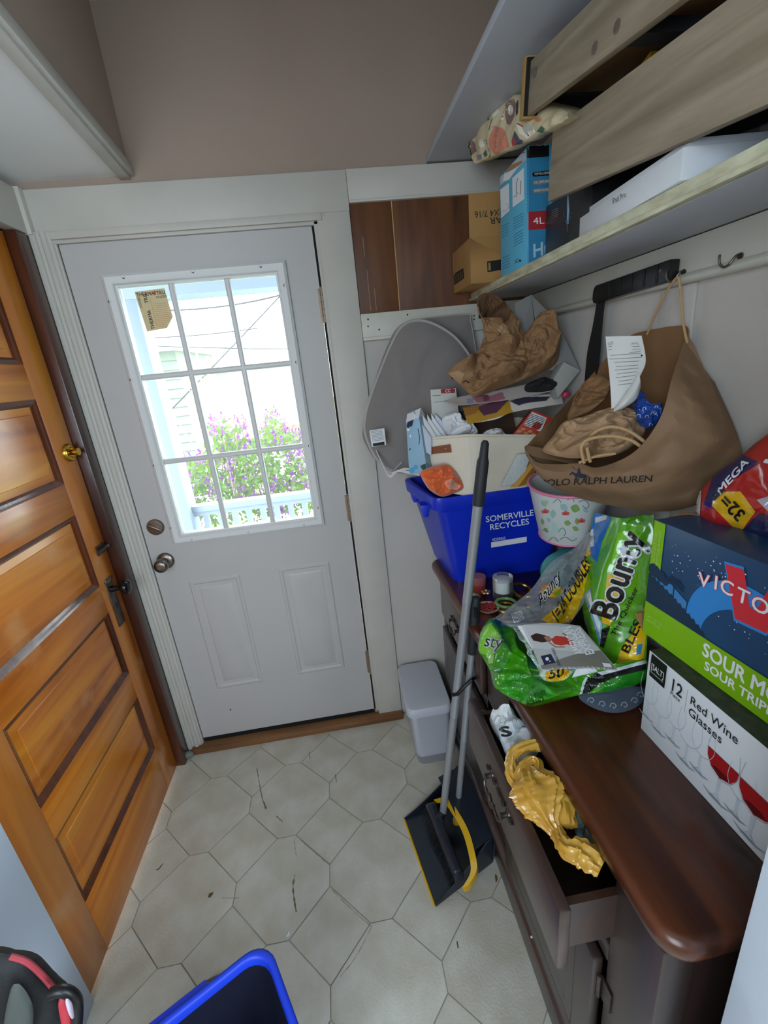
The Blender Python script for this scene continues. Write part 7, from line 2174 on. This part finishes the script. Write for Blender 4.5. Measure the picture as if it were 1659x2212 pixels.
# dustpan
dp = thing('dustpan', 'dark long-handled dustpan with a yellow lip and yellow hood band', 'dustpan', (1.0, -0.65, 0))
fl_, fr_ = V((0.862, -0.528, 0.003)), V((0.909, -0.815, 0.003))
bl_, brr = V((1.095, -0.462, 0.02)), V((1.122, -0.735, 0.02))
m = MB()
def P4(u, v): return fl_.lerp(fr_, u).lerp(bl_.lerp(brr, u), v)
th = V((0, 0, 0.003))
m.grid(lambda u, v: P4(u, v) + V((0, 0, 0.010 * v * v)), 8, 8)
m.grid(lambda u, v: P4(1 - u, v) + V((0, 0, 0.010 * v * v)) - th, 8, 8)
for u in (0, 1):                                        # side walls rising towards the back
    a = [P4(u, v / 8) for v in range(9)]
    m.loft([[p, p + V((0.003 if u else -0.003, -0.003 if u else 0.003, 0)), p + V((0.003 if u else -0.003, -0.003 if u else 0.003, 0.006 + 0.115 * (i / 8) ** 1.3)), p + V((0, 0, 0.006 + 0.115 * (i / 8) ** 1.3))] for i, p in enumerate(a)], True, True, True)
m.loft([[P4(u, 1), P4(u, 1) + V((0.006, 0, 0)), P4(u, 1) + V((0.020, 0.0, 0.125)), P4(u, 1) + V((0.014, 0, 0.125))] for u in [i / 8 for i in range(9)]], True, True, True)
m.build('pan', M_pan, dp, smooth=30, fix=False)
m = MB()
hood0 = [P4(u / 10, 1) + V((0.014, 0, 0.122)) for u in range(11)]
hood1 = [P4(u / 10, 0.62) + V((0, 0, 0.118 + 0.02 * math.sin(PI * u / 10))) for u in range(11)]
m.loft([[a, b, b - V((0, 0, 0.004)), a - V((0, 0, 0.004))] for a, b in zip(hood0, hood1)], True, True, True)
m.build('hood', M_pan, dp, smooth=30)
m = MB()
band = [onZ(943, 1728, 0.115), onZ(962, 1728, 0.135), onZ(985, 1760, 0.145), onZ(1006, 1800, 0.140), onZ(1020, 1850, 0.125), onZ(1023, 1885, 0.105), onZ(1005, 1918, 0.085)]
Bp = resample(smoothpath(band, 6), 36)
m.loft([[p + V((-0.010, 0, 0.004)), p + V((0.010, 0, 0.008)), p + V((0.013, 0, -0.016)), p + V((-0.004, 0, -0.018))] for p in Bp], True, True, True)
m.build('yellow_band', M_yelp, dp, smooth=40, fix=True)
m = MB(); m.tube([fl_ + V((-0.002, 0, 0.002)), fr_ + V((-0.002, 0, 0.002))], 0.0035, 6); m.build('yellow_lip', M_yelp, dp)
q0, q1 = onY(986, 1778, -0.585), onY(1029, 1290, -0.60)
axd = q1 - q0
m = MB()
for a, b in ((-0.02, 0.42), (0.42, 0.80)):
    m.tube([q0 + axd * a, q0 + axd * (b - 0.004), q0 + axd * b], [0.0105, 0.0105, 0.0115], 14)
m.build('handle', M_alu, dp, smooth=40)
m = MB(); m.tube([q0 + axd * 0.79, q0 + axd * 0.80, q0 + axd * 0.97, q0 + axd * 1.0], [0.0130, 0.0140, 0.0150, 0.010], 14)
m.build('grip', M_grip, dp, smooth=40)
m = MB(); pcen = q0 + axd * 0.955; m.tube([pcen + V((-0.004, -0.016, -0.016)), pcen + V((-0.004, -0.0165, 0.016))], 0.006, 10); m.build('hanging_hole', M_dark, dp)
m = MB(); m.tube([q0 + axd * 0.02, q0 + axd * -0.06 + V((0, 0, -0.03))], [0.014, 0.017], 10); m.build('socket', M_yelp, dp, smooth=40)
tt = 0.70
c1, c2 = q0 + axd * tt, pb + ax * 0.435
m = MB(); m.tube([c1 + V((0.012, 0.0, -0.014)), c1 + V((0.0, -0.018, -0.004)), c1.lerp(c2, 0.5) + V((0, -0.016, 0)), c2 + V((-0.004, -0.016, -0.004)), c2 + V((-0.016, -0.004, -0.014))], 0.006, 8)
m.build('clip', M_black, dp, smooth=True)

# blue recycling bin by the camera, rolled rim
M_bluebin = mat('blue bin plastic', '#1b3fd0', 0.42, vary=0.05)
c0 = V((0.476, -1.000, 0.36))
u1, u2 = V((-0.172, -0.090, 0)).normalized(), V((0.078, -0.122, 0)).normalized()
u2 = V((-u1.y, u1.x, 0)) if V((-u1.y, u1.x, 0)).y < 0 else V((u1.y, -u1.x, 0))
MBn = Matrix(((u1.x, u2.x, 0, c0.x), (u1.y, u2.y, 0, c0.y), (0, 0, 1, 0), (0, 0, 0, 1)))
fb = thing('recycling_bin', 'empty blue recycling bin on the floor at the camera end', 'bin', M=MBn @ Matrix.Translation((0.2, 0.14, 0)))
m = MB(MBn)
def rb(i, z, r): return [V((p.x, p.y, z)) for p in rr(i, i, 0.42 - i, 0.30 - i, r, z, 6)]
lv = [rb(0.045, 0.0, 0.04), rb(0.012, 0.33, 0.05), rb(0.010, 0.335, 0.05), rb(0.0, 0.337, 0.055), rb(0.0, 0.355, 0.055), rb(0.004, 0.360, 0.055), rb(0.012, 0.360, 0.05), rb(0.016, 0.356, 0.05), rb(0.018, 0.33, 0.05), rb(0.049, 0.006, 0.04)]
m.loft(lv, True, True, True)
m.build('shell', M_bluebin, fb, smooth=50)
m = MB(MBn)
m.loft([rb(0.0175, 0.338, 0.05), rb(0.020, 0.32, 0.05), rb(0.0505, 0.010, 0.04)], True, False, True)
m.build('shaded_inside', mat('shaded bin inside', '#15172a', 0.5), fb, smooth=50)  # inner faces coloured dark to stand for the shade inside the empty bin
m = MB(MBn); m.hexa([(0.14, -0.012, 0.318), (0.28, -0.012, 0.318), (0.28, 0.006, 0.318), (0.14, 0.006, 0.318), (0.14, -0.016, 0.350), (0.28, -0.016, 0.350), (0.28, 0.004, 0.352), (0.14, 0.004, 0.352)]); m.build('hand_grip', M_bluebin, fb, bevel=0.004)
# grey cable running to the bin
m = MB(); m.tube(smoothpath([onZ(486, 2104, 0.012), onZ(452, 2118, 0.006), onZ(400, 2155, 0.005), onZ(338, 2212, 0.005), onZ(250, 2300, 0.005)], 8), 0.0035, 8)
tag(m.build('cable', mat('grey cable', '#5a5c5e', 0.5), smooth=True), 'thin grey cable on the floor beside the blue bin', 'cable')
# black and red thing at the lower left
bk = thing('black_bag', 'black bag with a red trimmed edge and a loop handle at the lower left', 'bag', (0.13, -1.22, 0.35))
yq = -1.22
m = MB()
pillow(m, [onY(*p, yq) for p in ((-60, 2080), (20, 2062), (60, 2072), (118, 2128), (150, 2160), (160, 2240), (100, 2330), (-60, 2330))], (0.2, -1, 0.6), 0.03, 0.06, 12, 80, 0.004, 20, 2)
m.build('body', mat('black nylon', '#17181a', 0.7, bump=0.2, bscale=200), bk, smooth=60)
m = MB(); m.tube(resample(smoothpath([onY(*p, yq - 0.012) for p in ((22, 2066), (58, 2078), (92, 2108), (120, 2140))], 5), 24), 0.004, 8); m.build('red_piping', mat('red trim', '#a83a44', 0.6), bk, smooth=True)
m = MB(); m.tube(resample(smoothpath([onY(*p, yq - 0.035) for p in ((110, 2146), (135, 2140), (160, 2152), (168, 2180), (164, 2240))], 6), 30), 0.008, 10); m.build('loop_handle', M_black, bk, smooth=True)
m = MB(); pillow(m, [onY(*p, yq - 0.030) for p in ((128, 2154), (150, 2160), (160, 2190), (158, 2240), (142, 2240), (132, 2190))], (0.2, -1, 0.6), 0.012, 0.01, 8, 40)
rp = m.build('red_panel', mat('red fabric', '#b83440', 0.6), bk, smooth=60)
m = MB(); pillow(m, [onY(*p, yq - 0.05) for p in ((142, 2158), (154, 2166), (160, 2200), (152, 2190))], (0.2, -1, 0.6), 0.006, 0.004, 6, 30); m.build('pale_panel', mat('pale lilac fabric', '#c6bccb', 0.6), bk, smooth=60)
m = MB(); pillow(m, [onY(*p, yq - 0.035) for p in ((22, 2140), (45, 2128), (72, 2180), (60, 2240), (10, 2240))], (0.2, -1, 0.6), 0.012, 0.01, 8, 40); m.build('grey_panel', mat('grey mesh fabric', '#4b504d', 0.8), bk, smooth=60)
# litter and dirt
M_dry = mat('dry leaf', '#6b4f1f', 0.8, vary=0.3, vscale=60)
def scrap(name, label, cat, x, y, pts, m_, h=0.002):
    q = onZ(x, y, 0.0)
    mb = MB(Matrix.Translation((q.x, q.y, 0.0003)))
    mb.prism(pts, h)
    o = mb.build(name, m_, bevel=0.0003, fix=True)
    return tag(o, label, cat)
scrap('dry_leaf', 'small curled dry leaf by the foot of the brown door', 'leaf', 345, 1873, [(-0.010, -0.008), (-0.002, -0.006), (0.006, 0.008), (0.009, 0.010), (0.006, 0.001), (0.002, -0.007), (-0.004, -0.010)], M_dry)
scrap('dry_leaf', 'brown leaf fragment in the middle left of the floor', 'leaf', 455, 1933, [(-0.007, -0.006), (0.0, -0.009), (0.006, -0.002), (0.008, 0.006), (0.002, 0.004), (-0.005, 0.005)], M_dry)
scrap('dry_leaf', 'reddish brown leaf under the right side of the dustpan', 'leaf', 1072, 1898, [(-0.006, -0.012), (0.002, -0.006), (0.005, 0.004), (0.001, 0.012), (-0.003, 0.004)], mat('red brown leaf', '#7a4a26', 0.8))
scrap('paper_scrap', 'tiny pale paper curl near the blue bin', 'scrap', 622, 2018, [(-0.006, -0.007), (0.004, -0.006), (0.006, 0.002), (0.001, 0.006), (0.000, 0.000), (-0.005, -0.003)], M_paper)
scrap('twig', 'short dark twig on the right of the floor', 'twig', 988, 2042, [(-0.0015, -0.008), (0.0015, -0.007), (0.003, 0.007), (0.0, 0.008)], M_dry)
M_stain = mat('ground-in dirt', '#7d6a4e', 0.8, vary=0.3, vscale=80)
M_stainl = mat('worn grey dirt', '#a0988a', 0.8, vary=0.2, vscale=60)
def streak(pts, w_, m_=None):
    Q = [onZ(x, y, 0) for x, y in pts]
    P_ = [(p.x, p.y) for p in resample(smoothpath(Q, 6), 24)]
    ws = [w_ * max(0.15, (0.55 + 0.9 * noise.noise(V((i * 0.35, pts[0][0], 0))))) for i in range(24)]
    print_flat('dirt_streak', [(stroke(P_, ws), 0)], Matrix.Identity(4), m_ or M_stain, floor, lift=0.0003)
streak([(555, 1660), (560, 1690), (566, 1722), (570, 1735)], 0.006)
streak([(570, 1733), (575, 1748)], 0.012)
streak([(596, 1762), (610, 1775)], 0.006)
streak([(637, 1890), (633, 1915), (636, 1945), (640, 1970)], 0.008)
streak([(635, 1810), (640, 1850)], 0.004, M_stainl)
streak([(668, 1625), (670, 1640)], 0.005)
streak([(724, 1672), (727, 1690)], 0.005)
streak([(717, 1922), (760, 1965), (803, 2002)], 0.004, M_stainl)
streak([(650, 1815), (690, 1850), (712, 1868)], 0.007, M_stainl)
streak([(803, 2002), (770, 2065), (735, 2110)], 0.004, M_stainl)
streak([(480, 1940), (516, 1940)], 0.002)
